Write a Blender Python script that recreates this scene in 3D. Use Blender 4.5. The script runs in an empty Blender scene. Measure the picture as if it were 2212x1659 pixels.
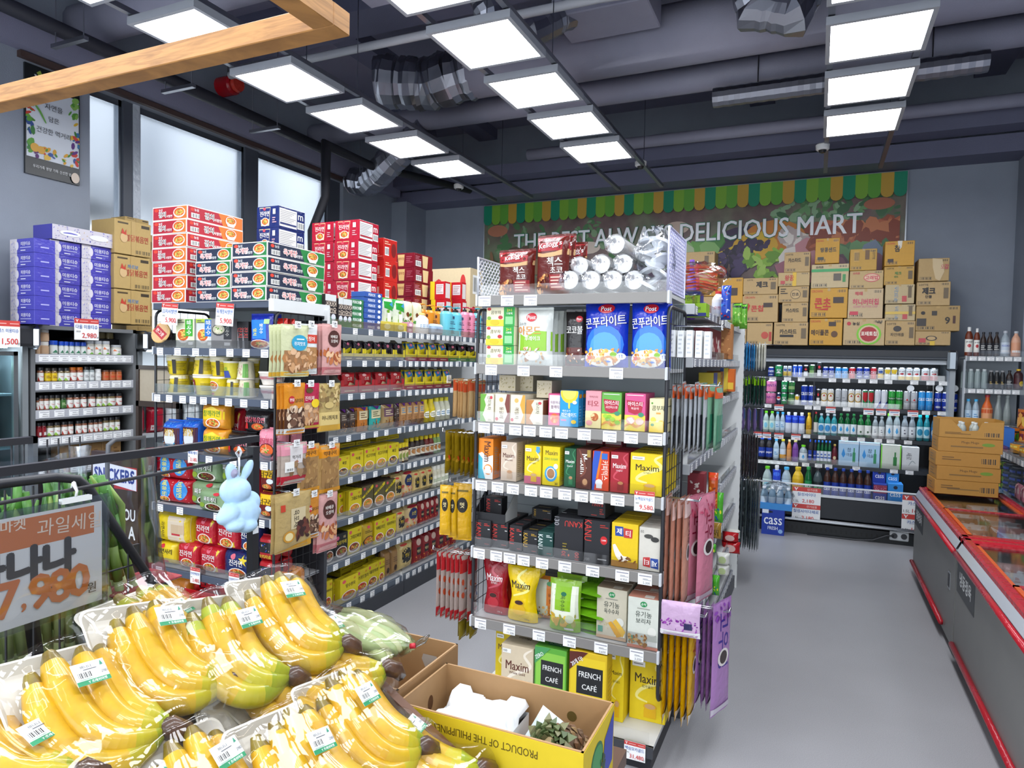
import bpy,math,random
from mathutils import Vector,Matrix
RND=random.Random(7)
S=bpy.context.scene
COL=S.collection
# ---------------------------------------------------------------- camera
FW,FH,FPX=2212.0,1659.0,1452.68
YAW,PITCH,ROLL=(math.radians(a) for a in (24.3886,2.092,1.2223))
CAMLOC=Vector((0,0,1.9))
_f=Vector((-math.sin(YAW)*math.cos(PITCH),math.cos(YAW)*math.cos(PITCH),-math.sin(PITCH)))
_r=Vector((math.cos(YAW),math.sin(YAW),0));_u=_r.cross(_f)
CR=math.cos(ROLL)*_r + math.sin(ROLL)*_u
CU=-math.sin(ROLL)*_r + math.cos(ROLL)*_u
CF=_f
cam=bpy.data.cameras.new('camera');cam.sensor_width=36;cam.lens=FPX/FW*36;cam.clip_start=.02;cam.clip_end=100
camo=bpy.data.objects.new('camera',cam);COL.objects.link(camo)
camo.matrix_world=Matrix(((CR.x,CU.x,-CF.x,CAMLOC.x),(CR.y,CU.y,-CF.y,CAMLOC.y),(CR.z,CU.z,-CF.z,CAMLOC.z),(0,0,0,1)))
S.camera=camo
# ---------------------------------------------------------------- world, exposure
w=bpy.data.worlds.new('overcast_daylight');S.world=w;w.use_nodes=True
w.node_tree.nodes['Background'].inputs[0].default_value=(.86,.93,1,1)
w.node_tree.nodes['Background'].inputs[1].default_value=2.3
S.view_settings.view_transform='Standard';S.view_settings.look='None'
S.view_settings.exposure=.75;S.view_settings.gamma=1;S.view_settings.use_curve_mapping=False
LAMP=12.0        # radiance of the ceiling panels
COOLER_LAMP=9.0
c=S.cycles
c.max_bounces=7;c.diffuse_bounces=3;c.glossy_bounces=3;c.transmission_bounces=6;c.transparent_max_bounces=14
c.caustics_reflective=False;c.caustics_refractive=False;c.sample_clamp_indirect=4.0
c.use_adaptive_sampling=True;c.adaptive_threshold=.03
try: c.use_denoising=True
except Exception: pass

# ---------------------------------------------------------------- pixel <-> metre on the planes of the shop
def ray(px,py): return CF*FPX + CR*(px-FW/2) - CU*(py-FH/2)
def at(px,py,**k):
    d=ray(px,py)
    (a,v),=k.items();i='XYZ'.index(a)
    return CAMLOC + d*((v-CAMLOC[i])/d[i])
def pr(p):
    v=Vector(p)-CAMLOC;c_=v.dot(CF)
    return FW/2+FPX*v.dot(CR)/c_,FH/2-FPX*v.dot(CU)/c_
def solve(px,o,d):           # parameter t with o+t*d seen in column px
    n=CR*FPX-CF*(px-FW/2);return -n.dot(Vector(o)-CAMLOC)/n.dot(Vector(d))
def solvey(py,o,d):
    n=-CU*FPX-CF*(py-FH/2);return -n.dot(Vector(o)-CAMLOC)/n.dot(Vector(d))

# ---------------------------------------------------------------- materials
def lin(h):
    h=h.lstrip('#')
    if len(h) == 3: h=''.join(a*2 for a in h)
    o=[]
    for i in (0,2,4):
        v=int(h[i:i+2],16)/255;o.append(v/12.92 if v <= .04045 else ((v+.055)/1.055)**2.4)
    return (*o,1)
_M={}
def M(col,k='i',r=None):
    key=(col,k,r)
    if key in _M: return _M[key]
    m=bpy.data.materials.new({'i': 'ink','d': 'card','f': 'film','m': 'metal','c': 'clear_plastic','e': 'lamp','g': 'tinted_glass','p': 'paint'}.get(k,k)+'_'+col)
    _M[key]=m;m.use_nodes=True;N=m.node_tree.nodes;L=m.node_tree.links
    b=N['Principled BSDF'];cc=lin(col);b.inputs['Base Color'].default_value=cc
    if k == 'e':
        b.inputs['Base Color'].default_value=(0,0,0,1);b.inputs['Emission Color'].default_value=cc;b.inputs['Emission Strength'].default_value=r
        return m
    b.inputs['Roughness'].default_value=r if r is not None else {'i': .45,'d': .6,'f': .22,'m': .3,'p': .45,'g': .08,'c': .05,'h': .05}[k]
    if k == 'm': b.inputs['Metallic'].default_value=1
    if k in 'dfp':              # faint unevenness of board, film and paint
        t=N.new('ShaderNodeTexNoise');t.inputs['Scale'].default_value={'d': 35,'f': 24,'p': 6}[k];t.inputs['Detail'].default_value=2
        co=N.new('ShaderNodeTexCoord');L.new(co.outputs['Object'],t.inputs['Vector'])
        if k == 'f':
            bu=N.new('ShaderNodeBump');bu.inputs['Strength'].default_value=.6;bu.inputs['Distance'].default_value=.01
            L.new(t.outputs['Fac'],bu.inputs['Height']);L.new(bu.outputs['Normal'],b.inputs['Normal'])
        else:
            mx=N.new('ShaderNodeMix');mx.data_type='RGBA';mx.blend_type='MULTIPLY';mx.inputs[0].default_value=.12
            mx.inputs[6].default_value=cc;L.new(t.outputs['Fac'],mx.inputs[7]);L.new(mx.outputs[2],b.inputs['Base Color'])
    if k in 'cgh':
        tr=N.new('ShaderNodeBsdfTransparent');mixn=N.new('ShaderNodeMixShader')
        if k in 'ch':
            gl=N.new('ShaderNodeBsdfGlossy');gl.inputs['Roughness'].default_value=r or .06
            lw=N.new('ShaderNodeLayerWeight');lw.inputs['Blend'].default_value=.35
            mr=N.new('ShaderNodeMapRange');mr.inputs[3].default_value=.04;mr.inputs[4].default_value=.6 if k == 'c' else .16
            L.new(lw.outputs['Fresnel'],mr.inputs[0]);L.new(mr.outputs[0],mixn.inputs[0])
            tr.inputs[0].default_value=cc;L.new(tr.outputs[0],mixn.inputs[1]);L.new(gl.outputs[0],mixn.inputs[2])
        else:
            mixn.inputs[0].default_value=.62;tr.inputs[0].default_value=cc
            L.new(tr.outputs[0],mixn.inputs[1]);L.new(b.outputs[0],mixn.inputs[2])
        L.new(mixn.outputs[0],N['Material Output'].inputs['Surface'])
    return m
def nodemat(name,build):
    m=bpy.data.materials.new(name);m.use_nodes=True;N=m.node_tree.nodes;L=m.node_tree.links
    build(N,L,N['Principled BSDF']);return m

# ---------------------------------------------------------------- mesh builder
class MB:
    def __init__(s): s.v=[];s.f=[];s.i=[];s.sm=[];s.mats=[]
    def mi(s,m):
        if isinstance(m,str): m=M(m)
        if m not in s.mats: s.mats.append(m)
        return s.mats.index(m)
    def add(s,vs,fs,m,smooth=False,X=None):
        n=len(s.v);k=s.mi(m)
        s.v += [tuple(X @ Vector(v)) for v in vs] if X is not None else [tuple(v) for v in vs]
        for f in fs: s.f.append([a+n for a in f]);s.i.append(k);s.sm.append(smooth)
        return s
    def box(s,x0,y0,z0,x1,y1,z1,m,b=0,X=None):
        if b <= 0:
            v=[(x,y,z) for z in (z0,z1) for y in (y0,y1) for x in (x0,x1)]
            return s.add(v,[(0,2,3,1),(4,5,7,6),(0,1,5,4),(2,6,7,3),(0,4,6,2),(1,3,7,5)],m,X=X)
        lo,hi=(x0,y0,z0),(x1,y1,z1);v=[];idx={}
        for c_ in range(8):
            sg=[(c_ >> a) & 1 for a in range(3)]
            for ax in range(3):
                p=[(hi[a]-b if sg[a] else lo[a]+b) for a in range(3)];p[ax]=hi[ax] if sg[ax] else lo[ax]
                idx[(c_,ax)]=len(v);v.append(p)
        f=[]
        for ax in range(3):
            a1,a2=(ax+1) % 3,(ax+2) % 3
            for sd in (0,1):
                q=[idx[((sd << ax) | (i << a1) | (j << a2),ax)] for i,j in ((0,0),(1,0),(1,1),(0,1))]
                f.append(q if sd else q[::-1])
            for i in (0,1):
                for j in (0,1):       # edge chamfer along ax
                    c0=(i << a1) | (j << a2);c1=c0 | (1 << ax)
                    q=[idx[(c0,a1)],idx[(c1,a1)],idx[(c1,a2)],idx[(c0,a2)]]
                    f.append(q if (i ^ j) else q[::-1])
        for c_ in range(8):
            t=[idx[(c_,0)],idx[(c_,1)],idx[(c_,2)]]
            f.append(t if bin(c_).count('1') % 2 else t[::-1])
        return s.add(v,f,m,X=X)
    def lathe(s,prof,m,n=14,cx=0,cy=0,smooth=True,X=None,mats=None,sx=1,sy=1):
        # prof: list of (r, z) from bottom to top; mats: optional material per segment
        v=[(cx+r*sx*math.cos(2*math.pi*k/n),cy+r*sy*math.sin(2*math.pi*k/n),z) for r,z in prof for k in range(n)]
        for j in range(len(prof)-1):
            mm=mats[j] if mats else m
            f=[(j*n+k,j*n+(k+1) % n,(j+1)*n+(k+1) % n,(j+1)*n+k) for k in range(n)]
            ids=sorted({a for q in f for a in q});mp={a: i for i,a in enumerate(ids)}
            s.add([v[a] for a in ids],[[mp[a] for a in q] for q in f],mm,smooth,X)
        nb=len(prof)-1
        if prof[0][0] > 1e-5: s.add(v[:n],[tuple(range(n))[::-1]],mats[0] if mats else m,X=X)
        if prof[-1][0] > 1e-5: s.add(v[nb*n:],[tuple(range(n))],mats[-1] if mats else m,X=X)
        return s
    def tube(s,pts,r,m,n=6,closed=False,smooth=True):
        pts=[Vector(p) for p in pts];N=len(pts);v=[];up0=None
        rs=r if isinstance(r,(list,tuple)) else [r]*N
        for i,p in enumerate(pts):
            a=pts[(i-1) % N] if (closed or i > 0) else p;b=pts[(i+1) % N] if (closed or i < N-1) else p
            d1=(p-a).normalized() if (p-a).length > 1e-9 else None;d2=(b-p).normalized() if (b-p).length > 1e-9 else None
            t=((d1 or d2)+(d2 or d1)).normalized()
            up=up0 if up0 is not None else (Vector((0,0,1)) if abs(t.z) < .9 else Vector((1,0,0)))
            x=t.cross(up);x=x.normalized() if x.length > 1e-6 else t.orthogonal().normalized()
            y=x.cross(t).normalized();up0=y
            k=1/max(.5,(d1.dot(t) if d1 else 1))
            v += [p+(x*math.cos(2*math.pi*q/n+math.pi/n)+y*math.sin(2*math.pi*q/n+math.pi/n))*rs[i]*k for q in range(n)]
        f=[]
        for i in range(N if closed else N-1):
            j=(i+1) % N
            f += [(i*n+q,j*n+q,j*n+(q+1) % n,i*n+(q+1) % n) for q in range(n)]
        if not closed: f += [tuple(range(n)),tuple(range((N-1)*n,N*n))[::-1]]
        return s.add(v,f,m,smooth and n > 5)
    def grid(s,P,m,smooth=True,close=False):   # P[i][j] points
        a,b=len(P),len(P[0])
        return s.add([p for r in P for p in r],[(i*b+j,i*b+j+1,(i+1)*b+j+1,(i+1)*b+j) for i in range(a-1) for j in range(b-1)],m,smooth)
    def mesh(s,name='m'):
        me=bpy.data.meshes.new(name);me.from_pydata(s.v,[],s.f)
        for m in s.mats: me.materials.append(m)
        me.polygons.foreach_set('material_index',s.i);me.polygons.foreach_set('use_smooth',s.sm);me.update()
        return me

# ---------------------------------------------------------------- lettering and print on surfaces
_T={}
def letters(t,bold=0):
    k=(t,bold)
    if k not in _T:
        cu=bpy.data.curves.new('t','FONT');cu.body=t;cu.resolution_u=2;cu.fill_mode='FRONT'
        ob=bpy.data.objects.new('t',cu);me=ob.to_mesh()
        v=[(p.co.x,p.co.y) for p in me.vertices];f=[tuple(p.vertices) for p in me.polygons]
        ob.to_mesh_clear();bpy.data.objects.remove(ob);bpy.data.curves.remove(cu)
        if not v: v=[(0,0)]
        x0=min(a for a,_ in v);x1=max(a for a,_ in v);y0=min(b for _,b in v);y1=max(b for _,b in v)
        h=max(y1-y0,.35)
        v=[((a-(x0+x1)/2)/h,(b-(y0+y1)/2)/h) for a,b in v];V,F=[],[]
        r=.016*bold                  # heavier strokes: the outline set several times, a hair apart
        for dx,dy in ([(0,0)] if not bold else [(-r,0),(r,0)] if bold < 2 else [(r*math.cos(q*.785),r*math.sin(q*.785)) for q in range(8)]):
            F.append([tuple(i+len(V) for i in g) for g in f]);V += [(a+dx,b+dy) for a,b in v]
        _T[k]=(V,F,(x1-x0)/h+2*r)
    return _T[k]
def split_polys(polys,axis,cuts):
    for cval in cuts:
        out=[]
        for p in polys:
            mn=min(q[axis] for q in p);mx=max(q[axis] for q in p)
            if mn >= cval-1e-6 or mx <= cval+1e-6: out.append(p);continue
            A,B=[],[]
            for i in range(len(p)):
                a,b=p[i],p[(i+1) % len(p)];da,db=a[axis]-cval,b[axis]-cval
                if da >= 0: A.append(a)
                if da <= 0: B.append(a)
                if da*db < 0:
                    t=da/(da-db);c_=(a[0]+(b[0]-a[0])*t,a[1]+(b[1]-a[1])*t);A.append(c_);B.append(c_)
            out += [q for q in (A,B) if len(q) > 2]
        polys=out
    return polys
def ell(cu,cv,ru,rv,n=14,a0=0,a1=360):
    return [(cu+ru*math.cos(math.radians(a0+(a1-a0)*k/n)),cv+rv*math.sin(math.radians(a0+(a1-a0)*k/n))) for k in range(n if a1-a0 >= 360 else n+1)]
def art(mb,items,fm,W,H,cut=0,lay=.0004,glossy=None,o0=.0004):
    """print ITEMS (u,v in 0..1 of a W x H face) on the surface fm(u,v,offset)"""
    o=o0
    def ink(c_): return M(c_,'i',glossy) if isinstance(c_,str) else c_
    def put(polys,c_,e=0):
        polys=[[(min(1,max(0,u)),min(1,max(0,v))) for u,v in p] for p in polys]
        if cut: 
            cs=[k/cut for k in range(1,cut)];polys=split_polys(split_polys(polys,0,cs),1,cs)
        vs=[];fs=[]
        for p in polys:
            fs.append(tuple(range(len(vs),len(vs)+len(p))));vs += [fm(u,v,o+e) for u,v in p]
        mb.add(vs,fs,ink(c_),bool(cut))
    for it in items:
        k=it[0]
        if k == 't':            # t text cu cv h col [wmax [rot [bold]]]
            _,t,cu,cv,h,c_=it[:6];wm=it[6] if len(it) > 6 and it[6] else .94;rot=it[7] if len(it) > 7 else 0;bold=it[8] if len(it) > 8 else 1
            v,f,asp=letters(t,bold);hh=h*H;lim=wm*(W if not (abs(rot) % 180 > 45 and abs(rot) % 180 < 135) else H)
            sx=min(hh,lim/asp) if asp > 0 else hh;sy=min(hh,sx*1.35)
            ca,sa=math.cos(math.radians(rot)),math.sin(math.radians(rot))
            q=[(cu+(a*sx*ca-b*sy*sa)/W,cv+(a*sx*sa+b*sy*ca)/H) for a,b in v]
            for i,g_ in enumerate(f): put([[q[j] for j in g] for g in g_],c_,i*lay*.15)
        elif k == 'r': _,a,b,c0,d,c_=it;put([[(a,b),(c0,b),(c0,d),(a,d)]],c_)
        elif k == 'e': put([ell(*it[1:5],n=16)],it[5])
        elif k == 'p': put([list(zip(it[2::2],it[3::2]))],it[1])
        elif k == 'b':          # barcode
            _,a,b,c0,d=it[:5];put([[(a,b),(c0,b),(c0,d),(a,d)]],it[5] if len(it) > 5 else 'f4f4f0');o += lay;n=9;s_=(c0-a)/(n*2+1)
            put([[(a+s_*(2*i+1),b+(d-b)*.12),(a+s_*(2*i+1+(.5+.9*((i*7) % 3)/2)),b+(d-b)*.12),(a+s_*(2*i+1+(.5+.9*((i*7) % 3)/2)),d-(d-b)*.12),(a+s_*(2*i+1),d-(d-b)*.12)] for i in range(n)],'222')
        elif k == 'l':          # lines of small print: l u0 v0 u1 v1 n col
            _,a,b,c0,d,n,c_=it;hs=(d-b)/n
            put([[(a,b+hs*i+hs*.3),(a+(c0-a)*(.62+.38*((i*5+3) % 4)/3),b+hs*i+hs*.3),(a+(c0-a)*(.62+.38*((i*5+3) % 4)/3),b+hs*i+hs*.72),(a,b+hs*i+hs*.72)] for i in range(n)],c_)
        elif k == 'n':          # a bowl of food: n cu cv ru rv [bowl col, soup col, bits col]
            _,a,b,ru,rv=it[:5];bc,sc,nc=it[5:8] if len(it) > 5 else ('f2efe8','c65a1c','f0c060')
            put([ell(a,b,ru,rv)],bc);o += lay;put([ell(a,b+rv*.08,ru*.86,rv*.78)],sc);o += lay
            rr=random.Random(int(a*971+b*331+ru*77));ps=[]
            for i in range(9):
                t=rr.random()*6.28;d=rr.random()**.5*.62;x=a+ru*d*math.cos(t);y=b+rv*.08+rv*.8*d*math.sin(t);q=rr.random()*3.1;l_=.26+.2*rr.random();th=.055
                dx,dy=math.cos(q)*l_*ru,math.sin(q)*l_*rv;nx,ny=-math.sin(q)*th*ru,math.cos(q)*th*rv
                ps.append([(x-dx-nx,y-dy-ny),(x+dx-nx,y+dy-ny),(x+dx+nx,y+dy+ny),(x-dx+nx,y-dy+ny)])
            for i,p in enumerate(ps): put([p],nc,i*lay*.1)
            o += lay
            for i in range(4): put([ell(a+ru*(rr.random()-.5)*.9,b+rv*(rr.random()-.4)*.7,ru*.12,rv*.1,8)],'5f9a2e',i*lay*.1)
        elif k == 'x':          # scattered bits: x u0 v0 u1 v1 n size col [col..]
            _,a,b,c0,d,n,sz=it[:7];rr=random.Random(int(a*97+b*31+n));cs=it[7:];bk={}
            for i in range(n):
                x=a+(c0-a)*rr.random();y=b+(d-b)*rr.random();q=rr.random()*6.28;r1=sz*(.6+.8*rr.random());r2=r1*(.3+.5*rr.random())
                p=[(x+(r1*math.cos(t)*math.cos(q)-r2*math.sin(t)*math.sin(q)),y+(r1*math.cos(t)*math.sin(q)+r2*math.sin(t)*math.cos(q))*W/H) for t in [j*6.283/7 for j in range(7)]]
                bk.setdefault(cs[i % len(cs)],[]).append([(min(.99,max(.01,u)),min(.99,max(.01,v))) for u,v in p])
            for c_,ps in bk.items():
                for i,p in enumerate(ps): put([p],c_,i*lay*.06)
                o += lay*(.06*len(ps)+.2)
        elif k == 's':          # swoosh stroke through points: s col width u v u v ...
            c_,wd=it[1],it[2];ps=list(zip(it[3::2],it[4::2]));cr=[]
            for i in range(len(ps)-1):   # catmull-rom
                p0,p1,p2,p3=ps[max(0,i-1)],ps[i],ps[i+1],ps[min(len(ps)-1,i+2)]
                for j in range(6):
                    t=j/6;cr.append(tuple(.5*(2*p1[a]+(p2[a]-p0[a])*t+(2*p0[a]-5*p1[a]+4*p2[a]-p3[a])*t*t+(3*p1[a]-p0[a]-3*p2[a]+p3[a])*t**3) for a in (0,1)))
            cr.append(ps[-1]);L_,R_=[],[]
            for i,p in enumerate(cr):
                a=cr[max(0,i-1)];b=cr[min(len(cr)-1,i+1)];dx,dy=(b[0]-a[0])*W,(b[1]-a[1])*H;l_=math.hypot(dx,dy) or 1
                w_=wd*W*(.35+.65*math.sin(math.pi*(i+.5)/len(cr)));L_.append((p[0]-dy/l_*w_/W,p[1]+dx/l_*w_/H));R_.append((p[0]+dy/l_*w_/W,p[1]-dx/l_*w_/H))
            put([[L_[i],R_[i],R_[i+1],L_[i+1]] for i in range(len(cr)-1)],c_)
        o += lay
# ---------------------------------------------------------------- objects
def obj(name,me,parent=None,loc=None,rz=0,mw=None):
    if isinstance(me,MB): me=me.mesh(name)
    o=bpy.data.objects.new(name,me);COL.objects.link(o)
    if parent is not None: o.parent=parent
    if mw is not None: o.matrix_basis=mw
    else:
        if loc is not None: o.location=loc
        if rz: o.rotation_euler=(0,0,rz)
    return o
def tag(o,label,cat,group=None):
    o['label']=label;o['category']=cat
    if group: o['group']=group
    return o
def thing(name,label,cat,loc=(0,0,0),rz=0,group=None):
    return tag(obj(name,None,None,loc,rz),label,cat,group)
def struct(name,me):
    o=obj(name,me);o['kind']='structure';return o
ORD='first second third fourth fifth sixth seventh eighth ninth tenth eleventh twelfth thirteenth fourteenth fifteenth sixteenth seventeenth eighteenth'.split()
# ---------------------------------------------------------------- product shapes: each returns (mesh builder, [(part name, mesh builder)])
def P_box(W,D,H,col,front=(),top=(),right=(),left=(),b=.0015,k='d',gl=None):
    m=MB();m.box(-W/2,0,0,W/2,D,H,M(col,k) if isinstance(col,str) else col,b)
    art(m,front,lambda u,v,o: (u*W-W/2,-o,v*H),W,H,glossy=gl)
    art(m,right,lambda u,v,o: (W/2+o,u*D,v*H),D,H,glossy=gl)
    art(m,left,lambda u,v,o: (-W/2-o,D-u*D,v*H),D,H,glossy=gl)
    art(m,top,lambda u,v,o: (u*W-W/2,v*D,H+o),W,D,glossy=gl)
    return m
def bagmap(W,H,T,pu=4,pv=5,low=0,wf=None,lean=0):
    def B(u,v):
        a=max(0.,1-abs(2*u-1)**pu)**.55;vv=v
        if low: b=max(0.,1-max(0.,(vv-low)/(1-low))**2)**.8*min(1,.55+vv*4)
        else: b=max(0.,1-abs(2*vv-1)**pv)**.6
        return a*b
    def fm(u,v,o,side=-1):
        w_=wf(v) if wf else 1-.05*math.sin(math.pi*v)
        return ((u-.5)*W*w_,T/2+side*(T/2*B(u,v)+o)+lean*v*H,v*H)
    return fm
def P_bag(W,T,H,col,front=(),side=None,pu=4,pv=5,low=0,wf=None,seal=0,k='f',n=10,back=None,r=None,lean=0):
    fm=bagmap(W,H,T,pu,pv,low,wf,lean);m=MB()
    mt=M(col,k,r) if isinstance(col,str) else col
    us=[.5-.5*math.cos(math.pi*i/n) for i in range(n+1)] if pu > 5 else [i/n for i in range(n+1)]
    vs=[.5-.5*math.cos(math.pi*i/n) for i in range(n+1)] if pv > 6 else [i/n for i in range(n+1)]
    m.grid([[fm(u,v,0) for u in us] for v in vs],mt)
    m.grid([[fm(u,v,0,1) for u in us[::-1]] for v in vs],M(back,k) if back else mt)
    e=[]
    if low:
        a=[fm(u,0,0) for u in us]+[fm(u,0,0,1) for u in us[::-1]];m.add(a,[tuple(range(len(a)))],mt)
    if seal:                   # crimped ends
        for z0,s_ in ((H,1),(0,-1)):
            ps=[[((u-.5)*W*(.97+.03*(i % 2)),T/2+.0016*math.sin(u*40)+(lean*z0),z0+s_*seal*i/2) for u in us] for i in (0,1,2)]
            m.grid(ps if s_ > 0 else ps[::-1],mt)
    art(m,front,fm,W,H,cut=8,o0=.0012,lay=.0005,glossy=.25)
    return m
def cyl(m,R,z0,z1,items,span=200,R1=None,sy=1,gl=None):
    R1=R1 or R;H=z1-z0;W=2*math.pi*(R+R1)/2*span/360
    def fm(u,v,o):
        a=math.radians(-90+(u-.5)*span);r=R+(R1-R)*v+o
        return (r*math.cos(a),R1*0+max(R,R1)*sy+r*sy*math.sin(a),z0+v*H)
    art(m,items,fm,W,H,cut=10,o0=.0006,glossy=gl)
def P_can(W,H,col,items=(),top='c9ccd0',span=220,k='f'):
    R=W/2;m=MB();c_=M(col,k,.25);t_=M(top,'m',.3)
    m.lathe([(R*.72,0),(R,.006),(R,H-.012),(R*.86,H-.003),(R*.86,H),(R*.78,H-.002)],c_,16,0,R,mats=[t_,c_,t_,t_,t_])
    cyl(m,R,.006,H-.012,items,span,gl=.25);return m
def P_bottle(W,H,col,cap='fff',lab=None,items=(),neck=.3,sh=.62,l0=.12,l1=.55,liquid=None,k='g',caph=.07,capr=None,n=14,sq=1):
    R=W/2;m=MB();c_=M(col,k);rn=R*neck;zc=H*(1-caph)
    m.lathe([(R*.85,0),(R,H*.025),(R,H*sh),(R*.82,H*(sh+(1-sh)*.32)),(rn*1.15,H*(sh+(1-sh)*.62)),(rn,zc-.002)],c_,n,0,R)
    if liquid: m.lathe([(R*.8,H*.01),(R*.93,H*.03),(R*.93,H*sh*.97),(R*.7,H*(sh+(1-sh)*.3))],M(liquid,'i',.3),n,0,R)
    if lab: m.lathe([(R*1.012,H*l0),(R*1.012,H*l1)],M(lab,'f',.35),n,0,R,smooth=True) if False else m.add(*ring(R*1.012,H*l0,H*l1,n,R),M(lab,'i',.4),True)
    cyl(m,R*1.012,H*l0,H*l1,items,170)
    cp=MB();rc=capr*R if capr else rn*1.28
    cp.lathe([(rc,zc-.004),(rc,H-.002),(rc*.85,H)],M(cap,'i',.4),12,0,R)
    return m,[('cap',cp)]
def ring(R,z0,z1,n,cy):
    v=[(R*math.cos(2*math.pi*k/n),cy+R*math.sin(2*math.pi*k/n),z) for z in (z0,z1) for k in range(n)]
    return v,[(k,(k+1) % n,n+(k+1) % n,n+k) for k in range(n)]
def P_jar(W,H,col,cap,lab,items=(),caph=.22,l0=.08,l1=.62,k='i',capr=.94):
    R=W/2;m=MB();zc=H*(1-caph)
    m.lathe([(R*.9,0),(R,H*.03),(R,zc*.93),(R*.86,zc)],M(col,k,.12),12,0,R)
    if lab: m.add(*ring(R*1.012,H*l0,H*l1,12,R),M(lab,'i',.45),True)
    cyl(m,R*1.012,H*l0,H*l1,items,150)
    cp=MB();cp.lathe([(R*capr,zc),(R*capr,H-.003),(R*capr*.9,H)],M(cap,'i',.35),12,0,R)
    return m,[('lid',cp)]
def P_cup(W,H,col,items=(),lid='efe9da',r1=.76,inv=False,rim='efe9da'):
    Rt=W/2;Rb=Rt*r1;m=MB();c_=M(col,'f',.35);h1,h2=H*.93,H
    pr_=[(Rb*.95,0),(Rb,.004),(Rt*.96,h1-.004)]
    if inv: m.lathe([(Rt,0),(Rt,.008),(Rt*.96,.009),(Rb,H-.004),(Rb*.93,H)],c_,18,0,Rt,mats=[M(rim),M(rim),c_,M(lid)])
    else: m.lathe(pr_+[(Rt,h1-.004),(Rt,h1+.004),(Rt*.97,h2)],c_,18,0,Rt,mats=[c_,c_,M(rim),M(rim),M(lid)])
    cyl(m,*((Rt*.96,.012,H-.006) if inv else (Rb,.006,h1-.006)),items,200,R1=(Rb if inv else Rt*.96))
    if not inv:               # cyl() centres on the larger radius
        pass
    return m
# ---------------------------------------------------------------- registry of product kinds
DES={}
def kind(key,name,cat,desc,fn): DES[key]=(name,cat,desc,fn)
def kb(key,name,desc,col,front=(),top=(),right=(),left=(),cat='box',**kw):
    kind(key,name,cat,desc,lambda W,D,H: P_box(W,D,H,col,front,top,right,left,**kw))
def kg(key,name,desc,col,front=(),cat='packet',**kw):
    kind(key,name,cat,desc,lambda W,D,H: P_bag(W,D,H,col,front,**kw))
_KM={}
def built(key,W,D,H):
    k=(key,round(W,3),round(D,3),round(H,3))
    if k not in _KM:
        r=DES[key][3](W,D,H);m,ps=r if isinstance(r,tuple) else (r,[])
        _KM[k]=(m.mesh(DES[key][0]),[(n,p.mesh(n)) for n,p in ps])
    return _KM[k]
def put(key,W,D,H,loc,rz,label,group=None,mw=None):
    name,cat,desc,_=DES[key];me,ps=built(key,W,D,H)
    o=tag(obj(name,me,None,loc,rz,mw),label,cat,group)
    for n,p in ps: obj(n,p,o)
    return o
class Shelf:
    """front edge of a shelf: o = front-left point (as one faces it), d to the right, n inwards"""
    def __init__(s,face,plane,z,where,inset=.03):
        s.where=where;s.z=z;s.face=face
        if face == 'E': s.o,s.d,s.n,s.rz=Vector((0,plane,z)),Vector((1,0,0)),Vector((0,1,0)),0
        elif face == 'L': s.o,s.d,s.n,s.rz=Vector((plane,0,z)),Vector((0,1,0)),Vector((-1,0,0)),math.pi/2
        else: s.o,s.d,s.n,s.rz=Vector((plane,0,z)),Vector((0,-1,0)),Vector((1,0,0)),-math.pi/2
        s.inset=inset
    def s_at(s,px,dep=0): return solve(px,s.o+s.n*dep,s.d)
    def top(s,px,py,dep=0):
        t=s.s_at(px,dep);return solvey(py,s.o+s.n*dep+s.d*t,(0,0,1))
_LAB={}
def uniq(l):
    _LAB[l]=_LAB.get(l,0)+1
    return l
def fill(sh,entries,jit=1.0):
    """entries: key, px0, px1, ytop (pixel) or height (m), n across, rows deep, depth of one, stacked, dict(more)"""
    for e in entries:
        key,x0,x1,yt=e[:4];n=e[4] if len(e) > 4 else 1;rows=e[5] if len(e) > 5 else 1
        D=e[6] if len(e) > 6 and e[6] else None;st=e[7] if len(e) > 7 else 1;o=e[8] if len(e) > 8 else {}
        ins=sh.inset+o.get('ins',0);lift=o.get('lift',0)
        a,b=sh.s_at(x0,ins),sh.s_at(x1,ins);a,b=min(a,b),max(a,b)
        W=(b-a)/n
        if yt > 3: H=(sh.top((x0+x1)/2,yt,ins)-lift)/st
        else: H=yt
        Wi=W*o.get('wf',.965);D=D or min(.3,Wi*.6);W_=round(Wi,3)
        name,cat,desc,_=DES[key];desc=o.get('desc',desc);where=o.get('where',sh.where)
        tot=n*rows*st;grp=f'{desc} {where}' if tot > 1 else None
        for i in range(n):
            for r in range(rows):
                for q in range(st):
                    p=sh.o+sh.d*(a+W*(i+.5))+sh.n*(ins+r*(D*1.03+.002)+(RND.random()*.008*jit if r == 0 else .004))
                    p.z=sh.z+lift+q*H+.0005
                    l=desc
                    if n > 1: l += f', {ORD[i]} from left'
                    if st > 1: l += ', '+(('lower','upper')[q] if st == 2 else f'{ORD[q]} layer')
                    if rows > 1: l += ', '+('front row' if r == 0 else f'{ORD[r]} row')
                    put(key,W_,D,round(H,3)-.001,p,sh.rz+math.radians((RND.random()-.5)*3*jit)*o.get('jit',1)+math.radians(o.get('yaw',0)),uniq(f'{l} {where}'),grp)
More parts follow.
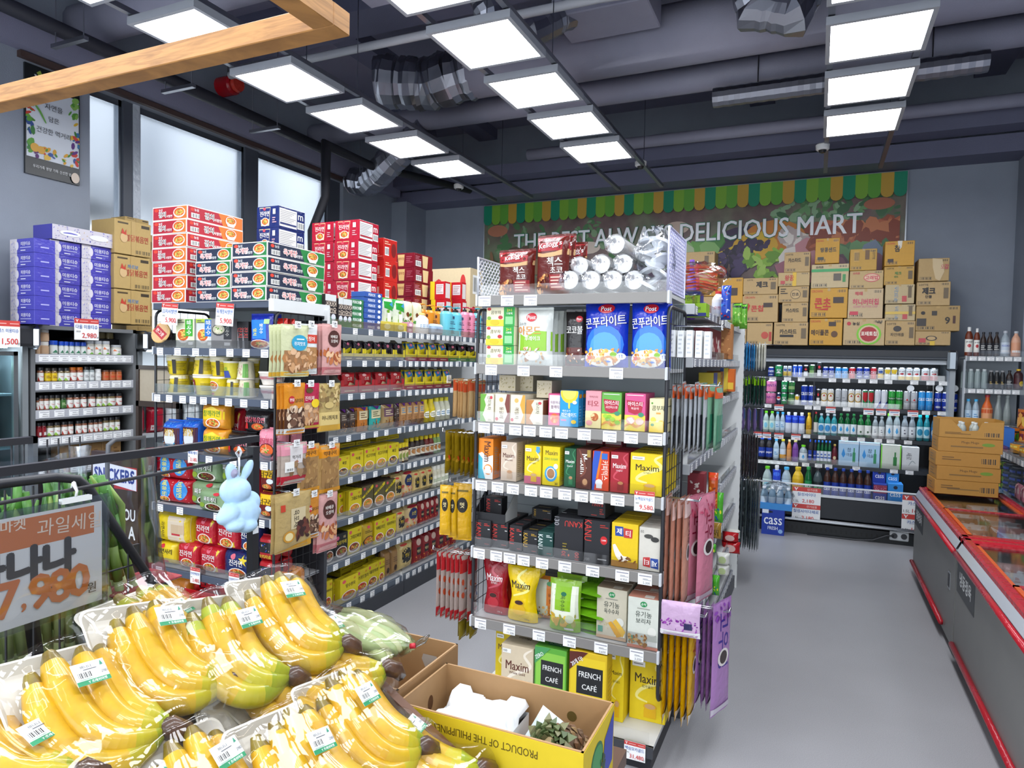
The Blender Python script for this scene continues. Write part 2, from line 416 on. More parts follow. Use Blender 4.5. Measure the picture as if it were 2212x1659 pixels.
# ---------------------------------------------------------------- the room
def _floor(N,L,b):
    co=N.new('ShaderNodeTexCoord');n1=N.new('ShaderNodeTexNoise');n1.inputs['Scale'].default_value=260;n1.inputs['Detail'].default_value=3
    n2=N.new('ShaderNodeTexNoise');n2.inputs['Scale'].default_value=1.3;n2.inputs['Detail'].default_value=4
    r1=N.new('ShaderNodeValToRGB');r1.color_ramp.elements[0].position=.3;r1.color_ramp.elements[0].color=lin('97979b');r1.color_ramp.elements[1].position=.7;r1.color_ramp.elements[1].color=lin('b2b2b5')
    mx=N.new('ShaderNodeMix');mx.data_type='RGBA';mx.blend_type='MULTIPLY';mx.inputs[0].default_value=.25
    L.new(co.outputs['Object'],n1.inputs['Vector']);L.new(co.outputs['Object'],n2.inputs['Vector']);L.new(n1.outputs['Fac'],r1.inputs[0])
    L.new(r1.outputs[0],mx.inputs[6]);L.new(n2.outputs['Fac'],mx.inputs[7]);L.new(mx.outputs[2],b.inputs['Base Color']);b.inputs['Roughness'].default_value=.38
def _paint(c0,sc=4,r=.6):
    def f(N,L,b):
        co=N.new('ShaderNodeTexCoord');n1=N.new('ShaderNodeTexNoise');n1.inputs['Scale'].default_value=sc;n1.inputs['Detail'].default_value=5
        mx=N.new('ShaderNodeMix');mx.data_type='RGBA';mx.blend_type='MULTIPLY';mx.inputs[0].default_value=.18;mx.inputs[6].default_value=lin(c0)
        L.new(co.outputs['Object'],n1.inputs['Vector']);L.new(n1.outputs['Fac'],mx.inputs[7]);L.new(mx.outputs[2],b.inputs['Base Color'])
        bu=N.new('ShaderNodeBump');bu.inputs['Strength'].default_value=.12;bu.inputs['Distance'].default_value=.01
        n2=N.new('ShaderNodeTexNoise');n2.inputs['Scale'].default_value=90;L.new(co.outputs['Object'],n2.inputs['Vector']);L.new(n2.outputs['Fac'],bu.inputs['Height']);L.new(bu.outputs['Normal'],b.inputs['Normal'])
        b.inputs['Roughness'].default_value=r
    return f
WALLM=nodemat('slate_wall_paint',_paint('939ba8'));CEILM=nodemat('dark_ceiling_paint',_paint('8c8da4',3,.7));FLOORM=nodemat('grey_vinyl_floor',_floor)
BEAMM=nodemat('beam_paint',_paint('70728a',3,.65));PIPEM=nodemat('duct_paint',_paint('a2a2b4',5,.55))
XL,XR,YB,YF,ZC=-6.0,3.6,9.2,-3.2,5.35
def wall(name,b): m=MB();m.box(*b,WALLM);return struct(name,m)
struct('floor',MB().box(XL-.3,YF-.3,-.1,XR+.3,YB+.3,0,FLOORM))
struct('ceiling',MB().box(XL-.3,YF-.3,ZC,XR+.3,YB+.3,ZC+.1,CEILM))
wall('wall_back',(XL-.3,YB,0,XR+.3,YB+.2,ZC));wall('wall_right',(XR,YF,0,XR+.2,YB,ZC));m=MB()
for q in ((XL-.3,0,XR+.3,.25),(XL-.3,3.4,XR+.3,ZC),(XL-.3,0,XL+.4,ZC),(XR-.4,0,XR+.3,ZC)): m.box(q[0],YF-.2,q[1],q[2],YF,q[3],WALLM)
struct('wall_front',m)          # unseen front wall, opening added to let in frontal daylight
# left wall with a long strip of windows
m=MB()
WY0,WY1,WZ0,WZ1=3.97,7.5,1.4,4.27
m.box(XL-.3,YF,0,XL,WY0,ZC,WALLM);m.box(XL-.3,WY1,0,XL,YB,ZC,WALLM);m.box(XL-.3,WY0,0,XL,WY1,WZ0,WALLM);m.box(XL-.3,WY0,WZ1,XL,WY1,ZC,WALLM)
struct('wall_left',m)
m=MB();m.box(XL,YB-.0,0,XL+.27,YB-.55,4.25,WALLM);struct('trim_1',m)          # corner pier
m=MB();m.box(1.96,YB-.5,0,XR,YB,4.4,WALLM);struct('trim_2',m)                   # pier at the back right
m=MB();m.box(XL,YB-.42,4.23,XR,YB,4.42,BEAMM);m.box(XL,YB-.7,4.44,XR,YB-.42,4.6,BEAMM);struct('trim_3',m)
m=MB();m.box(XL,WY0-1.2,WZ1+.06,XL+.12,YB-.5,WZ1+.3,CEILM);m.box(XL,WY0-.6,WZ1,XL+.05,WY1+.4,WZ1+.05,M('4b3a36','d'));struct('trim_4',m)
# frosted windows
FROST=nodemat('frosted_glass',lambda N,L,b: (b.inputs['Base Color'].__setattr__('default_value',(.97,.985,1,1)),b.inputs['Transmission Weight'].__setattr__('default_value',1.0),b.inputs['Roughness'].__setattr__('default_value',.42),b.inputs['IOR'].__setattr__('default_value',1.25)))
def sy(px,py): return at(px,py,X=XL).y
jam=[WY0,sy(276,400),sy(311,400),sy(538,400),sy(566,400),sy(716,420),WY1]
for i in range(3):
    a,b=jam[2*i],jam[2*i+1]
    g=struct(f'window_{i+1}',MB().box(XL-.13,a,WZ0,XL-.125,b,WZ1,FROST))
    f=MB();al=M('8a919a','m',.35)
    for q in ((a,WZ0,a+.03,WZ1),(b-.03,WZ0,b,WZ1),(a,WZ0,b,WZ0+.05),(a,WZ1-.06,b,WZ1)): f.box(XL-.16,q[0],q[1],XL-.09,q[2],q[3],al)
    obj('window_frame',f,g)
m=MB()
for a,b in ((jam[1],jam[2]),(jam[3],jam[4]),(jam[5],WY1)): m.box(XL-.2,a,WZ0,XL-.06,b,WZ1,M('4d525c','p'))
struct('trim_5',m)
tag(obj('film_roll_strip',MB().box(XL-.058,jam[2]-.075,2.4,XL-.05,jam[2]-.005,WZ1,M('b4bcc6','f'))),'silver plastic strip with print running down the first window post','strip')
# made-up bars, blocks and facade outside, placed to grey the frosted panes
m=MB();om=M('5f6a78','d')
m.box(-8.3,1,2.9,-8.1,12,3.02,om);m.box(-8.3,1,3.9,-8.1,12,3.98,om)
for y in (4.6,6.1,8.0,9.6): m.box(-8.3,y,0,-8.1,y+.25,5,om)
m.box(-9.8,-4,3.7,-9.4,22,12,M('b2b6bc','d'));m.box(-7.2,4.2,3.2,-7.1,5.0,3.5,om);m.box(-7.2,6.0,2.9,-7.1,6.9,3.3,om);m.box(-14,-2,-.2,-6.4,16,-.1,M('9a9a98','d'))
struct('exterior_light_blocks',m)
# ---------------------------------------------------------------- beams, ducts and pipes under the ceiling
m=MB()
for y in (.6,3.0,5.2,7.6): m.box(XL,y,5.12,XR,y+.45,ZC,BEAMM)
for x in (-4.8,-.9,1.5): m.box(x,YF,5.2,x+.3,YB,ZC,BEAMM)
struct('ceiling_beams',m)
def duct(name,pts,r,label,mt=None,n=14,rib=0,cat='duct'):
    m=MB();mt=mt or PIPEM
    if rib:                   # flexible or spiral duct with raised rings
        P=[Vector(p) for p in pts];out=[];rs=[]
        for a,b in zip(P,P[1:]):
            k=max(2,int((b-a).length/rib))
            for i in range(k): out.append(a.lerp(b,i/k));rs.append(r*(1+.05*(len(rs) % 2)+(RND.uniform(-.06,.06) if rib < .05 else 0)))
        out.append(P[-1]);rs.append(r);m.tube([p+Vector((RND.uniform(-1,1),RND.uniform(-1,1),RND.uniform(-1,1)))*(.006 if rib < .05 else 0) for p in out],rs,mt,n,smooth=False)
    else: m.tube(pts,r,mt,n)
    return tag(obj(name,m),label,cat)
SILV=M('9a9ca6','m',.35)
duct('air_duct',[(XL,6.9,4.72),(XR,6.9,4.72)],.13,'grey pipe duct running across the ceiling nearest the back wall')
duct('air_duct',[(-3.3,6.1,4.8),(XR,6.1,4.8)],.26,'wide grey round duct crossing the middle of the ceiling')
duct('air_duct',[(-1.4,5.1,4.9),(XR,5.1,4.9)],.2,'grey round duct crossing above the middle light row',None)
duct('spiral_duct',[(-1.0,6.75,4.45),(1.2,6.75,4.45)],.09,'ribbed silver duct running right above the back banner',SILV,12,.05)
for x in (-.6,.8): obj('hanger',MB().tube([(x,6.75,4.5),(x,6.75,ZC)],.006,M('888','m'),5),bpy.data.objects['spiral_duct'])
duct('air_duct',[(-3.6,8.3,4.62),(XR,8.3,4.6)],.07,'thin grey pipe just in front of the back wall beam')
duct('air_duct',[(-6,3.9,4.75),(-3.75,3.9,4.75)],.17,'grey round duct crossing above the left light row')
duct('flexible_duct',[(-3.3,6.1,4.8),(-3.75,6.05,4.72),(-4.3,5.9,4.78)],.25,'crinkled silver flexible duct end joining the wide round duct',SILV,14,.035)
duct('flexible_duct',[(-4.3,6.9,4.6),(-4.9,7.0,4.3),(-5.5,7.4,4.2),(-5.9,7.6,4.3)],.17,'long crinkled silver hose drooping by the window corner',SILV,12,.035)
duct('flexible_duct',[(-2.6,4.9,4.95),(-2.5,5.0,4.6),(-2.2,5.1,4.55),(-2.0,5.4,4.8)],.11,'short crinkled silver hose hanging behind the middle light row',SILV,12,.03)
duct('flexible_duct',[(-.65,5.2,4.95),(-.5,5.3,4.5),(-.25,5.3,4.42),(-.1,5.5,4.8)],.13,'crinkled silver hose looping down beside the right light row',SILV,12,.03)
duct('flexible_duct',[(-3.0,3.0,4.9),(-2.7,3.2,4.6),(-2.3,3.6,4.6),(-2.1,4.0,4.8)],.13,'crinkled silver hose behind the wooden beam corner',SILV,12,.03)
duct('water_pipe',[(-5.2,4.8,4.55),(-1.55,4.8,4.55),(-1.3,4.8,4.55),(-1.3,4.25,4.55),(-1.55,4.25,4.55)],.035,'thin white pipe with a square bend above the lights',M('c4c6cc','p'),8,cat='pipe')
duct('sprinkler_pipe',[(-5.55,1.5,4.45),(-5.55,4.5,4.42),(-5.55,6.6,4.4)],.06,'black insulated pipe run above the windows',M('2b2c36','d'),10,cat='pipe')
duct('sprinkler_pipe',[(-5.4,6.2,3.05),(-5.45,6.25,3.35),(-5.3,6.3,3.75),(-5.3,6.3,4.35),(-5.1,6.9,4.25),(-4.6,8.55,4.3)],.05,'black insulated hose bending down behind the window post',M('1f2028','d'),10,cat='pipe')
for x,y,w_,d_,h_,l in ((-3.0,4.3,.8,.55,.28,'grey air unit box hung above the left and middle lights'),(-.6,4.3,.75,.7,.3,'grey air unit box hung beside the right light row'),(-1.7,5.5,.8,.5,.22,'flat grey unit box above the middle light row')):
    m=MB();m.box(x-w_/2,y-d_/2,4.72,x+w_/2,y+d_/2,4.72+h_,PIPEM,.01)
    for sx_ in (-1,1): m.tube([(x+sx_*w_*.4,y,4.72+h_),(x+sx_*w_*.4,y,5.11)],.006,M('888','m'),5)
    tag(obj('air_unit',m),l,'air conditioner')
# light rails, panels, cameras
RAIL=M('8e9098','m',.4)
ROWS=(('left',-3.82),('middle',-2.09),('right',.275))
for rn,rx in ROWS:
    for sx_,sn in ((-.27,'left'),(.27,'right')):
        m=MB();m.box(rx+sx_-.02,1.2,4.055,rx+sx_+.02,8.35,4.09,RAIL)
        tag(obj('light_rail',m),f'{sn} metal rail carrying the {rn} row of ceiling lights','rail','rails of the ceiling lights')
        for y in (2.2,4.6,7.4): m_=MB();m_.tube([(rx+sx_,y,4.09),(rx+sx_,y,ZC)],.004,M('777a84','m'),5);tag(obj('hanger_rod',m_),f'thin rod holding the {sn} rail of the {rn} light row at {("the front", "the middle", "the back")[(2.2, 4.6, 7.4).index(y)]}','rod','light rail rods')
pf=MB()
for q in ((-.3,-.3,.3,-.272),(-.3,.272,.3,.3),(-.3,-.272,-.272,.272),(.272,-.272,.3,.272)): pf.box(q[0],q[1],0,q[2],q[3],.05,M('a9adb4','p'))
pf.box(-.29,-.29,.04,.29,.29,.05,M('a9adb4','p'));pf=pf.mesh('frame')
pd=MB();pd.add([(-.272,-.272,.006),(.272,-.272,.006),(.272,.272,.006),(-.272,.272,.006)],[(0,3,2,1)],M('f6f9ff','e',LAMP));pd=pd.mesh('diffuser')
for rn,rx in ROWS:
    for i,y in enumerate((1.62,2.44,3.27,4.1,4.93,5.77,6.59)):
        if (rn == 'left' and i < 1): continue
        t=thing('ceiling_light',f'square white light panel, {ORD[6-i]} from the back in the {rn} ceiling row','light',(rx,y,4.0),0,'square ceiling light panels')
        obj('frame',pf,t);obj('diffuser',pd,t)
for x in (-5.2,-3.82,-2.09,.275,2.4):       # unseen panels added behind the camera to light the shelf fronts
    for y in (.8,-.03,-.86,-1.7,-2.5):
        t=thing('ceiling_light',f'added square light panel behind the camera, {ORD[int((.9-y)/.83)]} in column {"ABCDE"[(-5.2, -3.82, -2.09, .275, 2.4).index(x)]}'.replace('column A','the window column').replace('column B','the left column').replace('column C','the middle column').replace('column D','the freezer column').replace('column E','the far column'),'light',(x,y,4.0),0,'added panels behind the camera');obj('frame',pf,t);obj('diffuser',pd,t)
for px,py,y,l in ((991,403,7.6,'white dome camera under the end of the left light rails'),(1384,354,7.4,'white dome camera under the end of the middle light rails'),(1777,318,7.3,'white dome camera at the end of the right light rails'),(795,414,8.2,'white dome camera on a bracket near the back left corner')):
    p=at(px,py,Y=y);t=thing('dome_camera',l,'camera',p)
    m=MB();m.lathe([(.05,-.03),(.062,-.02),(.065,.02),(.055,.03)],M('e4e4e2','i',.4),16);obj('housing',m,t)
    m=MB();m.lathe([(.004,-.06),(.025,-.055),(.038,-.03)],M('15161a','i',.1),14);obj('dome',m,t)
    m=MB();m.tube([(0,0,.03),(0,0,4.06-p.z)],.012,M('888b92','m'),6);obj('bracket',m,t)
for k,(px,py) in enumerate(((150,92),(385,192),(572,280),(800,396))):
    p=at(px,py,X=-5.35);t=thing('strut_channel',f'short steel strut hung on two rods along the window wall, {ORD[k]} from the entrance','strut',p);obj('channel',MB().box(-.2,-.02,-.015,.2,.02,.015,RAIL),t)
    for x in (-.17,.17): obj('rod',MB().tube([(x,0,0),(x,0,ZC-p.z)],.005,RAIL,5),t)
# alarm bell
p=at(492,186,Y=5.3);t=thing('alarm_bell','red round alarm unit hanging beneath the left light row','alarm',p)
m=MB();m.lathe([(.09,-.1),(.1,-.09),(.1,.08),(.08,.1)],M('a3121c','f'),16,X=Matrix.Rotation(math.pi/2,4,'Y'));obj('body',m,t)
m=MB();m.lathe([(.07,.1),(.085,.13),(.075,.16)],M('c43a2c','f'),16,X=Matrix.Rotation(math.pi/2,4,'Y'));obj('horn',m,t)
obj('bracket',MB().tube([(0,0,.1),(0,0,5.1-p.z)],.008,M('777','m'),5),t)
# ---------------------------------------------------------------- shelving
BLK=M('24252a','p');WIRE=M('2a2b30','p');CLR=M('ffffff','c');WHT=M('d9dcdc','p')
def price_tag(price=None,w=.048,h=.04,seed=0,big=False):
    m=MB();m.box(-w/2,-.0015,-h,w/2,0,0,M('f3f4f3'))
    it=[('l',.08,.68,.95,.92,1,'9a9aa4'),('l',.35,.42,.95,.6,2,'77777f')]
    if price: it.append(('t',price,.62,.18,.24,'6a6a70',.6,0,0))
    else: it.append(('l',.3,.1,.92,.3,1,'8a8a90'))
    art(m,it,lambda u,v,o: (u*w-w/2,-.0015-o,v*h-h),w,h);return m
_PT={}
def tag_mesh(price,w,h):
    k=(price,w,h)
    if k not in _PT: _PT[k]=price_tag(price,w,h).mesh('price_tag')
    return _PT[k]
def sale_card(label,loc,rz,w,h,line,price,sub='',tilt=0,hang=False):
    m=MB();m.box(-w/2,-.002,-h,w/2,0,0,M('f6f6f4'));
    art(m,[('r',0,.78,1,1,'c8443f'),('p','f4f4f2',.05,.95,.09,.95,.11,.9,.13,.95,.17,.95,.12,.87,.12,.81,.1,.81,.1,.87),('l',.22,.84,.55,.93,1,'e9a9a4'),('l',.66,.84,.96,.93,1,'e9a9a4'),
            ('t',line,.5,.62,.2,'3a62a8',.9),('b',.06,.36,.24,.44),('t',price,.6,.2,.26,'cf3a34',.66),('t','원',.94,.13,.09,'444',.1)],lambda u,v,o: (u*w-w/2,-.002-o,v*h-h),w,h)
    o=obj('price_card',m,None,loc,rz);
    if tilt: o.rotation_euler=(0,tilt,rz)
    return tag(o,label,'price card','red headed sale price cards')
def shelf_part(root,x0,W,D,z,strip,tags=(),tw=.05,th=.042,riser=0,white=True,board='b9bcc0',sh=None,s0=0,fronth=.046,y0=0):
    m=MB();m.box(x0,y0+.012,z-.022,x0+W,y0+D,z-.004,M(board,'p'))
    m.box(x0,y0-.004,z-fronth,x0+W,y0+.014,z,M(strip,'p'),.002)
    if white:
        for xx in (x0-.006,x0+W-.006): m.box(xx,y0-.006,z-fronth-.004,xx+.012,y0+.05,z+.006,M('c9cccf','p'),.002)
    p=obj('shelf',m,root)
    if riser:
        c_=MB();c_.box(x0+.01,y0+.006,z,x0+W-.01,y0+.009,z+riser,CLR);obj('clear_guard',c_,p)
    for t in tags:
        px,price=t if isinstance(t,tuple) else (t,None)
        xx=px if px < 20 else sh.s_at(px)-s0
        obj('price_tag',tag_mesh(price,tw,th),p,(xx,y0-.0045,z-.003))
    return p
def wire_panel(y0,y1,z0,z1,x,nx=7,nz=22,r=.0022):
    m=MB()
    for i in range(1,nx): y=y0+(y1-y0)*i/nx;m.tube([(x,y,z0),(x,y,z1)],r,WIRE,4)
    for i in range(1,nz): z=z0+(z1-z0)*i/nz;m.tube([(x,y0,z),(x,y1,z)],r,WIRE,4)
    return m
def side_frame(root,x,y0,y1,z0,z1,nz=22,r=.009,name='side_frame'):
    c_=.05;pts=[]
    for cy,cz,a in ((y0+c_,z0+c_,180),(y1-c_,z0+c_,270),(y1-c_,z1-c_,0),(y0+c_,z1-c_,90)):
        for k in range(4): t=math.radians(a+k*30);pts.append((x,cy+c_*math.cos(t),cz+c_*math.sin(t)))
    f=obj(name,MB().tube(pts,r,BLK,8,closed=True),root)
    obj('wire_grid',wire_panel(y0,y1,z0,z1,x,nz=nz),f);return f
def mesh_guard(root,x,y0,y1,z0,z1,col='d2d4da'):
    m=MB();k=.035;mt=M(col,'p');n=int((z1-z0)/k);q=int((y1-y0)/k)
    for i in range(-n,q):
        for s_ in (1,-1):
            ya,za,yb,zb=y0+i*k,z0,y0+i*k+(z1-z0),z1
            if ya < y0: za += y0-ya;ya=y0
            if yb > y1: zb -= yb-y1;yb=y1
            if yb > ya+.004:
                if s_ < 0: ya,yb=y0+y1-ya,y0+y1-yb
                m.tube([(x,ya,za),(x,yb,zb)],.003,mt,4)
    m.tube([(x,y0,z0),(x,y0,z1),(x,y1,z1),(x,y1,z0)],.005,mt,6,closed=True)
    return obj('mesh_guard',m,root)
# --- middle gondola: end unit with tea and coffee facing the camera
YE=3.1;MX0,MX1=-1.615,-.63;MW=MX1-MX0
ME=thing('shelf_unit','grey end shelf unit holding tea and instant coffee at the aisle end','shelf unit',(MX0,YE,0))
MZ=(2.225,1.873,1.573,1.272,.915,.548)
SM=[Shelf('E',YE,z,w) for z,w in zip(MZ,('above the cereal shelf','on the cereal shelf','on the tea box shelf','on the upper coffee shelf','on the black box shelf','on the tea bag shelf'))]
SMB=Shelf('E',YE,.125,'on the coffee unit base')
MT=(((1048,'2,250'),(1097,'3,850'),(1147,'5,300')),((1062,'10,450'),(1132,'4,000'),(1202,'3,750'),(1332,'5,650')),
      ((1047,'2,250'),(1078,'2,900'),(1114,'2,100'),(1145,'1,900'),(1180,'3,650'),(1214,'3,650'),(1263,'5,000'),(1318,'3,950'),(1364,'3,950'),(1416,'6,850')),
      ((1041,'6,500'),(1076,'5,700'),(1109,'5,700'),(1148,'5,400'),(1181,'6,250'),(1221,'6,000'),(1257,'5,400'),(1290,'3,500'),(1335,'4,900')),
      ((1036,'3,200'),(1073,'3,200'),(1102,'3,200'),(1132,'3,700'),(1172,'3,650'),(1221,'35,000'),(1281,'29,900'),(1345,'4,950'),(1394,'5,200')),
      ((1039,'12,800'),(1101,'11,500'),(1165,'3,150'),(1231,'3,150'),(1299,'3,650'),(1376,'3,250')))
for i,s_ in enumerate(SM):
    shelf_part(ME,0,MW,.42,MZ[i],'86837f',MT[i],.066 if i else .07,.052,.055 if i != 5 else .075,sh=s_,s0=MX0,fronth=.05,board='c4c6c6')
m=MB();m.box(0,.42,.1,MW,.445,2.2,M('97a0a4','p'));
for z in (.7,1.07,1.42,1.72,2.05): m.box(0,.418,z,MW,.42,z+.004,M('7e868a','p'))
obj('back_panel',m,ME)
m=MB();m.box(0,-.05,.105,MW,.44,.125,WHT);m.box(0,-.056,.07,MW,-.04,.125,M('3b3d42','p'));m.box(.01,-.03,0,MW-.01,.44,.105,BLK);b_=obj('base',m,ME)
obj('clear_guard',MB().box(MW*.55,-.05,.125,MW-.02,-.047,.19,CLR),b_)
side_frame(ME,.0,.02,.44,.46,2.16);side_frame(ME,MW,.02,.44,.3,2.16,24)
mesh_guard(ME,.005,.0,.4,2.23,2.42);mesh_guard(ME,MW-.005,.0,.4,2.23,2.52,'c4c4e2')
p=SM[3].o+SM[3].d*SM[3].s_at(1393);sale_card('sale price card reading 9,580 under the large yellow coffee box',(p.x,YE-.007,1.3),0,.095,.095,'뉴맥심모카골드','9,580')
p=at(1372,1590,Y=YE-.06);sale_card('sale price card reading 31,480 on the base strip',(p.x,YE-.06,.135),0,.1,.085,'맥심모카골드','31,480')
# --- left gondola: end unit with noodles
LX0,LX1=-4.04,-3.0;LW=LX1-LX0
LE=thing('shelf_unit','grey end shelf unit stacked with noodles behind the banana stand','shelf unit',(LX0,YE,0))
LZ=(2.222,1.93,1.62,1.244,.887,.464)
SL=[Shelf('E',YE,z,w) for z,w in zip(LZ,('on the noodle unit top','on the rice noodle shelf','on the cup noodle shelf','beneath the cup noodles','behind the blue plush','on the lower noodle shelf'))]
SLB=Shelf('E',YE,.13,'on the noodle unit base')
LT=((),(347,385,424,461,498,533,573),(341,367,396,418,441,466,495,528,573),(415,453,505,572),(347,390,470,565),(345,560))
for i,s_ in enumerate(SL):
    shelf_part(LE,0,LW,.45,LZ[i],'4a5262',LT[i],.058,.048,(.0,.05,.07,.05,.0,.06)[i],sh=s_,s0=LX0,fronth=.045 if i else .04)
obj('back_panel',MB().box(0,.45,.1,LW,.47,2.2,M('aeb4b6','p')),LE)
m=MB();m.box(0,-.05,.11,LW,.46,.13,WHT);m.box(.01,-.04,0,LW-.01,.44,.11,BLK);obj('base',m,LE)
side_frame(LE,0,.02,.46,.3,2.18,24);side_frame(LE,LW+.008,.02,.47,.3,2.16,24)
obj('top_bracket',MB().box(LW-.02,-.01,2.16,LW+.02,.5,2.235,WHT),LE)
for px,py,ln,pz,l in ((368,655,'김치사발면','5,900','sale price card reading 5,900 under the red kimchi noodle cartons'),(487,655,'육개장사발면','5,900','sale price card reading 5,900 under the green noodle cartons')):
    p=at(px,py,Y=YE-.012);sale_card(l,p,0,.15,.14,ln,pz,tilt=math.radians(4))
for px,py,ln,pz,l in ((417,965,'짜파게티','3,180','sale price card reading 3,180 beneath the sesame noodle packs'),(422,1226,'진라면매운맛','3,480','sale price card reading 3,480 below the front red noodle packs'),(506,1238,'진라면순한맛','3,480','sale price card reading 3,480 below the navy noodle pack')):
    p=at(px,py,Y=YE-.012);sale_card(l,p,0,.088,.105,ln,pz)
# --- long side of the left gondola, three bays facing the aisle
LLX=-2.97;LY=(3.58,4.5,5.4,6.3);LLZ=(2.097,1.87,1.637,1.347,1.05,.76,.472,.155)
LLW=('on the toiletries shelf','on the upper sauce shelf','on the lower sauce shelf','on the nut shelf','on the top curry shelf','on the second curry shelf','on the third curry shelf','on the bottom curry shelf')
SLL=[Shelf('L',LLX,z,w,.04) for z,w in zip(LLZ,LLW)]
for b in range(3):
    W_=LY[b+1]-LY[b]-.004
    t=thing('shelf_unit',('grey aisle shelf bay beside the hanging dried squid','grey aisle shelf bay with sauce bottles and noodle bags','grey aisle shelf bay furthest from the camera on the left gondola')[b],'shelf unit',(LLX,LY[b],0),math.pi/2)
    for i,z in enumerate(LLZ):
        n=(6,9,7)[b] if i not in (0,) else (5,10,8)[b]
        shelf_part(t,0,W_,.47 if i else .42,z,'56606c',[.06+(W_-.12)*(k+.25*RND.random())/(n-1+.25) for k in range(n)],.05,.042,.05,fronth=.045,board='c9cccc')
    m=MB();m.box(0,.47,0,W_,.5,2.13,M('c3c8c8','p'));obj('back_panel',m,t)
    m=MB();m.box(0,-.02,.0,W_,.47,.11,M('33363d','p'));obj('base',m,t)
    if b == 0: obj('end_panel',MB().box(-.035,-.01,0,-.005,.5,2.13,M('3a3c42','p')),t)
obj('bracket_panel',MB().box(-.03,-.012,2.02,-.004,.1,2.2,WHT),bpy.data.objects['shelf_unit.002'])
# --- right side of the middle gondola
MRX=-.6;MRZ=(2.205,1.926,1.664,1.36,1.035,.72,.43,.15)
SMR=[Shelf('L',MRX,z,'on the household shelves',.04) for z in MRZ]
for b,(ya,yb) in enumerate(((3.6,4.98),(5.0,5.95))):
    W_=yb-ya
    t=thing('shelf_unit',('pale aisle shelf bay behind the hanging red pepper bags','pale aisle shelf bay ending at the white slotted panel')[b],'shelf unit',(MRX,ya,0),math.pi/2)
    for i,z in enumerate(MRZ):
        shelf_part(t,0,W_,.46,z,'8f939c',[.07+(W_-.14)*k/8 for k in range(9)],.05,.042,.05,fronth=.045,board='c9cccc')
    obj('back_panel',MB().box(0,.46,0,W_,.5,2.3,WHT),t);obj('base',MB().box(0,-.02,0,W_,.46,.105,M('44474e','p')),t)
    if b:
        m=MB();m.box(W_,0,.12,W_+.03,.5,2.22,M('e4e6e4','p'));m.box(W_+.0,-.035,0,W_+.035,0,2.22,M('e4e6e4','p'))
        for k in range(34): m.box(W_+.008,-.0365,.2+k*.06,W_+.027,-.0345,.225+k*.06,M('111'))
        obj('end_panel',m,t)
obj('back_panel',MB().box(.0,.02,0,3.2,.04,2.2,WHT),thing('shelf_unit','white back of the middle gondola facing the left aisle','shelf unit',(-1.3,3.6,0),math.pi/2))
# ---------------------------------------------------------------- goods of the tea and coffee unit
def maxim(c0,tc='5a1f14',sw='f6e46a',sub='모카골드',cup='caa06a',mug='e0b000',tag_=True):
    r=[('s',sw,.05,.95,.98,.72,.86,.9,.68,.35,.5,.2,.36,.5,.3),('t','Maxim',.5,.66,.15,tc,.72),('t',sub,.5,.54,.045,tc,.5,0,0),
         ('e',.58,.17,.17,.11,mug),('r',.41,.06,.75,.17,mug),('e',.58,.235,.19,.055,mug),('e',.58,.24,.15,.04,cup)]
    if tag_: r.append(('r',.06,.84,.42,.92,'f2f2f0'));r.append(('l',.1,.86,.36,.9,1,'888'))
    return r
kb('m50','coffee_box','large yellow instant coffee box','ecd012',maxim('y','3a2a10','f4ea90'),top=[('t','Maxim',.5,.5,.3,'3a2a10')])
kb('mor','coffee_box','orange and blue coffee box with sideways lettering','f08a1c',[('p','f6f4ee',0,.62,.25,.66,.6,.55,1,.6,1,0,0,0),('p','48b4cc',0,.62,.3,.5,.3,.25,.5,0,0,0),('e',.68,.24,.3,.13,'f08a1c'),('r',.42,.14,.9,.24,'f4f2ec'),('e',.66,.28,.2,.06,'f6f4ee'),('t','Maxim',.62,.68,.2,'5a2a18',.5,-90)],right=[('l',.2,.1,.8,.8,14,'9a958a')])
kb('mwh','coffee_box','beige white-gold coffee box','d8c4ae',maxim('b','5a2418','e8d8c6','White Gold','b98a62','c9ad90'),right=[('l',.2,.1,.8,.8,14,'9a8a7a')])
kb('mmi','coffee_box','yellow mocha coffee box with pink base','ecd012',[('r',0,0,1,.2,'c8607a')]+maxim('y','4a2a10','f6ec9a')+[('p','4aa0dc',.72,.98,.92,.98,.92,.88,.98,.88,.82,.8,.66,.88,.72,.88)])
kb('mze','coffee_box','yellow zero sugar coffee box','ead20e',[('t','Maxim',.52,.84,.13,'4a2a10',.7),('t','ZERO SUGAR',.5,.68,.07,'5aa04a',.8),('e',.5,.3,.36,.2,'3aa0d8'),('e',.5,.31,.26,.15,'e8e4d8'),('e',.5,.31,.22,.125,'a87850'),('e',.78,.5,.13,.07,'f4f4f0'),('t','20',.82,.06,.06,'222',.2)],right=[('l',.2,.1,.8,.8,14,'b09a10')])
kb('mgr','coffee_box','dark green decaf coffee box','175a38',maxim('g','f0f0ea','3a8a5a','Decaf','b98a62','2a7a4e'))
kb('mbr','coffee_box','brown coffee box with sideways lettering','5a2a1e',[('t','Maxim',.5,.62,.24,'f0ece4',.5,-90),('s','7a4232',.08,.2,.98,.6,.5,.3,.3),('e',.6,.16,.2,.1,'7a4632'),('e',.6,.18,.16,.08,'c99a6e'),('r',.72,.8,.94,.98,'a88a3c')])
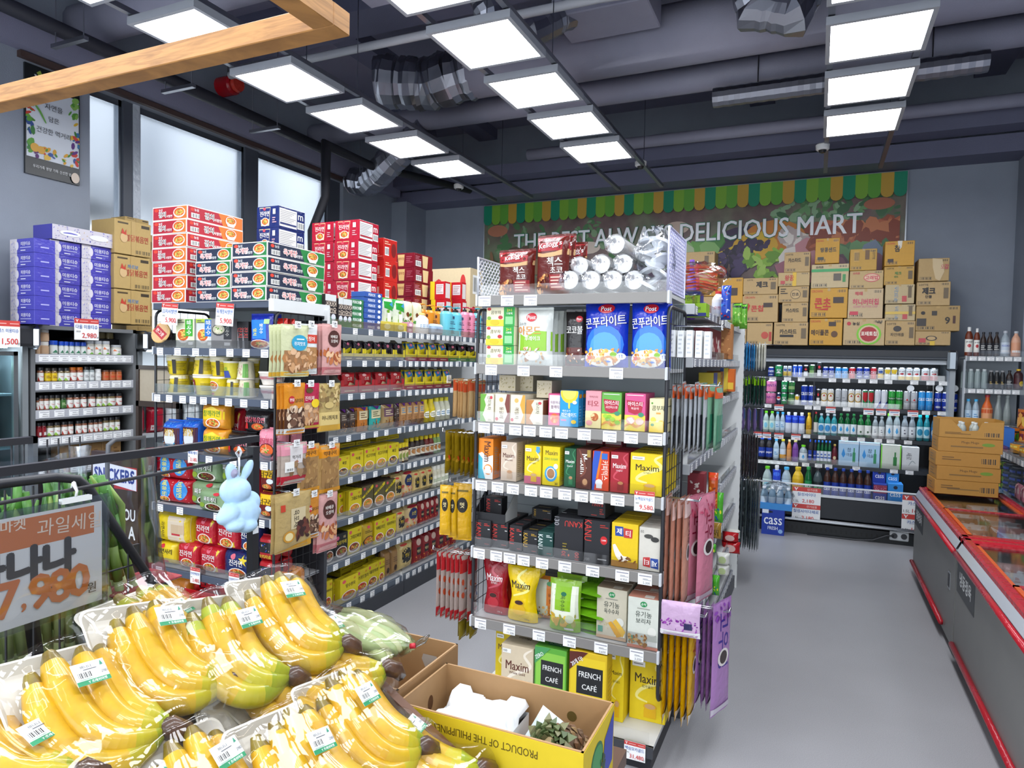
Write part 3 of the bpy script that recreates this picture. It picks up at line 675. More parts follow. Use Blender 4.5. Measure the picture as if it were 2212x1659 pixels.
kb('mmx','coffee_box','orange and blue coffee mix box with white cup','d8421c',[('p','2a54b8',.1,1,.5,1,.22,.3,.12,0,0,0,0,.7),('p','e87a1a',.5,1,.62,1,.36,.3,.24,.3),('t','커피믹스',.75,.52,.24,'f8e8d8',.5,-90),('r',.55,.8,.9,.95,'2a6ac0'),('e',.42,.2,.22,.09,'f2f2f0'),('r',.26,.06,.6,.18,'e8e8e6')])
kb('mre','coffee_box','red original coffee box','a81e2e',maxim('r','f6ecea','c84858','Original','b98050','8a1822'))
kb('mdr','coffee_box','dark red coffee box stored at the back','8a1a2a',[('r',.06,.5,.94,.95,'c8b8b8'),('r',.1,.08,.9,.4,'a8824a')])
fill(SM[3],[('mor',1031,1064,947,1,2,.08),('mwh',1079,1114,955,1,3,.07),('mmi',1131,1168,962,1,3,.07),('mze',1169,1208,965,1,3,.07),('mgr',1217,1243,968,1,2,.07,1,{'ins': .02}),('mbr',1242,1276,970,1,3,.07),
             ('mmx',1277,1314,975,1,3,.07),('mre',1316,1356,977,1,3,.07),('m50',1358,1435,980,1,3,.09),('mdr',1263,1342,945,2,1,.08,1,{'ins': .28,'lift': .16})])
# tea boxes
def tea(sw,c0,name,mark='c83a4a'): return [('p',sw,0,0,.45,0,.2,.25,.42,.6,.3,.8,.48,1,0,1),('t',name,.68,.68,.16,'3a4a3a',.5,-90,0),('e',.82,.88,.1,.06,mark),('e',.72,.16,.12,.08,'e4dcc4'),('l',.6,.04,.95,.1,2,'a09a8a')]
kb('tg','tea_box','cream brown-rice green tea box with green wave','ece4cc',tea('6aa83a',0,'현미녹차'))
kb('tb','tea_box','cream tea box with maroon wave','ece2ca',[('p','7a3a30',1,0,.62,0,.85,.3,.66,.65,.8,1,1,1),('e',.42,.8,.14,.08,'d8b060'),('t','둥굴레',.45,.35,.16,'5a3a30',.4,-90,0),('e',.14,.12,.1,.06,'c83a4a')])
kb('tc','tea_box','cream tea box with ochre wave','ece2ca',[('p','d8a03a',1,0,.72,0,.9,.3,.66,.65,.84,1,1,1),('e',.42,.8,.14,.08,'d8b060'),('t','메밀차',.45,.35,.16,'5a4a30',.4,-90,0),('e',.14,.12,.1,.06,'c83a4a')])
kb('td','tea_box','cream barley tea box with brown wave','e9dfc8',tea('b87a3a',0,'보리차'),right=[('r',0,0,1,1,'8a5a3a')])
kb('tk','tea_box','beige patterned tea box stacked behind','d8ccb0',[('x',.1,.15,.9,.85,26,.05,'b8a878','a09468')],right=[('r',0,0,1,1,'b8ae98')])
kb('gr','tea_box','pink grapefruit black tea box','e0588a',[('r',.08,.4,1,.95,'f2e4ea'),('t','자몽허니',.58,.72,.1,'5a2a38',.8),('t','블랙티',.58,.58,.11,'5a2a38',.7),('e',.55,.22,.36,.16,'e8703a'),('x',.2,.1,.9,.34,8,.1,'f4a868','d8482a')])
kb('le','lemonade_box','bright blue lemonade box with half lemon','1e9ad8',[('e',.5,.95,.48,.3,'f6c820'),('e',.5,.97,.38,.22,'fae060'),('p','1e9ad8',0,1,1,1,1,1.0,0,1.0),('s','f2d440',.05,.5,.72,.5,.6,.5,.5),('t','레몬에이드',.5,.33,.13,'f6fafc',.84),('t','제로슈가',.36,.44,.06,'dff0fa',.5),('r',.08,.16,.36,.2,'e05a9a'),('e',.76,.14,.14,.055,'f2cc30'),('e',.8,.68,.12,.05,'f4eed8')],right=[('e',.5,.85,.4,.06,'f0b020'),('l',.2,.1,.8,.6,6,'7ac8f0')])
kb('ti','tea_box','pink iced tea box','e8a0a8',[('r',0,0,1,.46,'e8d8a0'),('t','아이스티',.5,.84,.06,'8a3a48',.6),('t','티오',.5,.66,.16,'9a1e30',.7),('e',.6,.3,.24,.11,'b8602a'),('x',.35,.22,.9,.38,8,.08,'d88a4a','f0c890'),('e',.26,.14,.2,.07,'e8a0a0')])
def icetea(sub,fr): return [('r',0,0,1,.42,'e8d04a'),('p','b0203a',.08,.82,.9,.78,.82,.5,.5,.44,.18,.5),('t','아이스티',.5,.72,.12,'f8f0ec',.7),('t',sub,.5,.6,.07,'f8e0dc',.6),('l',.1,.93,.9,.97,1,'f4f4f0'),('s','d8902a',.07,0,.1,.3,.2,.6,.12,1,.28),('e',.8,.44,.14,.06,'3a8a6a')]+fr
kb('ig','tea_box','green shine muscat iced tea box','6ab04a',icetea('샤인머스캣',[('e',.2,.36,.12,.055,'9ccc3a'),('e',.4,.34,.13,.06,'8cc030'),('e',.58,.28,.13,.06,'9ccc3a'),('e',.32,.28,.12,.055,'7ab42a'),('e',.82,.2,.14,.06,'8cc030')]))
kb('ip','tea_box','pink peach iced tea box','d8588e',icetea('복숭아',[('e',.3,.28,.22,.1,'f0a8a0'),('p','f6e4d0',.12,.32,.34,.18,.5,.26,.36,.36),('e',.74,.26,.2,.09,'f0b8a8')]))
kb('ko','tea_box','pale yellow kombucha box','f2e6b4',[('r',0,0,1,.3,'f0d040'),('t','콤부차',.52,.72,.15,'2a3a2a',.74),('r',.4,.54,.66,.59,'e8a04a'),('e',.16,.86,.06,.03,'5a9a3a'),('e',.24,.36,.16,.09,'e8d050'),('e',.7,.26,.2,.1,'f0c838'),('e',.2,.22,.1,.04,'3a8a4a')])
fill(SM[2],[('tg',1036,1066,851,1,2,.1),('tb',1067,1100,851,1,2,.1),('tc',1100,1133,853,1,2,.1),('td',1135,1172,864,1,2,.1),('gr',1182,1208,850,1,2,.07,1,{'ins': .02}),('le',1207,1248,844,1,3,.06),('ti',1263,1298,844,1,2,.07,1,{'ins': .015}),
             ('ig',1297,1341,848,1,2,.07),('ip',1347,1393,850,1,3,.06),('ko',1400,1439,861,1,2,.07),('tk',1075,1112,.085,1,1,.14,1,{'ins': .12,'lift': .158,'desc': 'beige tea box stacked above the maroon wave box'}),('tk',1113,1150,.085,1,1,.14,1,{'ins': .18,'lift': .158,'desc': 'beige tea box set back above the ochre wave box'}),('tk',1156,1190,.09,1,1,.14,1,{'ins': .08,'lift': .132,'desc': 'beige patterned tea box above the barley tea box'})])
# black coffee boxes
def kanu(c_,h=.14,x=.16,rot=-90,extra=()): return [('t','KANU',x,.58,h*1.9,c_,.62,rot,0),('l',.55,.78,.92,.9,2,c_),('r',.8,.66,.94,.69,'d8d8d8'),('l',.6,.08,.9,.14,1,'8a3a34')]+list(extra)
kb('kr','coffee_box','small black coffee box with red lettering','1d1e22',kanu('c8362e'),top=[('l',.2,.3,.8,.6,1,'7a2a26')])
kb('ky','coffee_box','small black coffee box with yellow lettering','1d1e22',kanu('c8a02e'),top=[('l',.2,.3,.8,.6,1,'8a722a')])
kb('kt','coffee_box','small teal coffee box with white lettering','17443f',kanu('dfe8e4'))
kb('kb1','coffee_box','wide black coffee box set upside down','202126',[('t','KANU',.66,.86,.14,'c8362e',.6,180,0),('t','130',.08,.9,.12,'a8a8ac',.3,-90,0),('t','30',.34,.12,.1,'c8362e',.3,90,0),('t','100',.8,.1,.1,'c8362e',.3,90,0),('e',.52,.1,.03,.03,'c85a3a'),('l',.3,.2,.5,.4,3,'8a7a2a')])
kb('kb2','coffee_box','tall black coffee box with a red round badge','202126',[('t','KANU',.14,.76,.24,'c8362e',.5,-90,0),('e',.78,.56,.14,.1,'c8262a'),('t','3,000',.78,.56,.04,'fff',.2),('l',.62,.84,.95,.93,2,'b0342c'),('l',.55,.08,.9,.14,1,'aaa'),('t','100',.14,.08,.06,'888',.2,0,0)],right=[('l',.1,.2,.9,.7,6,'4a4a50')])
kb('kb3','coffee_box','black coffee box lying on the wide black box','202126',[('t','KANU',.72,.8,.18,'c8362e',.5,180,0),('l',.8,.2,.95,.6,3,'a8342c'),('l',.5,.1,.7,.2,1,'a8342c')])
kb('je','cocoa_box','yellow chocolate drink box','ecc818',[('r',0,0,1,.14,'a87a3a'),('p','2a4a9a',.12,.92,.44,.92,.46,.7,.14,.7),('t','제',.29,.81,.14,'fff',.3),('p','c03a3a',.46,.9,.8,.88,.78,.68,.47,.68),('t','티',.63,.78,.14,'fff',.3),('s','f6efe2',.12,.1,.5,.25,.3,.42,.2,.7,.22),('x',.1,.12,.9,.24,6,.1,'6a3a1a','8a5a2a')],right=[('l',.2,.2,.8,.7,5,'b89a18')])
kb('jw','cocoa_box','pale grey chocolate drink box set upside down','d8d4c8',[('p','2a4a9a',.88,.06,.54,.08,.52,.3,.86,.3),('t','제',.7,.18,.14,'fff',.3,180),('p','c03a3a',.52,.08,.2,.1,.2,.3,.5,.32),('t','티',.36,.2,.14,'fff',.3,180),('e',.42,.8,.2,.05,'4a4a46'),('e',.7,.74,.18,.06,'3a3a38'),('t','20',.14,.9,.06,'777',.2,180,0)])
fill(SM[4],[('kr',1027,1059,1124,1,2,.13),('kr',1061,1096,1128,1,2,.13,1,{'ins': .02,'desc': 'small black coffee box in the second column'}),('kr',1099,1127,1136,1,3,.1,1,{'desc': 'small black coffee box in the third column'}),('ky',1128,1160,1148,1,3,.1),('kt',1161,1194,1150,1,3,.1),('kb1',1195,1259,1119,1,2,.1),('kb2',1260,1316,1125,1,2,.11),
             ('kb3',1243,1305,1083,1,1,.16,1,{'ins': .03,'lift': .216}),('je',1318,1377,1131,1,3,.09),('jw',1377,1428,1141,1,3,.09),('ky',1146,1190,.06,1,1,.1,1,{'ins': .2,'lift': .128,'desc': 'black coffee box with yellow marks on top at the back'})])
p=SM[4].o+SM[4].d*SM[4].s_at(1058,.06)
m=MB();m.box(-.09,0,0,.09,.16,.006,M('1d1e22','d'));m.box(-.09,0,.006,.09,.004,.05,M('1d1e22','d'))
for s_ in (-.088,.088): m.add([(s_,0,.006),(s_,.16,.006),(s_,.16,.17),(s_,0,.05)],[(0,1,2,3)],M('26272c','d'));m.add([(s_*1.01,0,.006),(s_*1.01,.16,.006),(s_*1.01,.16,.17),(s_*1.01,0,.05)],[(0,1,2,3)],M('cfcfca','d'))
tag(obj('display_tray',m,None,(p.x,YE+.05,SM[4].z+.126)),'opened black display tray on the small black coffee boxes','tray')
fill(SM[4],[('kr',1046,1082,.11,1,1,.07,1,{'ins': .1,'lift': .133,'desc': 'small black coffee box standing in the opened display tray'})])
# bags and tea boxes
hour=lambda v: 1-.26*math.sin(math.pi*min(1,max(0,v*1.15-.05)))**2+.06*v
def mbag(tc,sw,mug): return [('s',sw,.05,.62,.97,.4,.8,.8,.62,.2,.48),('t','Maxim',.5,.69,.13,tc,.66),('t','모카골드',.5,.6,.04,tc,.4,0,0),('e',.46,.24,.24,.1,mug),('e',.46,.37,.2,.05,mug),('e',.46,.37,.17,.04,'3a1408'),('t','170 g',.72,.07,.04,tc,.3,0,0)]
kg('br','coffee_pouch','red instant coffee pouch with waist','9a1220',mbag('f4eaea','c04a58','b82a36'),cat='pouch',wf=hour,low=.5)
kg('by','coffee_pouch','yellow instant coffee pouch with waist','e8c60a',mbag('2a1a0a','f4ea8a','e0b20a'),cat='pouch',wf=hour,low=.5)
kg('bo','tea_bag','orange and clear barley tea bag','c87a24',[('r',.06,.12,.55,.94,'c9ccb8'),('p','d87a1e',.5,1,1,1,1,.35,.5,.35),('t','유기농',.72,.6,.08,'5a2a0a',.4),('t','현미',.72,.46,.1,'5a2a0a',.36),('e',.6,.86,.1,.05,'2a8a4a'),('x',.1,.08,.9,.3,30,.04,'b07a3a','d8a860','8a5a2a'),('r',.1,.1,.24,.2,'2a7a4a')])
kg('bg','tea_bag','white and green corn tea bag','8cba2c',[('p','e4e8d4',.06,.9,.94,.9,.98,.28,.02,.28),('r',.22,.42,.74,.95,'86b81e'),('e',.5,.74,.09,.04,'1e6a4a'),('t','옥수수차',.48,.56,.2,'2a4a1a',.3,-90,0),('x',.1,.14,.9,.34,16,.1,'e0bc40','c8a030','9a9a40'),('e',.72,.28,.14,.08,'c8d0b0'),('r',.55,.05,.84,.1,'f0f0ea')],low=.45)
kg('bp','tea_bag','green corn tea bag lying in the pile','5f9a14',[('t','옥수수차',.5,.5,.3,'3a6a0e',.6,0,0)],pu=3,pv=3)
def orgbox(n1,n2,bt): return [('r',0,0,1,.06,bt),('e',.5,.88,.11,.055,'1e8a4a'),('t','순작',.5,.88,.05,'f4f8f0',.18),('t',n1,.5,.68,.12,'2e3a34',.52,0,0),('t',n2,.5,.55,.1,'2e3a34',.5,0,0),('l',.3,.78,.7,.81,1,'8a8a80'),('e',.78,.36,.14,.09,'dcdcd2'),('r',.06,.12,.22,.24,'5a9a84'),('r',.64,.08,.96,.17,'f4f4ee')]
kb('oc','tea_box','pale organic corn tea box','cfc8b2',orgbox('유기농','옥수수차','c8a888')+[('p','d8a030',.4,.32,.5,.36,.9,.1,.7,.06),('p','e0b444',.55,.36,.66,.42,.98,.2,.9,.08),('x',.1,.2,.4,.42,12,.02,'c8b070')],top=[('r',0,0,1,1,'a08a72'),('r',.5,.1,.8,.5,'c8c0b0')])
kb('ob','tea_box','pale organic barley tea box','d4d8cc',orgbox('유기농','보리차','d88a72')+[('x',.04,.07,.6,.26,34,.06,'b8884a','9a6a34','d0a868')],top=[('r',0,0,1,1,'cc8a74'),('r',.5,.1,.8,.5,'e0d8cc')])
fill(SM[5],[('br',1037,1094,1213,1,2,.07,1,{'ins': .03}),('by',1088,1156,1229,1,2,.08,1,{'ins': .0}),('bo',1146,1212,1248,1,1,.06,1,{'ins': .09}),('bg',1180,1250,1256,1,2,.08,1,{'ins': -.01}),('oc',1286,1353,1272,1,3,.1,1,{'ins': .02}),('ob',1353,1423,1293,1,3,.1,1,{'ins': -.02})])
for k in range(7):
    p=SM[5].o+SM[5].d*SM[5].s_at(1262+(k % 2)*6,.1)
    X=Matrix.Translation((p.x+.01,YE+.1+.02*(k % 3),.552+k*.037)) @ Matrix.Rotation(math.radians(-14+9*(k % 3)),4,'Z') @ Matrix.Rotation(math.radians(-82),4,'X') @ Matrix.Translation((0,0,-.05))
    put('bp',.2,.036,.22,None,0,f'green corn tea bag lying flat, {ORD[k]} up in the pile on the tea bag shelf','green tea bags piled flat',mw=X)
# base
kb('mb','coffee_carton','beige 100-stick coffee carton with handle','d9c8aa',maxim('b','5a2418','efe4d0','White Gold')[:3]+[('r',.04,.86,.3,.93,'f4f4f0'),('t','100',.12,.895,.04,'555',.14)],top=[('e',.5,.4,.36,.16,'c2b192'),('t','Maxim',.5,.8,.18,'5a3a20',.4,180)])
kb('mby','coffee_carton','tall yellow coffee carton at the left back','e0c40c',maxim('y','4a2a10','f4ec9a'))
def fc(main,st,band): return [('r',.04,.0,.96,.92,main),('r',.2,.42,.9,.8,'1c1d1e'),('t','FRENCH',.55,.69,.11,'f0f0ec',.58),('t','CAFÉ',.55,.53,.09,'f0f0ec',.4),('t','ORIGIN',.5,.2,.08,'3a3010',.5),('p',band,0,.72,0,.98,.34,1,.5,1)]
kb('fg','coffee_carton','lime green coffee carton','5fae3a',fc('8ac84a',0,'4a9a5a')+[('t','ZERO',.14,.86,.07,'fff',.3,35)],top=[('r',.3,.3,.8,.6,'2a7a4a'),('t','FRENCH',.55,.45,.16,'d8f0d8',.4,180)])
kb('fy','coffee_carton','yellow coffee carton with white carrying strap','e0bc1c',fc('e6c824',0,'5a2418')+[('t','20개 더!',.2,.86,.1,'fff',.36,35)],top=[('r',.3,.2,.72,.4,'2a2416'),('e',.5,.66,.4,.06,'f4f2ea')],right=[('l',.2,.1,.8,.8,12,'b8980e')])
fill(SMB,[('mby',1068,1112,1363,1,1,.14,1,{'ins': .2}),('mb',1079,1150,1397,1,2,.13,1,{'ins': -.02}),('fg',1151,1222,1401,1,2,.13,1,{'ins': -.02}),('fy',1225,1308,1411,1,2,.16,1,{'ins': -.04}),('m50',1357,1437,1421,1,1,.1,1,{'ins': .13,'desc': 'large yellow coffee carton at the right end'}),('m50',1312,1345,1400,1,2,.12,1,{'ins': .06,'desc': 'narrow yellow coffee carton beside the strapped carton'})])
# cereal shelf
kb('kc','tea_box','kombucha gift box with green side','f4ecc8',[('r',0,0,.62,.34,'f0d030'),('t','콤부차',.34,.72,.2,'3a3a2a',.46),('e',.1,.9,.07,.08,'c8302e'),('e',.5,.46,.08,.1,'b82a34'),('e',.1,.42,.07,.1,'7aa83a'),('e',.3,.2,.16,.14,'e8b81c'),('r',.62,0,1,1,'1e9a3a'),('t','2+1',.81,.84,.14,'f0e83a',.3),('t','기획팩',.81,.66,.12,'f4f4ea',.3),('r',.68,.1,.94,.5,'8aca8a')])
kg('al','cereal_bag','white and green almond cereal bag','d4d8d2',[('p','86b82a',0,.6,.3,.5,.6,.62,1,.6,1,.26,0,.26),('e',.45,.86,.15,.08,'c01e2e'),('t','Post',.45,.86,.07,'fff',.24),('t','고소한',.2,.74,.05,'444',.3,0,0),('t','아몬드',.4,.62,.16,'d8862a',.7),('t','후레이크',.5,.48,.08,'f4f4ee',.6),('x',.05,.05,.8,.3,30,.05,'d8b888','b88a54','eadcc4','a87444'),('e',.5,.16,.2,.08,'ece8e0')],seal=.012)
kg('cc','cereal_bag','dark chocolate ball cereal bag','221d1d',[('r',0,0,1,.34,'5a1a12'),('e',.72,.86,.16,.06,'c01e2e'),('t','Post',.72,.86,.05,'fff',.2),('t','코코볼',.5,.66,.16,'f0f0ec',.8),('x',.05,.05,.95,.3,16,.06,'6a3a1a','a8703a','e8d8c8')],seal=.012)
kg('po','cereal_bag','bright blue corn flakes cereal bag','0e2fae',[('e',.5,.36,.44,.3,'2a72d8'),('e',.5,.33,.34,.22,'4a98ea'),('e',.52,.92,.19,.075,'c01e2e'),('t','Post',.52,.92,.07,'fff',.3),('t','콘푸라이트',.5,.71,.17,'0a1a6a',.99,6),('t','콘푸라이트',.495,.715,.165,'f6f8fa',.95,6),('e',.46,.14,.42,.14,'f0ece4'),('x',.06,.05,.86,.28,46,.05,'e8b04a','d8902a','f2c870','c87a20'),('e',.72,.2,.08,.035,'8aba3a'),('e',.16,.14,.05,.03,'c82a2a'),('e',.88,.17,.1,.055,'dfe6f2'),('t','11',.88,.17,.05,'2a4aa8',.1)],seal=.012)
fill(SM[1],[('kc',1047,1110,663,1,1,.1,3),('al',1109,1190,668,1,1,.07,1,{'ins': -.005}),('cc',1215,1262,672,1,1,.06,1,{'ins': .06}),('po',1254,1354,655,1,1,.08,1,{'ins': .01}),('po',1355,1446,655,1,1,.08,1,{'ins': .0,'desc': 'bright blue corn flakes cereal bag at the shelf end'})])
for k in range(3): fill(SM[1],[('al',1134+k*13,1200+k*13,676,1,1,.05,1,{'ins': .075+.055*k,'yaw': 0,'desc': f'almond cereal bag {("just behind the front one", "second behind the front one", "third behind the front one")[k]}'})])
# on top: chocolate cereal bags and sleeves of paper cups
kg('ke','cereal_bag','red and brown chocolate cereal bag','5c1a12',[('r',0,.74,1,1,'9a1a22'),('p','c8a070',0,.74,.3,.7,.7,.72,1,.78,1,.68,.6,.64,.3,.64,0,.68),('t',"Kellogg's",.52,.84,.12,'f4f0ee',.78,8),('t','첵스',.68,.56,.15,'f2efe8',.5),('t','초코',.74,.42,.1,'f2efe8',.4),('r',.54,.08,.94,.34,'8a1a1e'),('l',.58,.1,.9,.32,4,'e0b0a0'),('x',.06,.06,.5,.34,22,.055,'b8703a','7a4420','d8a060')],seal=.012)
fill(SM[0],[('ke',1062,1148,540,1,1,.1,1,{'ins': .02,'yaw': -6,'desc': 'red and brown chocolate cereal bag at the left end'}),('ke',1144,1222,508,1,1,.1,1,{'ins': .0,'yaw': -8,'desc': 'tallest red and brown chocolate cereal bag'}),('ke',1182,1238,508,1,1,.07,1,{'ins': .12,'desc': 'red chocolate cereal bag behind the tallest one'}),('ke',1205,1263,526,1,1,.07,1,{'ins': .2,'desc': 'red chocolate cereal bag beside the paper cups'})])
WRAP=M('f6f8fb','c',.1)
def crinkle(pts_fn,nu,nv,amp,seed=1):
    r_=random.Random(seed);return [[Vector(pts_fn(u/nu,v/nv))+Vector((r_.uniform(-amp,amp),r_.uniform(-amp,amp),r_.uniform(-amp,amp))) for u in range(nu+1)] for v in range(nv+1)]
cupm=MB();R_=.044
for k in range(10): cupm.lathe([(R_*.93,.03*k),(R_,.03*k+.028),(R_*1.03,.03*k+.03)],M('eeeae4','d'),16)
cupm.lathe([(R_*1.03,-.004),(R_,0),(R_*.8,.06)],M('f2efea','d'),16);cupm.lathe([(R_*.92,.004),(R_*.78,.06),(.001,.061)],M('cdc8be','d'),16)
cupm=cupm.mesh('paper_cup_sleeve')
wr=MB();wr.grid(crinkle(lambda u,v: ((R_+.007)*math.cos(6.283*u),(R_+.007)*math.sin(6.283*u),-.015+.33*v),14,8,.003,3),WRAP)
wr.grid(crinkle(lambda u,v: ((R_+.007)*(1-v)*math.cos(6.283*u),(R_+.007)*(1-v)*math.sin(6.283*u),-.015-.03*v),14,3,.006,5),WRAP);wr=wr.mesh('plastic_wrap')
for k,(px,py,dy) in enumerate(((1231,605,0),(1277,605,.01),(1324,605,0),(1370,605,.02),(1252,575,.05),(1299,571,.06),(1347,570,.05),(1330,528,.1),(1392,545,.08))):
    p=at(px,py,Y=YE+.05+dy);p.z=max(p.z,2.279)
    o=tag(obj('paper_cup_sleeve',cupm,None,None,mw=Matrix.Translation(p) @ Matrix.Rotation(math.radians(-90),4,'X')),f'sleeve of white paper cups in clear wrap, {ORD[k if k < 4 else k-4 if k < 7 else k-7]} from the left in the {"bottom" if k < 4 else "middle" if k < 7 else "top"} layer','paper cups','sleeves of paper cups')
    obj('plastic_wrap',wr,o)
def blob(loc,sx,sy_,sz,amp,mt,seed,n=12):
    m=MB();m.grid(crinkle(lambda u,v: (sx*math.sin(math.pi*v)*math.cos(6.283*u),sy_*math.sin(math.pi*v)*math.sin(6.283*u),-sz*math.cos(math.pi*v)),n,n,amp,seed),mt);return m
p=at(1414,590,Y=YE+.1);t=thing('bag_of_plastic_lids','crinkled clear bag stuffed with white plastic lids on the top shelf','bag',(p.x,p.y,2.229))
mm=MB()
for k in range(10): mm.lathe([(.045,0),(.05,.012),(.04,.016),(.002,.017)],M('f2f4f6','i',.3),14,X=Matrix.Translation((-.03+.03*(k % 3),-.02+.02*(k % 2),.03+.024*k)) @ Matrix.Rotation(.5*math.sin(k*2.1),4,'X') @ Matrix.Rotation(.5*math.cos(k*3),4,'Y'))
obj('lids',mm,t);b_=obj('clear_bag',blob(None,.085,.08,.15,.014,WRAP,9,16),t,(0,0,.16))
# ---------------------------------------------------------------- cartons on top of the left gondola
m=MB();m.box(0,0,0,3.3,.56,.02,M('b9bcc0','p'));m.box(0,.0,-2.1,3.3,.03,0,WHT)
obj('shelf',m,thing('shelf_unit','top deck along the rear side of the left gondola, under the pink cartons','shelf unit',(-3.46,3.6,2.18),math.pi/2))
def corner(key,X,pxl,pxc,pxr,z0,ytop,layers,desc,where,jit=.008,first=0,ref=None):
    """cartons whose short end faces the entrance (-Y) and long side the aisle (+X)"""
    Y=at(pxc,ytop,X=X).y;xl=at(pxl,ytop,Y=Y).x;W=X-xl;o=Vector((X,Y,0));yr=solve(pxr,(X,0,z0),(0,1,0));L_=yr-Y
    H=(at(pxc,ytop,X=X).z-z0)/layers
    for k in range(first,layers):
        l=f'{desc}, {ORD[k]} from the bottom {where}' if layers-first > 1 else f'{desc} {where}'
        put(key,round(W*.99,3),round(L_,3),round(H-.001,3),(xl+W/2+RND.uniform(-1,1)*jit,Y+RND.uniform(0,1)*jit,z0+k*H+.0005),math.radians(RND.uniform(-1,1)*1.2),uniq(l),desc+'s '+where)
def nongshim(c0,c1,t,tc,oc):
    fr=[('r',.02,.06,.98,.94,c0),('p',c1,.6,.06,.98,.06,.98,.94,.72,.94),('e',.12,.76,.06,.12,'d8402e'),('t','농심',.24,.76,.2,'f4f4f2',.2),('t',t,.29,.42,.4,oc,.5,0,5),('t',t,.29,.42,.4,tc,.5),('t','사발면',.5,.28,.2,'f4f4f2',.26),('n',.78,.5,.17,.38)]
    sd=[('r',.01,.06,.99,.94,c0),('p',c1,.62,.06,.99,.06,.99,.94,.54,.94),('e',.08,.76,.03,.12,'d8402e'),('t','농심',.15,.76,.2,'f4f4f2',.14),('b',.06,.16,.2,.5),('t',t,.37,.5,.46,oc,.27,0,5),('t',t,.37,.5,.46,tc,.27),('t','사발면',.52,.36,.24,'f4f4f2',.14),('n',.76,.5,.1,.4),('p','f0eeea',.67,.5,.85,.5,.82,.1,.7,.1),('n',.76,.56,.1,.34)]
    return fr,sd
f_,s_=nongshim('a81e30','d8702a','김치','16161e','f0eeea')
kb('kim','noodle_carton','red kimchi bowl noodle carton','e4e0da',f_,right=s_)
f_,s_=nongshim('1c2740','1e7a3a','육개장','c8262e','f4f2ee')
kb('yuk','noodle_carton','navy and green bowl noodle carton','e4e0da',f_,right=s_)
T_=2.2225
corner('kim',-3.735,327,402,522,T_,441,7,'red kimchi bowl noodle carton','of its stack')
corner('yuk',-3.36,421,498,590,T_,533,4,'navy green bowl noodle carton','of the short left stack')
corner('yuk',-3.035,499,576,699,T_,520,4,'navy green bowl noodle carton','of the short right stack')
def jin(c0,c1): return [('p','e8d8a0',.12,.95,.62,.95,.56,.1,.2,.1),('p',c1,.13,.92,.61,.92,.57,.4,.17,.4),('t','진라면',.36,.66,.24,'f4f0ea',.42),('n',.38,.28,.17,.2),('e',.36,.88,.06,.07,'d84a5a'),('r',.74,.62,.86,.86,'e8e4e4'),('l',.72,.2,.9,.5,3,'d8a8b0')],[('r',.02,.08,.68,.92,'e2e0de'),('l',.05,.14,.64,.86,9,'a8a4a4'),('r',.04,.18,.66,.26,c0),('t','m',.82,.68,.24,'f0f0f0',.2),('b',.7,.12,.96,.46)]
f_,s_=jin('a8182e','b81e36');kb('jnr','noodle_carton','crimson cup noodle carton','b41a34',f_,right=s_,top=[('r',.04,.02,.96,.98,'b8a8a8')],k='f')
f_,s_=jin('1e2c6a','1c2a68');kb('jnb','noodle_carton','navy cup noodle carton','1c2a66',f_,right=s_,k='f')
DK=2.2
corner('jnb',-3.62,553,601,655,DK,443,5,'navy cup noodle carton','of the navy stack')
corner('jnr',-3.8,675,722,735,DK,478,5,'crimson cup noodle carton','of the back left crimson stack')
corner('jnr',-3.5,722,775,814,DK,473,5,'crimson cup noodle carton','of the front right crimson stack')
kb('rdb','noodle_carton','orange red noodle carton','c42a26',[('r',.1,.3,.5,.7,'d8a898'),('l',.1,.1,.9,.25,2,'e88a7a')],right=[('b',.1,.2,.4,.6),('e',.75,.5,.18,.34,'7a1014'),('l',.08,.7,.5,.9,2,'f0c0a0')],k='f')
corner('rdb',-3.5,808,829,855,DK,513,4,'orange red noodle carton','of the orange red stack')
kb('mrb','noodle_carton','maroon cup noodle carton','7a1626',[('p','d8b878',.08,.9,.46,.9,.42,.1,.14,.1),('t','왕뚜껑',.27,.6,.2,'8a1a1a',.3),('l',.55,.3,.9,.8,4,'a85060')],right=[('p','e0c890',.42,.92,.74,.92,.7,.08,.46,.08),('l',.05,.55,.36,.85,3,'b87080'),('b',.06,.12,.36,.5)],k='f')
corner('mrb',-3.5,856,896,932,DK,545,5,'maroon cup noodle carton','of the maroon stack')
kb('hbn','rice_carton','cream instant rice carton with red circles','d8c49c',[('e',.2,.5,.16,.34,'c4302e'),('t','햇반',.2,.5,.26,'f0e4d0',.24),('t','언제나',.5,.72,.16,'b83a30',.3),('l',.4,.4,.62,.6,2,'b09a70'),('e',.82,.75,.07,.15,'c4302e'),('e',.82,.35,.07,.15,'c4302e')],right=[('b',.2,.6,.8,.9),('e',.3,.3,.2,.1,'c4302e')])
corner('hbn',-3.5,930,1016,1040,DK,578,1,'cream instant rice carton with red circles','at the far end of the deck')
kb('ylb','noodle_carton','small red and yellow noodle carton','b81e28',[('r',.0,.0,.3,1,'e8c81c'),('r',.4,.3,.9,.85,'d8d0d0'),('l',.45,.35,.86,.8,5,'a88a8a')],right=[('r',.1,.1,.9,.9,'d8d0cc')],k='f')
corner('ylb',-3.28,930,962,972,DK-.09,607,3,'small red and yellow noodle carton','of the nearer small stack')
corner('ylb',-3.28,966,999,1006,DK-.09,609,3,'small red and yellow noodle carton','of the further small stack')
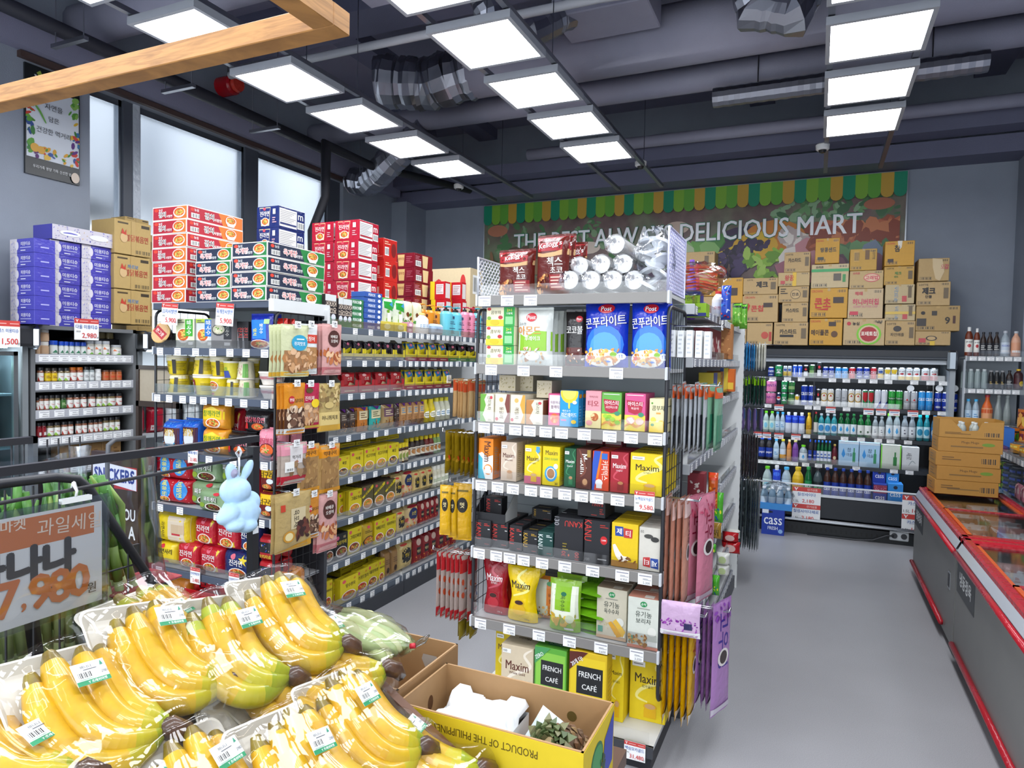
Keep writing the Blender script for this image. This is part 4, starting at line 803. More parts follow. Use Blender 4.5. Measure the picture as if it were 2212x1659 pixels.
# ---------------------------------------------------------------- goods of the noodle unit
def rice(c1,t): return [('n',.4,.42,.36,.26),('r',.52,.4,.92,.97,c1),('t',t,.73,.7,.3,'f6f8f4',.5,-90),('l',.08,.84,.48,.96,2,'555'),('r',.7,.1,.94,.2,'f4f4f4')]
kb('rg','rice_noodle_box','rice noodle packet with green name panel','c4c8c0',[('r',0,.25,1,1,'d8dcb8')]+rice('3aa024','쌀국수'));kb('rb','rice_noodle_box','rice noodle packet with blue name panel','ccd0cc',[('r',0,.85,1,1,'b0c840')]+rice('1e6ab8','쌀국수'))
kb('rk','rice_noodle_box','grey and black noodle packet','8e8c8c',[('r',.62,.3,1,1,'26262a'),('n',.38,.62,.34,.2,'3a3a3a','b8b49a','d8d4b8'),('t','잔치국수',.8,.66,.3,'c8c8c0',.5,-90,0),('r',.66,.1,.94,.2,'d8d8d8')])
kb('rk2','rice_noodle_box','black noodle packet edge','232327',[('t','잔치',.5,.6,.2,'c83a34',.6,-90,0),('p','7c7c80',0,0,.4,0,0,.8)])
kg('rp','noodle_pouch','blue rice noodle pouch','1a2c9a',[('p','2a7ad0',.12,.86,.8,.86,.84,.3,.2,.3),('t','쌀국수',.62,.6,.2,'f4f6fa',.3,-90),('t','멸치',.32,.5,.16,'e8e03a',.2,-90),('n',.5,.14,.46,.14),('r',.74,.74,.94,.88,'a8d08a')],seal=.01)
kg('rr','noodle_pouch','red noodle pouch','b82418',[('p','e8683a',0,.9,.6,.7,.3,.2,0,.2),('n',.6,.24,.36,.18)],seal=.01)
fill(SL[1],[('rg',378,420,688,1,1,.05),('rb',421,459,688,1,1,.05),('rk',455,500,688,1,1,.05),('rk2',501,534,694,3,1,.12,1,{'ins': .04,'yaw': 10}),('rp',534,583,680,1,2,.06),('rr',582,612,690,1,2,.06,1,{'ins': .05})])
p=SL[1].o+SL[1].d*SL[1].s_at(356,.06);m=MB()
m.lathe([(.052,0),(.068,.05),(.072,.052),(.066,.058)],M('3a2a2a','f'),20,mats=[M('4a3434','f'),M('d8b070'),M('d8b070')]);art(m,[('e',.5,.5,.46,.46,'c8a070'),('r',.1,.3,.9,.7,'a8242c'),('t','한그릇',.5,.5,.2,'f4ece4',.6)],lambda u,v,o: ((u-.5)*.13,(v-.5)*.13,.059+o),.13,.13)
tag(obj('noodle_bowl',m,None,None,mw=Matrix.Translation((p.x,YE+.07,SL[1].z+.083)) @ Matrix.Rotation(math.radians(35),4,'Y') @ Matrix.Rotation(math.radians(70),4,'X')),'round instant rice noodle bowl propped on its side at the shelf end','bowl')
m=MB();m.box(-.07,0,0,.07,.05,.1,M('b8bcb8','c'));tag(obj('clear_rest',m,None,(p.x+.0,YE+.1,SL[1].z+.0005)),'clear stand holding the round noodle bowl','stand')
CU1=[('r',0,.82,1,1,'ece4c0'),('t','참깨라면',.32,.5,.3,'b8861e',.3),('x',.1,.1,.5,.75,30,.03,'a8a020','8a7a18'),('r',.6,0,.7,.9,'2a2620'),('l',.72,.2,.98,.7,5,'9a8a2a')]
kind('ca','noodle_cup','cup','yellow paper noodle cup',lambda W,D,H: P_cup(W,H,'dcc31c',CU1,'e8dca0'));kind('cai','noodle_cup','cup','yellow noodle cup set upside down',lambda W,D,H: P_cup(W,H,'dcc31c',CU1,'e8dca0',inv=True))
kind('cb','noodle_cup','cup','crimson and yellow noodle cup',lambda W,D,H: P_cup(W,H,'dcc31c',[('r',0,0,.45,.9,'8a1a3a'),('n',.3,.3,.14,.2),('t','진라면',.3,.66,.2,'f4f0ea',.3),('l',.62,.2,.95,.7,5,'9a8a2a')]))
kind('cc2','noodle_cup','cup','blue and yellow spoon noodle cup',lambda W,D,H: P_cup(W,H,'d8cc3a',[('p','3a4a9a',.1,.0,.7,0,.6,.5,.2,.45),('t','누들',.42,.6,.26,'4a9a3a',.3),('e',.3,.84,.05,.07,'c8303a')]))
kind('cw','noodle_cup','cup','pale noodle cup with pink print',lambda W,D,H: P_cup(W,H,'e0d8b8',[('x',.15,.2,.85,.8,40,.03,'c88a9a','b8c88a','d8b0a0'),('r',.62,0,.8,.9,'6aa84a')],inv=True))
kind('cn','noodle_cup','cup','red and yellow noodle cup with bowl picture',lambda W,D,H: P_cup(W,H,'dcc31c',[('n',.48,.55,.2,.32),('t','진라면',.48,.3,.16,'f2f2f2',.34),('e',.46,.08,.06,.07,'c8304a')]))
kind('bw','noodle_bowl','bowl','white noodle bowl with red band',lambda W,D,H: P_cup(W,H,'e4dcd2',[('r',0,.45,1,.75,'c8a0a4'),('l',.1,.5,.9,.7,2,'a83a3a')],'efeae4',.7))
hU,hL=.128,.128
def cups(specs):
    for key,a,b,lift,h,q in specs: fill(SL[2],[(key,a,b,h,1,1,None,1,{'ins': .04,'lift': lift,'wf': .98,'desc': q})],.4)
cups([('cai',349,385,0,hU,'yellow noodle cup at the left end, lower layer'),('ca',347,381,hU+.001,hL,'yellow noodle cup at the left end, upper layer'),('cb',402,442,0,hU,'crimson and yellow noodle cup, lower layer'),('cai',403,440,hU+.001,hL,'upturned yellow noodle cup, upper layer'),('cn',442,475,0,hU,'noodle cup with bowl picture, lower layer'),('ca',441,476,hU+.001,hL,'yellow noodle cup above the bowl picture cup'),
      ('cai',478,505,0,.115,'pale yellow cup under the blue spoon cup'),('cc2',472,500,.116,.115,'blue and yellow spoon noodle cup'),('cw',503,533,0,.115,'pale noodle cup with pink print, lower layer'),('cw',501,531,.116,.115,'pale noodle cup with pink print, upper layer')])
for k,(a,b) in enumerate(((381,404),(479,503),(528,548))): fill(SL[2],[('ca',a,b,.125,1,1,None,1,{'ins': .15,'desc': f'yellow noodle cup set back, lower layer, {ORD[k]} gap'}),('ca',a,b,.125,1,1,None,1,{'ins': .15,'lift': .126,'desc': f'yellow noodle cup set back, upper layer, {ORD[k]} gap'})],.3)
fill(SL[2],[('bw',545,592,.085,1,1,None,1,{'lift': .001,'desc': 'white noodle bowl, bottom of its pair'}),('bw',543,590,.085,1,1,None,1,{'lift': .088,'desc': 'white noodle bowl, top of its pair'})],.3)
PK=dict(pu=7,pv=7,seal=.008)
def pack(key,desc,col,t,tc,bowl=True,extra=(),th=.24,**kw): kg(key,'noodle_pack',desc,col,list(extra)+([('t',t,.5,.62,th,tc,.78)] if t else [])+([('n',.56,.24,.3,.2)] if bowl else []),**{**PK,**kw})
pack('bb','blue dotted noodle pack','1e5ac0','불닭','d8b040',False,[('r',.06,.05,.94,.78,'4a2430'),('e',.5,.42,.3,.3,'d8dce0'),('x',.05,.8,.95,.98,24,.025,'4aa0e8'),('x',.06,.06,.94,.3,14,.05,'c8803a','3aa0d0')])
pack('ch','orange sesame noodle pack','dc9426','참깨라면','1e7a34',True,[('p','e8c81c',.04,.7,.5,.9,.96,.7,.96,.4,.04,.36)])
pack('bd','black spicy chicken noodle pack','201c1e','불닭볶음면','c8465a',False,[('n',.6,.3,.26,.2,'1a1a1a','b84a1a','e08a4a'),('t','불닭볶음면',.5,.62,.25,'e8d8dc',.8),('p','c02a2a',.14,.2,.26,.2,.24,.44,.18,.5)])
pack('cr','pink creamy chicken noodle pack','dc8a9c','불닭볶음면','b82a4a',False,[('n',.45,.32,.34,.24,'3a2a2a','d8602a','f0a070'),('x',.05,.7,.95,.95,10,.02,'f0c0cc')])
pack('bm','red pack of noodles with blue ovals','b01828','','fff',False,[('e',.27,.56,.2,.38,'3a8ad0'),('t','배홍동',.27,.6,.5,'e8e04a',.62,-90),('e',.76,.56,.19,.38,'3a8ad0'),('t','비빔면',.76,.6,.5,'f0e85a',.62,-90),('n',.28,.16,.18,.13),('x',.02,.04,.98,.96,20,.012,'f0d0d0')])
pack('jp','sage green black bean noodle pack','7f9a72','짜파게티','f2f2ec',False,[('t','짜파게티',.51,.61,.26,'26241e',.8),('n',.6,.24,.3,.2,'e8e4d8','4a2414','7a4020'),('e',.2,.3,.1,.12,'8aa83a'),('e',.7,.9,.1,.07,'c8303a')])
pack('ng','brown and yellow seafood noodle pack','6a1c18','너구리','1e1a14',False,[('p','e8b81c',.1,.98,.9,.98,.8,.5,.2,.5),('n',.5,.16,.34,.14,'2a2020','c8602a','e8b060'),('e',.7,.38,.2,.1,'d8e0ea')])
pack('sr','yellow plain noodle pack','dcc122','라면사리','1a1a14',False,[('e',.4,.84,.1,.09,'c8303a'),('r',.3,.12,.7,.22,'b8303a')])
pack('sr2','yellow multipack of plain noodles','dcc122','','',False,[('r',.44,.05,.98,.92,'d8c8b0'),('r',.54,.35,.9,.66,'c8b090'),('r',.56,.3,.8,.36,'b8303a'),('t','라면사리',.12,.45,.24,'2a2614',.5,-90,0),('t','라면사리',.3,.45,.24,'2a2614',.5,-90,0)])
pack('jr','red noodle pack with yellow pepper','b81c2c','진라면','f4f2ee',True,[('e',.5,.88,.09,.1,'d86a7a'),('p','e8c83a',.84,.95,.94,.9,.86,.7),('p','e0c83a',0,0,1,0,1,.4,.6,.12,0,.2)])
pack('jb','navy noodle pack with yellow star','1c2a5e','진라면','f4f2ee',True,[('e',.4,.84,.08,.1,'d86a7a'),('p','e0c83a',.72,.95,.76,.82,.9,.8,.79,.7,.84,.55,.73,.65,.6,.58,.67,.72,.58,.82,.69,.82),('p','e0c83a',0,0,1,0,1,.3,.6,.1,0,.16)])
pack('or','red and black original noodle pack','a81a22','오리지널','e8d83a',False,[('r',.08,.36,.92,.8,'17171b'),('x',.14,.42,.86,.76,12,.05,'c8b0a0','3a3a44','2a4aa0'),('t','오리지널',.5,.2,.16,'e8d83a',.8)],th=.01)
pack('gm','orange potato noodle pack','c87a24','감자면','f0ece0',True)
pack('sn','red spicy noodle pack with black character','b81620','신','16121a',False,[('e',.8,.7,.1,.14,'f0e4e0')],th=.6)
B5=.1
fill(SL[3],[('bb',345,386,910,1,2,.13),('bb',387,425,908,1,1,.13,1,{'ins': .03,'desc': 'blue dotted noodle pack set back'}),('ch',428,483,872,1,1,.12,2),('jr',486,516,885,1,1,.1,1,{'ins': .14,'desc': 'noodle pack in the shade behind the orange packs'}),('bd',483,538,.155,1,1,.13,1,{'desc': 'black spicy noodle pack, lower'}),('bd',519,579,.14,1,1,.12,1,{'ins': .03,'lift': .157,'desc': 'black spicy noodle pack, upper'}),('cr',551,604,928,1,2,.11)])
fill(SL[4],[('bm',334,404,983,1,1,.14,2),('jp',405,470,990,1,1,.13,2,{'ins': .04}),('jp',471,522,990,1,1,.13,2,{'ins': .04,'desc': 'sage green noodle pack in the second pile'}),('jr',523,550,1000,1,1,.12,1,{'ins': .05,'desc': 'red noodle pack behind the plush'}),('ng',555,592,1004,1,1,.12,2)])
fill(SL[4],[('jp',418,488,.13,1,1,.08,1,{'ins': -.06,'lift': .004,'yaw': -6,'desc': 'sage green noodle pack jutting over the shelf edge'})])
fill(SL[5],[('sr',331,376,.15,1,1,.13),('sr2',327,404,.2,1,1,.15,1,{'lift': .152}),('jr',376,473,.17,2,1,.12),('jb',474,542,.17,1,1,.12),('jr',412,511,.18,2,1,.12,1,{'ins': .02,'lift': .172,'desc': 'red noodle pack in the upper pile'}),('jb',511,556,.18,1,1,.12,1,{'ins': .02,'lift': .172,'desc': 'navy noodle pack in the upper pile'}),('or',553,586,.15,1,2,.1,2)])
fill(SLB,[('gm',360,406,1245,1,1,.13,1,{'ins': .06}),('sn',408,520,1245,2,1,.13,2,{'ins': .08}),('gm',521,545,1245,1,1,.12,2,{'ins': .1,'desc': 'orange noodle pack behind the black post'}),('sn',380,505,1292,3,1,.12,1,{'ins': -.03,'desc': 'red spicy noodle pack lying in front'}),('gm',548,605,1240,1,2,.12,2,{'desc': 'orange noodle pack at the right end','ins': .0})])
# ---------------------------------------------------------------- pouches hung on the side grids
def hang(root,x,y,z,ln,sgn,tagw=0,nm='hook',px=None):
    """a double hook sticking out from a grid at x, running along X"""
    m=MB()
    for dy in (-.012,.012): m.tube([(x,y+dy,z),(x+sgn*ln,y+dy,z-.004)],.0028,M('c6c8cc','m',.25),6)
    m.tube([(x+sgn*ln,y-.012,z-.004),(x+sgn*(ln+.006),y,z+.012),(x+sgn*ln,y+.012,z-.004)],.0028,M('c6c8cc','m',.25),6)
    h=obj(nm,m,root)
    if tagw:
        c_=MB();c_.box(x+sgn*ln+.002,y-tagw/2,z-.02,x+sgn*ln+.004,y+tagw/2,z+.022,M('eceeee'));art(c_,[('l',.1,.5,.9,.85,2,'999'),('l',.4,.15,.9,.35,1,'777')],lambda u,v,o: (x+sgn*ln+.004+o,y-tagw/2+u*tagw,z-.02+v*.042),tagw,.042);obj('price_tag',c_,h)
    return h
def snack(key,desc,col,items,**kw): kg(key,'snack_pouch',desc,col,items,cat='pouch',**{**dict(pu=3,pv=8,seal=.006,n=8),**kw})
SQ=('x',.06,.1,.94,.48,34,.09,'b07a4a','8a5a34','c8986a','d8b08a')
snack('h1','pale green dried fish pouch with blue circle','c8cca4',[('r',0,0,1,.08,'d8a83a'),('r',.08,.1,.92,.5,'9a7048'),SQ,('e',.62,.66,.3,.16,'2a9ac0'),('t','쥐치맛포',.62,.64,.08,'f4f8fa',.5),('l',.5,.7,.78,.76,1,'d8eef4')])
snack('h2','white and red dried squid pouch','d8dcdc',[('r',0,.62,1,.8,'c83a2a'),('t','오징어',.5,.71,.1,'f4f0e8',.8),('r',.04,.1,.96,.54,'a87a4a'),SQ])
snack('h3','pink barbecue squid pouch with brown circle','cc9a96',[('r',0,0,1,.14,'b86a6e'),('e',.56,.72,.32,.17,'4a201a'),('t','바베큐',.56,.76,.07,'f4ece4',.5),('t','오징어',.56,.67,.07,'f4ece4',.5),('x',.1,.2,.94,.48,26,.12,'b86a3a','d8a070','9a4a24','e0b890')])
snack('h4','orange roast chicken pouch','cc8424',[('r',0,0,1,.1,'d0d4d4'),('r',0,.1,1,.5,'4a2c1c'),('x',.06,.14,.94,.5,26,.13,'c8a88a','a08068','dcc8b0','6a4a38'),('e',.3,.68,.14,.08,'b82a2a'),('t','한입',.3,.68,.06,'fff',.24),('t','닭다리',.66,.66,.08,'2a1a10',.5)])
snack('h5','crimson dried squid strip pouch','b01e44',[('r',.06,.12,.94,.58,'b08a6a'),SQ,('t','진미채',.5,.68,.1,'f0e4e0',.7),('e',.5,.86,.16,.06,'5a4a1a'),('e',.78,.56,.2,.1,'e8c81c'),('r',0,0,1,.06,'d8b040')])
snack('h6','beige honey fish snack pouch','b09a60',[('x',.05,.5,.95,.95,34,.09,'a88a54','7a6238','d0b880','8a7044'),('r',.0,.0,1,.4,'d4bc78'),('r',0,0,1,.12,'d8a83a'),('t','허니쥐치포',.5,.28,.1,'221a10',.9),('e',.45,.55,.2,.07,'c8b070')])
snack('h7','clear dried fish bag with red base','b4a69a',[('r',0,0,1,.2,'b01e30'),('r',0,.72,1,1,'d890a0'),('r',.3,.5,.8,.96,'d8d4d4'),('t','먹거리',.55,.66,.1,'2a2420',.46),('e',.55,.54,.07,.03,'b81e34'),('x',.2,.22,.9,.5,14,.12,'7a5a3a','9a7a58'),('r',.1,.3,.45,.56,'ecece8'),('b',.14,.32,.4,.4)])
snack('h8','orange topped dried pollack bag','b8925a',[('r',0,.74,1,1,'d88a10'),('t','먹태구이',.5,.83,.1,'2a1a10',.8),('e',.66,.93,.14,.03,'d85a20'),('r',.1,.12,.9,.72,'9a7444'),('x',.1,.1,.9,.72,30,.08,'b08a54','86643a'),('r',0,0,1,.08,'e09a1e')])
snack('h9','beige beef jerky strip pouch','b89f68',[('p','d89a1e',0,0,1,.1,1,0,0,0),('p','d09a2a',0,0,1,.12,1,.0),('r',.4,.36,.82,.72,'d0c09a'),('t','육포채',.55,.54,.2,'2a2418',.3,-90,0),('r',.12,.7,.24,.82,'c8402a'),('x',.55,.14,.98,.46,22,.1,'4a2420','6a3428','381a18'),('e',.34,.24,.16,.1,'c8902e'),('e',.34,.24,.11,.07,'e8d8a0')])
GX=LX1+.012
for rr_,(ytop,z_,specs) in enumerate(((702,0,((597,656,812,'h1',4),(655,690,806,'h2',3),(703,742,808,'h3',4))),(830,0,((603,647,938,'h4',3),(649,694,925,'h5',2),(693,739,930,'h6',1))),(962,0,((593,648,1048,'h7',2),(650,694,1062,'h8',1),(695,738,1062,'h8',2))),(1068,0,((590,665,1190,'h9',2),(664,694,1162,'h4',1),(692,733,1188,'h3',2))))):
    for ci,(a,b,yb,key,n) in enumerate(specs):
        X=GX+.16;ya,yb_=at(a,ytop,X=X).y,at(b,ytop,X=X).y
        zt=at((a+b)/2,ytop,X=X).z;zb=at((a+b)/2,yb,X=X).z;W_=round(yb_-ya,3);yc=(ya+yb_)/2
        yc=max(3.13,yc)
        hang(LE,LW+.01,yc-YE,zt+.004,.16,1,.05)
        for k in range(n):
            d_=DES[key][2];l=f'{d_}, {"foremost" if k == 0 else ORD[k-1]+" behind"}' if n > 1 else d_
            l += f', {ORD[rr_]} hook row, noodle unit side'
            put(key,W_,.02,round(zt-zb,3),(X-.022*k-.012,yc-.004*k,zb-.002*k),math.pi/2+math.radians(-4-3*k),uniq(l[:120]),f'{d_}s on one hook of row {ORD[rr_]}' if n > 1 else None)
# ---------------------------------------------------------------- goods of the long left shelves
def ottogi(t,sub='3분',c1='b83a1a'): return [('e',.2,.86,.1,.07,'d8505a'),('t',sub,.78,.86,.09,'c8402a',.3),('t',t,.56,.66,.16,'3a2a14',.8),('n',.45,.24,.4,.2,'ece8e0',c1,'e0a050'),('p','6a4a8a',.8,0,1,0,1,.3)]
for k,t,c_ in (('y1','카레','c8782a'),('y2','쇠고기카레','c88a3a'),('y3','짜장','5a3424'),('y4','그대로카레','c87a2a'),('y5','그대로짜장','7a3424'),('y6','바베큐치킨','a8341c'),('y7','하이라이스','8a4a2a'),('y8','탕수완자','b0561c'),('y9','스위트칠리','b8341c'),('ya','데리야끼','8a3a1a')):
    kb(k,'curry_box',{'카레': 'yellow curry box','쇠고기카레': 'yellow beef curry box','짜장': 'yellow black bean sauce box','그대로카레': 'yellow ready curry box','그대로짜장': 'yellow ready black bean sauce box','바베큐치킨': 'yellow barbecue chicken box','하이라이스': 'yellow hashed rice box','탕수완자': 'yellow sweet and sour box','스위트칠리': 'yellow sweet chilli box','데리야끼': 'yellow teriyaki box'}[t],'d8c414',ottogi(t,'3분',c_),top=[('r',.1,.2,.9,.8,'c4b010'),('t',t,.5,.5,.3,'4a3a14',.7)],right=[('l',.2,.1,.8,.8,6,'a89810')])
kb('yf','curry_box','yellow meal box lying flat','d8c414',[('l',.1,.3,.9,.7,1,'7a4a1a')],top=[('r',.1,.2,.9,.8,'c8b410')])
kb('yo','curry_box','olive curry box with yellow sash','5a5230',[('p','d8c41a',.0,.55,.1,.5,1,.86,1,.97,.9,.97),('t','백세카레',.5,.73,.12,'3a2414',.7,36),('e',.22,.88,.1,.06,'d8505a'),('n',.5,.24,.44,.24,'ece8e0','c8782a','e0a050')],top=[('r',0,0,1,1,'4a3428'),('l',.1,.4,.9,.7,1,'c8b8a0')])
kb('bk','curry_box','black aged curry box','1c1d1e',[('e',.24,.84,.12,.08,'c85a7a'),('t','3일',.74,.84,.1,'d8c890',.3),('t','숙성카레',.5,.64,.16,'d8c03a',.8),('n',.52,.26,.42,.22,'e4e0d8','6a3420','a86a44')])
kg('yp','curry_pouch','dull yellow curry pouch','b89a1e',[('e',.5,.84,.12,.06,'d8505a'),('l',.2,.6,.8,.72,2,'5a4414'),('n',.5,.26,.42,.22,'2a2420','b86a1e','d8a04a')])
kg('mc','macaroni_bag','clear bag of macaroni with black label','d2b878',[('p','222',.2,.3,.2,.66,.5,.74,.8,.66,.8,.3,.5,.24),('t','마카로니',.5,.5,.16,'e0c030',.54),('x',.1,.05,.9,.95,30,.05,'e0cc94','c0a460'),('r',.24,.4,.76,.58,'222'),('t','옛날',.5,.5,.13,'e0c030',.4),('e',.3,.86,.2,.04,'c83a2a')])
kg('hc','popcorn_bag','noodle bag with honeycomb print','d0b888',[('e',.5,.64,.36,.24,'1e2a5a'),('t','소면',.5,.66,.16,'e8d040',.5),('x',.05,.05,.95,.45,26,.08,'c05a4a','e8a0a0','d88a3a'),('e',.5,.94,.4,.05,'b82a34')])
kg('rs','sauce_pouch','dark red seasoning pouch','8e1a20',[('e',.5,.8,.3,.12,'d0b0a0'),('r',.25,.35,.75,.62,'241414'),('t','떡볶이',.5,.48,.14,'e8d8a0',.46),('x',.1,.05,.9,.3,10,.08,'c8502a','e8903a')])
kg('bn','coffee_bean_bag','brown paper bag with dark spot','9a7444',[('e',.5,.3,.2,.1,'3a2414'),('l',.2,.5,.8,.7,3,'7a5a34')])
kind('ju','sauce_bottle','bottle','white capped seasoning bottle',lambda W,D,H: P_bottle(W,H,'d8d4bc','e4e4d8','ecead8',[('l',.2,.3,.8,.7,3,'6a8a5a')],.6,.7,k='i',caph=.2,capr=.8))
kind('jr1','jam_jar','jar','small dark jar with yellow lid',lambda W,D,H: P_jar(W,H,'4a2a14','e0c81a','d8c8a0',[('e',.5,.5,.3,.3,'7a8a3a')]))
for k,c_,l_,d_ in (('so1','2a1812','e8e0d0','dark soy sauce bottle with yellow cap'),('so2','6a1a14','e0d4c4','red sauce bottle with yellow cap'),('so3','7a9a5a','dfe4d4','green dressing bottle with yellow cap')):
    kind(k,'sauce_bottle','bottle',d_,lambda W,D,H,c_=c_,l_=l_: P_bottle(W,H,c_,'e4cc14',l_,[('e',.5,.5,.3,.3,'b87a3a'),('l',.2,.7,.8,.9,1,'555')],.42,.6,k='i',caph=.16,capr=.55))
def bot(t): return lambda W,D,H: P_bottle(W,H,t[0],t[1],t[2],[('e',.5,.5,.32,.36,t[3]),('l',.25,.3,.75,.7,2,t[4])],.5,.58,k='i',caph=.2,capr=.6)
kind('mu','mustard_bottle','bottle','yellow mustard bottle',bot(('d8c01a','e4cc14','d8c01a','f0f0e8','6a6a3a')));kind('tt','dressing_bottle','bottle','pale dressing bottle with green neck',bot(('d0d0b8','d8cc3a','d0d0b8','eef0f0','4a7a9a')))
fill(SLL[4],[('y3',728,756,985,1,2,.03),('y1',757,786,974,1,4,.03),('y2',787,812,967,1,4,.03,1,{'desc': 'yellow curry box with tan bowl'}),('y2',812,838,961,1,4,.03),('y3',838,862,957,1,4,.03,1,{'desc': 'yellow black bean box next to the jars'}),('yf',735,800,.03,2,1,.16,1,{'ins': .14,'lift': .175}),('yf',812,862,.03,2,1,.16,2,{'ins': .14,'lift': .175,'desc': 'flat yellow meal box behind the curry'}),
              ('jr1',863,885,957,3,1,None),('so1',880,922,945,4,1,None,1,{'ins': .06}),('so2',922,940,940,2,1,None,1,{'ins': .05}),('so3',940,955,937,2,1,None,1,{'ins': .05})],.5)
fill(SLL[5],[('y4',706,752,1066,2,1,.03,1,{'ins': .05,'yaw': 8}),('y4',753,782,1058,1,5,.028,1,{'desc': 'front yellow ready curry box'}),('yo',782,855,1042,3,4,.035),('yf',745,780,.03,1,1,.16,2,{'ins': .15,'lift': .155}),('mc',852,872,1025,1,2,.08),('hc',872,895,1018,1,2,.08),('mc',895,938,1013,3,1,.08,1,{'desc': 'clear noodle bag with round black label'}),('ju',938,972,1003,4,1,None)],.6)
fill(SLL[6],[('bk',700,722,1162,1,3,.03,1,{'desc': 'first black aged curry box'}),('bk',722,752,1152,1,4,.03),('y5',751,782,1140,1,4,.03),('yp',783,810,1130,1,2,.06),('y6',809,832,1122,1,4,.03),('y7',832,856,1113,1,4,.03),('yf',800,850,.03,2,1,.16,2,{'ins': .13,'lift': .17}),('mc',857,880,1100,1,2,.09),('hc',880,907,1090,1,2,.09),('rs',907,950,1078,4,1,.06)],.6)
fill(SLL[7],[('y6',700,718,1255,1,2,.03,1,{'desc': 'yellow meal box at the near end'}),('y8',734,775,1245,1,1,.05,1,{'ins': -.02}),('y8',720,733,1255,3,1,.1,1,{'ins': .03,'desc': 'yellow box seen edge on'}),('y9',769,797,1229,1,1,.05),('ya',794,819,1217,1,1,.05),('y6',818,831,1208,1,2,.05,1,{'desc': 'narrow yellow meal box'}),('yf',735,810,.035,3,1,.16,2,{'ins': .12,'lift': .12,'desc': 'flat yellow meal box at the back'}),('bn',831,862,1186,2,1,.08),('mc',862,896,1165,1,2,.1),('rs',896,945,1152,3,2,.07),('rs',945,990,1130,3,1,.07,1,{'desc': 'red seasoning pouch at the far end'})],.6)
def tray(fc,lc='8a8478',art_=()):
    def f(W,D,H):
        m=MB();w_=W/2;fh=H*.34;t_=.002
        m.box(-w_,0,0,w_,t_,fh,M(fc,'d'));m.box(-w_,0,0,w_,D,t_,M(lc,'d'))
        for s_ in (-w_,w_-t_):
            v=[(s_+a,y,z) for a in (0,t_) for y,z in ((0,0),(D,0),(D,H),(D*.72,H),(0,fh*1.5))]
            m.add(v,[(0,1,2,3,4),(9,8,7,6,5)]+[(i,(i+1) % 5,5+(i+1) % 5,5+i) for i in range(5)],M(lc,'d'))
        for s_ in (-1,1): m.box(min(s_*w_,s_*(w_-W*.18)),-.001,fh,max(s_*w_,s_*(w_-W*.18)),0,fh*1.7,M(art_[0] if art_ else fc,'d'))
        m.box(-w_,-.002,0,w_,0,fh*.55,M(art_[1] if art_ else fc,'d'));art(m,[('l',.2,.2,.8,.8,1,'d8c8a0')],lambda u,v,o: (u*W-w_,-.002-o,v*fh*.55),W,fh*.55)
        return m
    return f
for k,n_,fc,ar in (('t1','yellow display carton with grey strip','d8c41a',('d8c41a','4a464c')),('t2','red display carton','b01a24',('b01a24','a83a50')),('t3','yellow display carton with crimson strip','d8c41a',('d8c41a','a82a44')),('t4','yellow display carton with green strip','d8c41a',('d8c41a','4a8a4a'))): kind(k,'display_carton','display box',n_,tray(fc,art_=ar))
kg('s1','sauce_packet','dark sauce mix packet','231f2a',[('p','d8c81a',0,.5,1,.72,1,.5,.2,.3),('x',.2,.05,.9,.3,8,.1,'b8703a','d8a05a'),('e',.4,.84,.16,.08,'d0708a')]);kg('s2','sauce_packet','dark packet with yellow script','231f2a',[('t','Fisher',.5,.3,.2,'d8d81a',.8),('e',.3,.8,.14,.1,'d0708a')])
kg('s3','sauce_packet','yellow and white topping packet','d8c41a',[('p','2a70a8',0,.9,.6,.98,.9,.7,.2,.6),('x',.1,.05,.9,.4,16,.09,'c8782a','e8b060'),('e',.4,.84,.16,.08,'d0708a')]);kg('s4','sauce_packet','red soup packet','b01a24',[('p','e0c8a0',.1,0,.9,0,.9,.4,.5,.5),('t','스프',.5,.68,.16,'f4e8d8',.6),('e',.3,.86,.16,.07,'e8b0b0')])
for (x0,x1,yt,n,tk,pk,pd) in ((741,829,735,4,'t1','s1','dark sauce mix packet'),(829,875,738,2,'t1','s2','dark packet with yellow script'),(876,968,738,4,'t3','s3','yellow topping packet'),(968,1030,742,3,'t4','s1','dark sauce packet')):
    fill(SLL[1],[(tk,x0,x1,yt,n,1,.15,1,{'desc': {741: 'yellow display carton by the squid',829: 'display carton of script packets'}.get(x0,DES[tk][2])}),(pk,x0,x1,yt+3,n,2,.03,1,{'ins': .03,'lift': .006,'wf': .74,'desc': {968: 'far end dark sauce packet'}.get(x0,pd)})],.3)
for (x0,x1,yt,n,tk,pk,pd) in ((736,873,800,4,'t2','s4','red soup packet'),(874,975,795,5,'t3','s3','yellow topping packet')):
    fill(SLL[2],[(tk,x0,x1,yt,n,1,.15),(pk,x0,x1,yt+4,n,2,.03,1,{'ins': .03,'lift': .006,'wf': .74,'desc': pd})],.3)
def nut(key,d_,c0,c1,c2): kg(key,'nut_pouch',d_,c0,[('r',.1,.5,.9,.86,c1),('l',.2,.55,.8,.8,3,c2),('x',.1,.08,.9,.45,16,.09,'a8743a','6a3a1a','c89a5a'),('p','5a2a7a',.3,1,.8,1,.55,.86)])
nut('n1','dark brown nut pouch','3a2a24','4a3a32','a89a8a');nut('n2','orange nut pouch','b8702a','d8c8a0','6a4a2a');nut('n3','teal nut pouch','2a9a94','d0c8a0','5a5a3a');nut('n4','beige nut pouch with purple star','a0865a','6a4a5a','d8c8a0');nut('n5','light brown jelly pouch','a0744a','c8a070','4a8ab0')
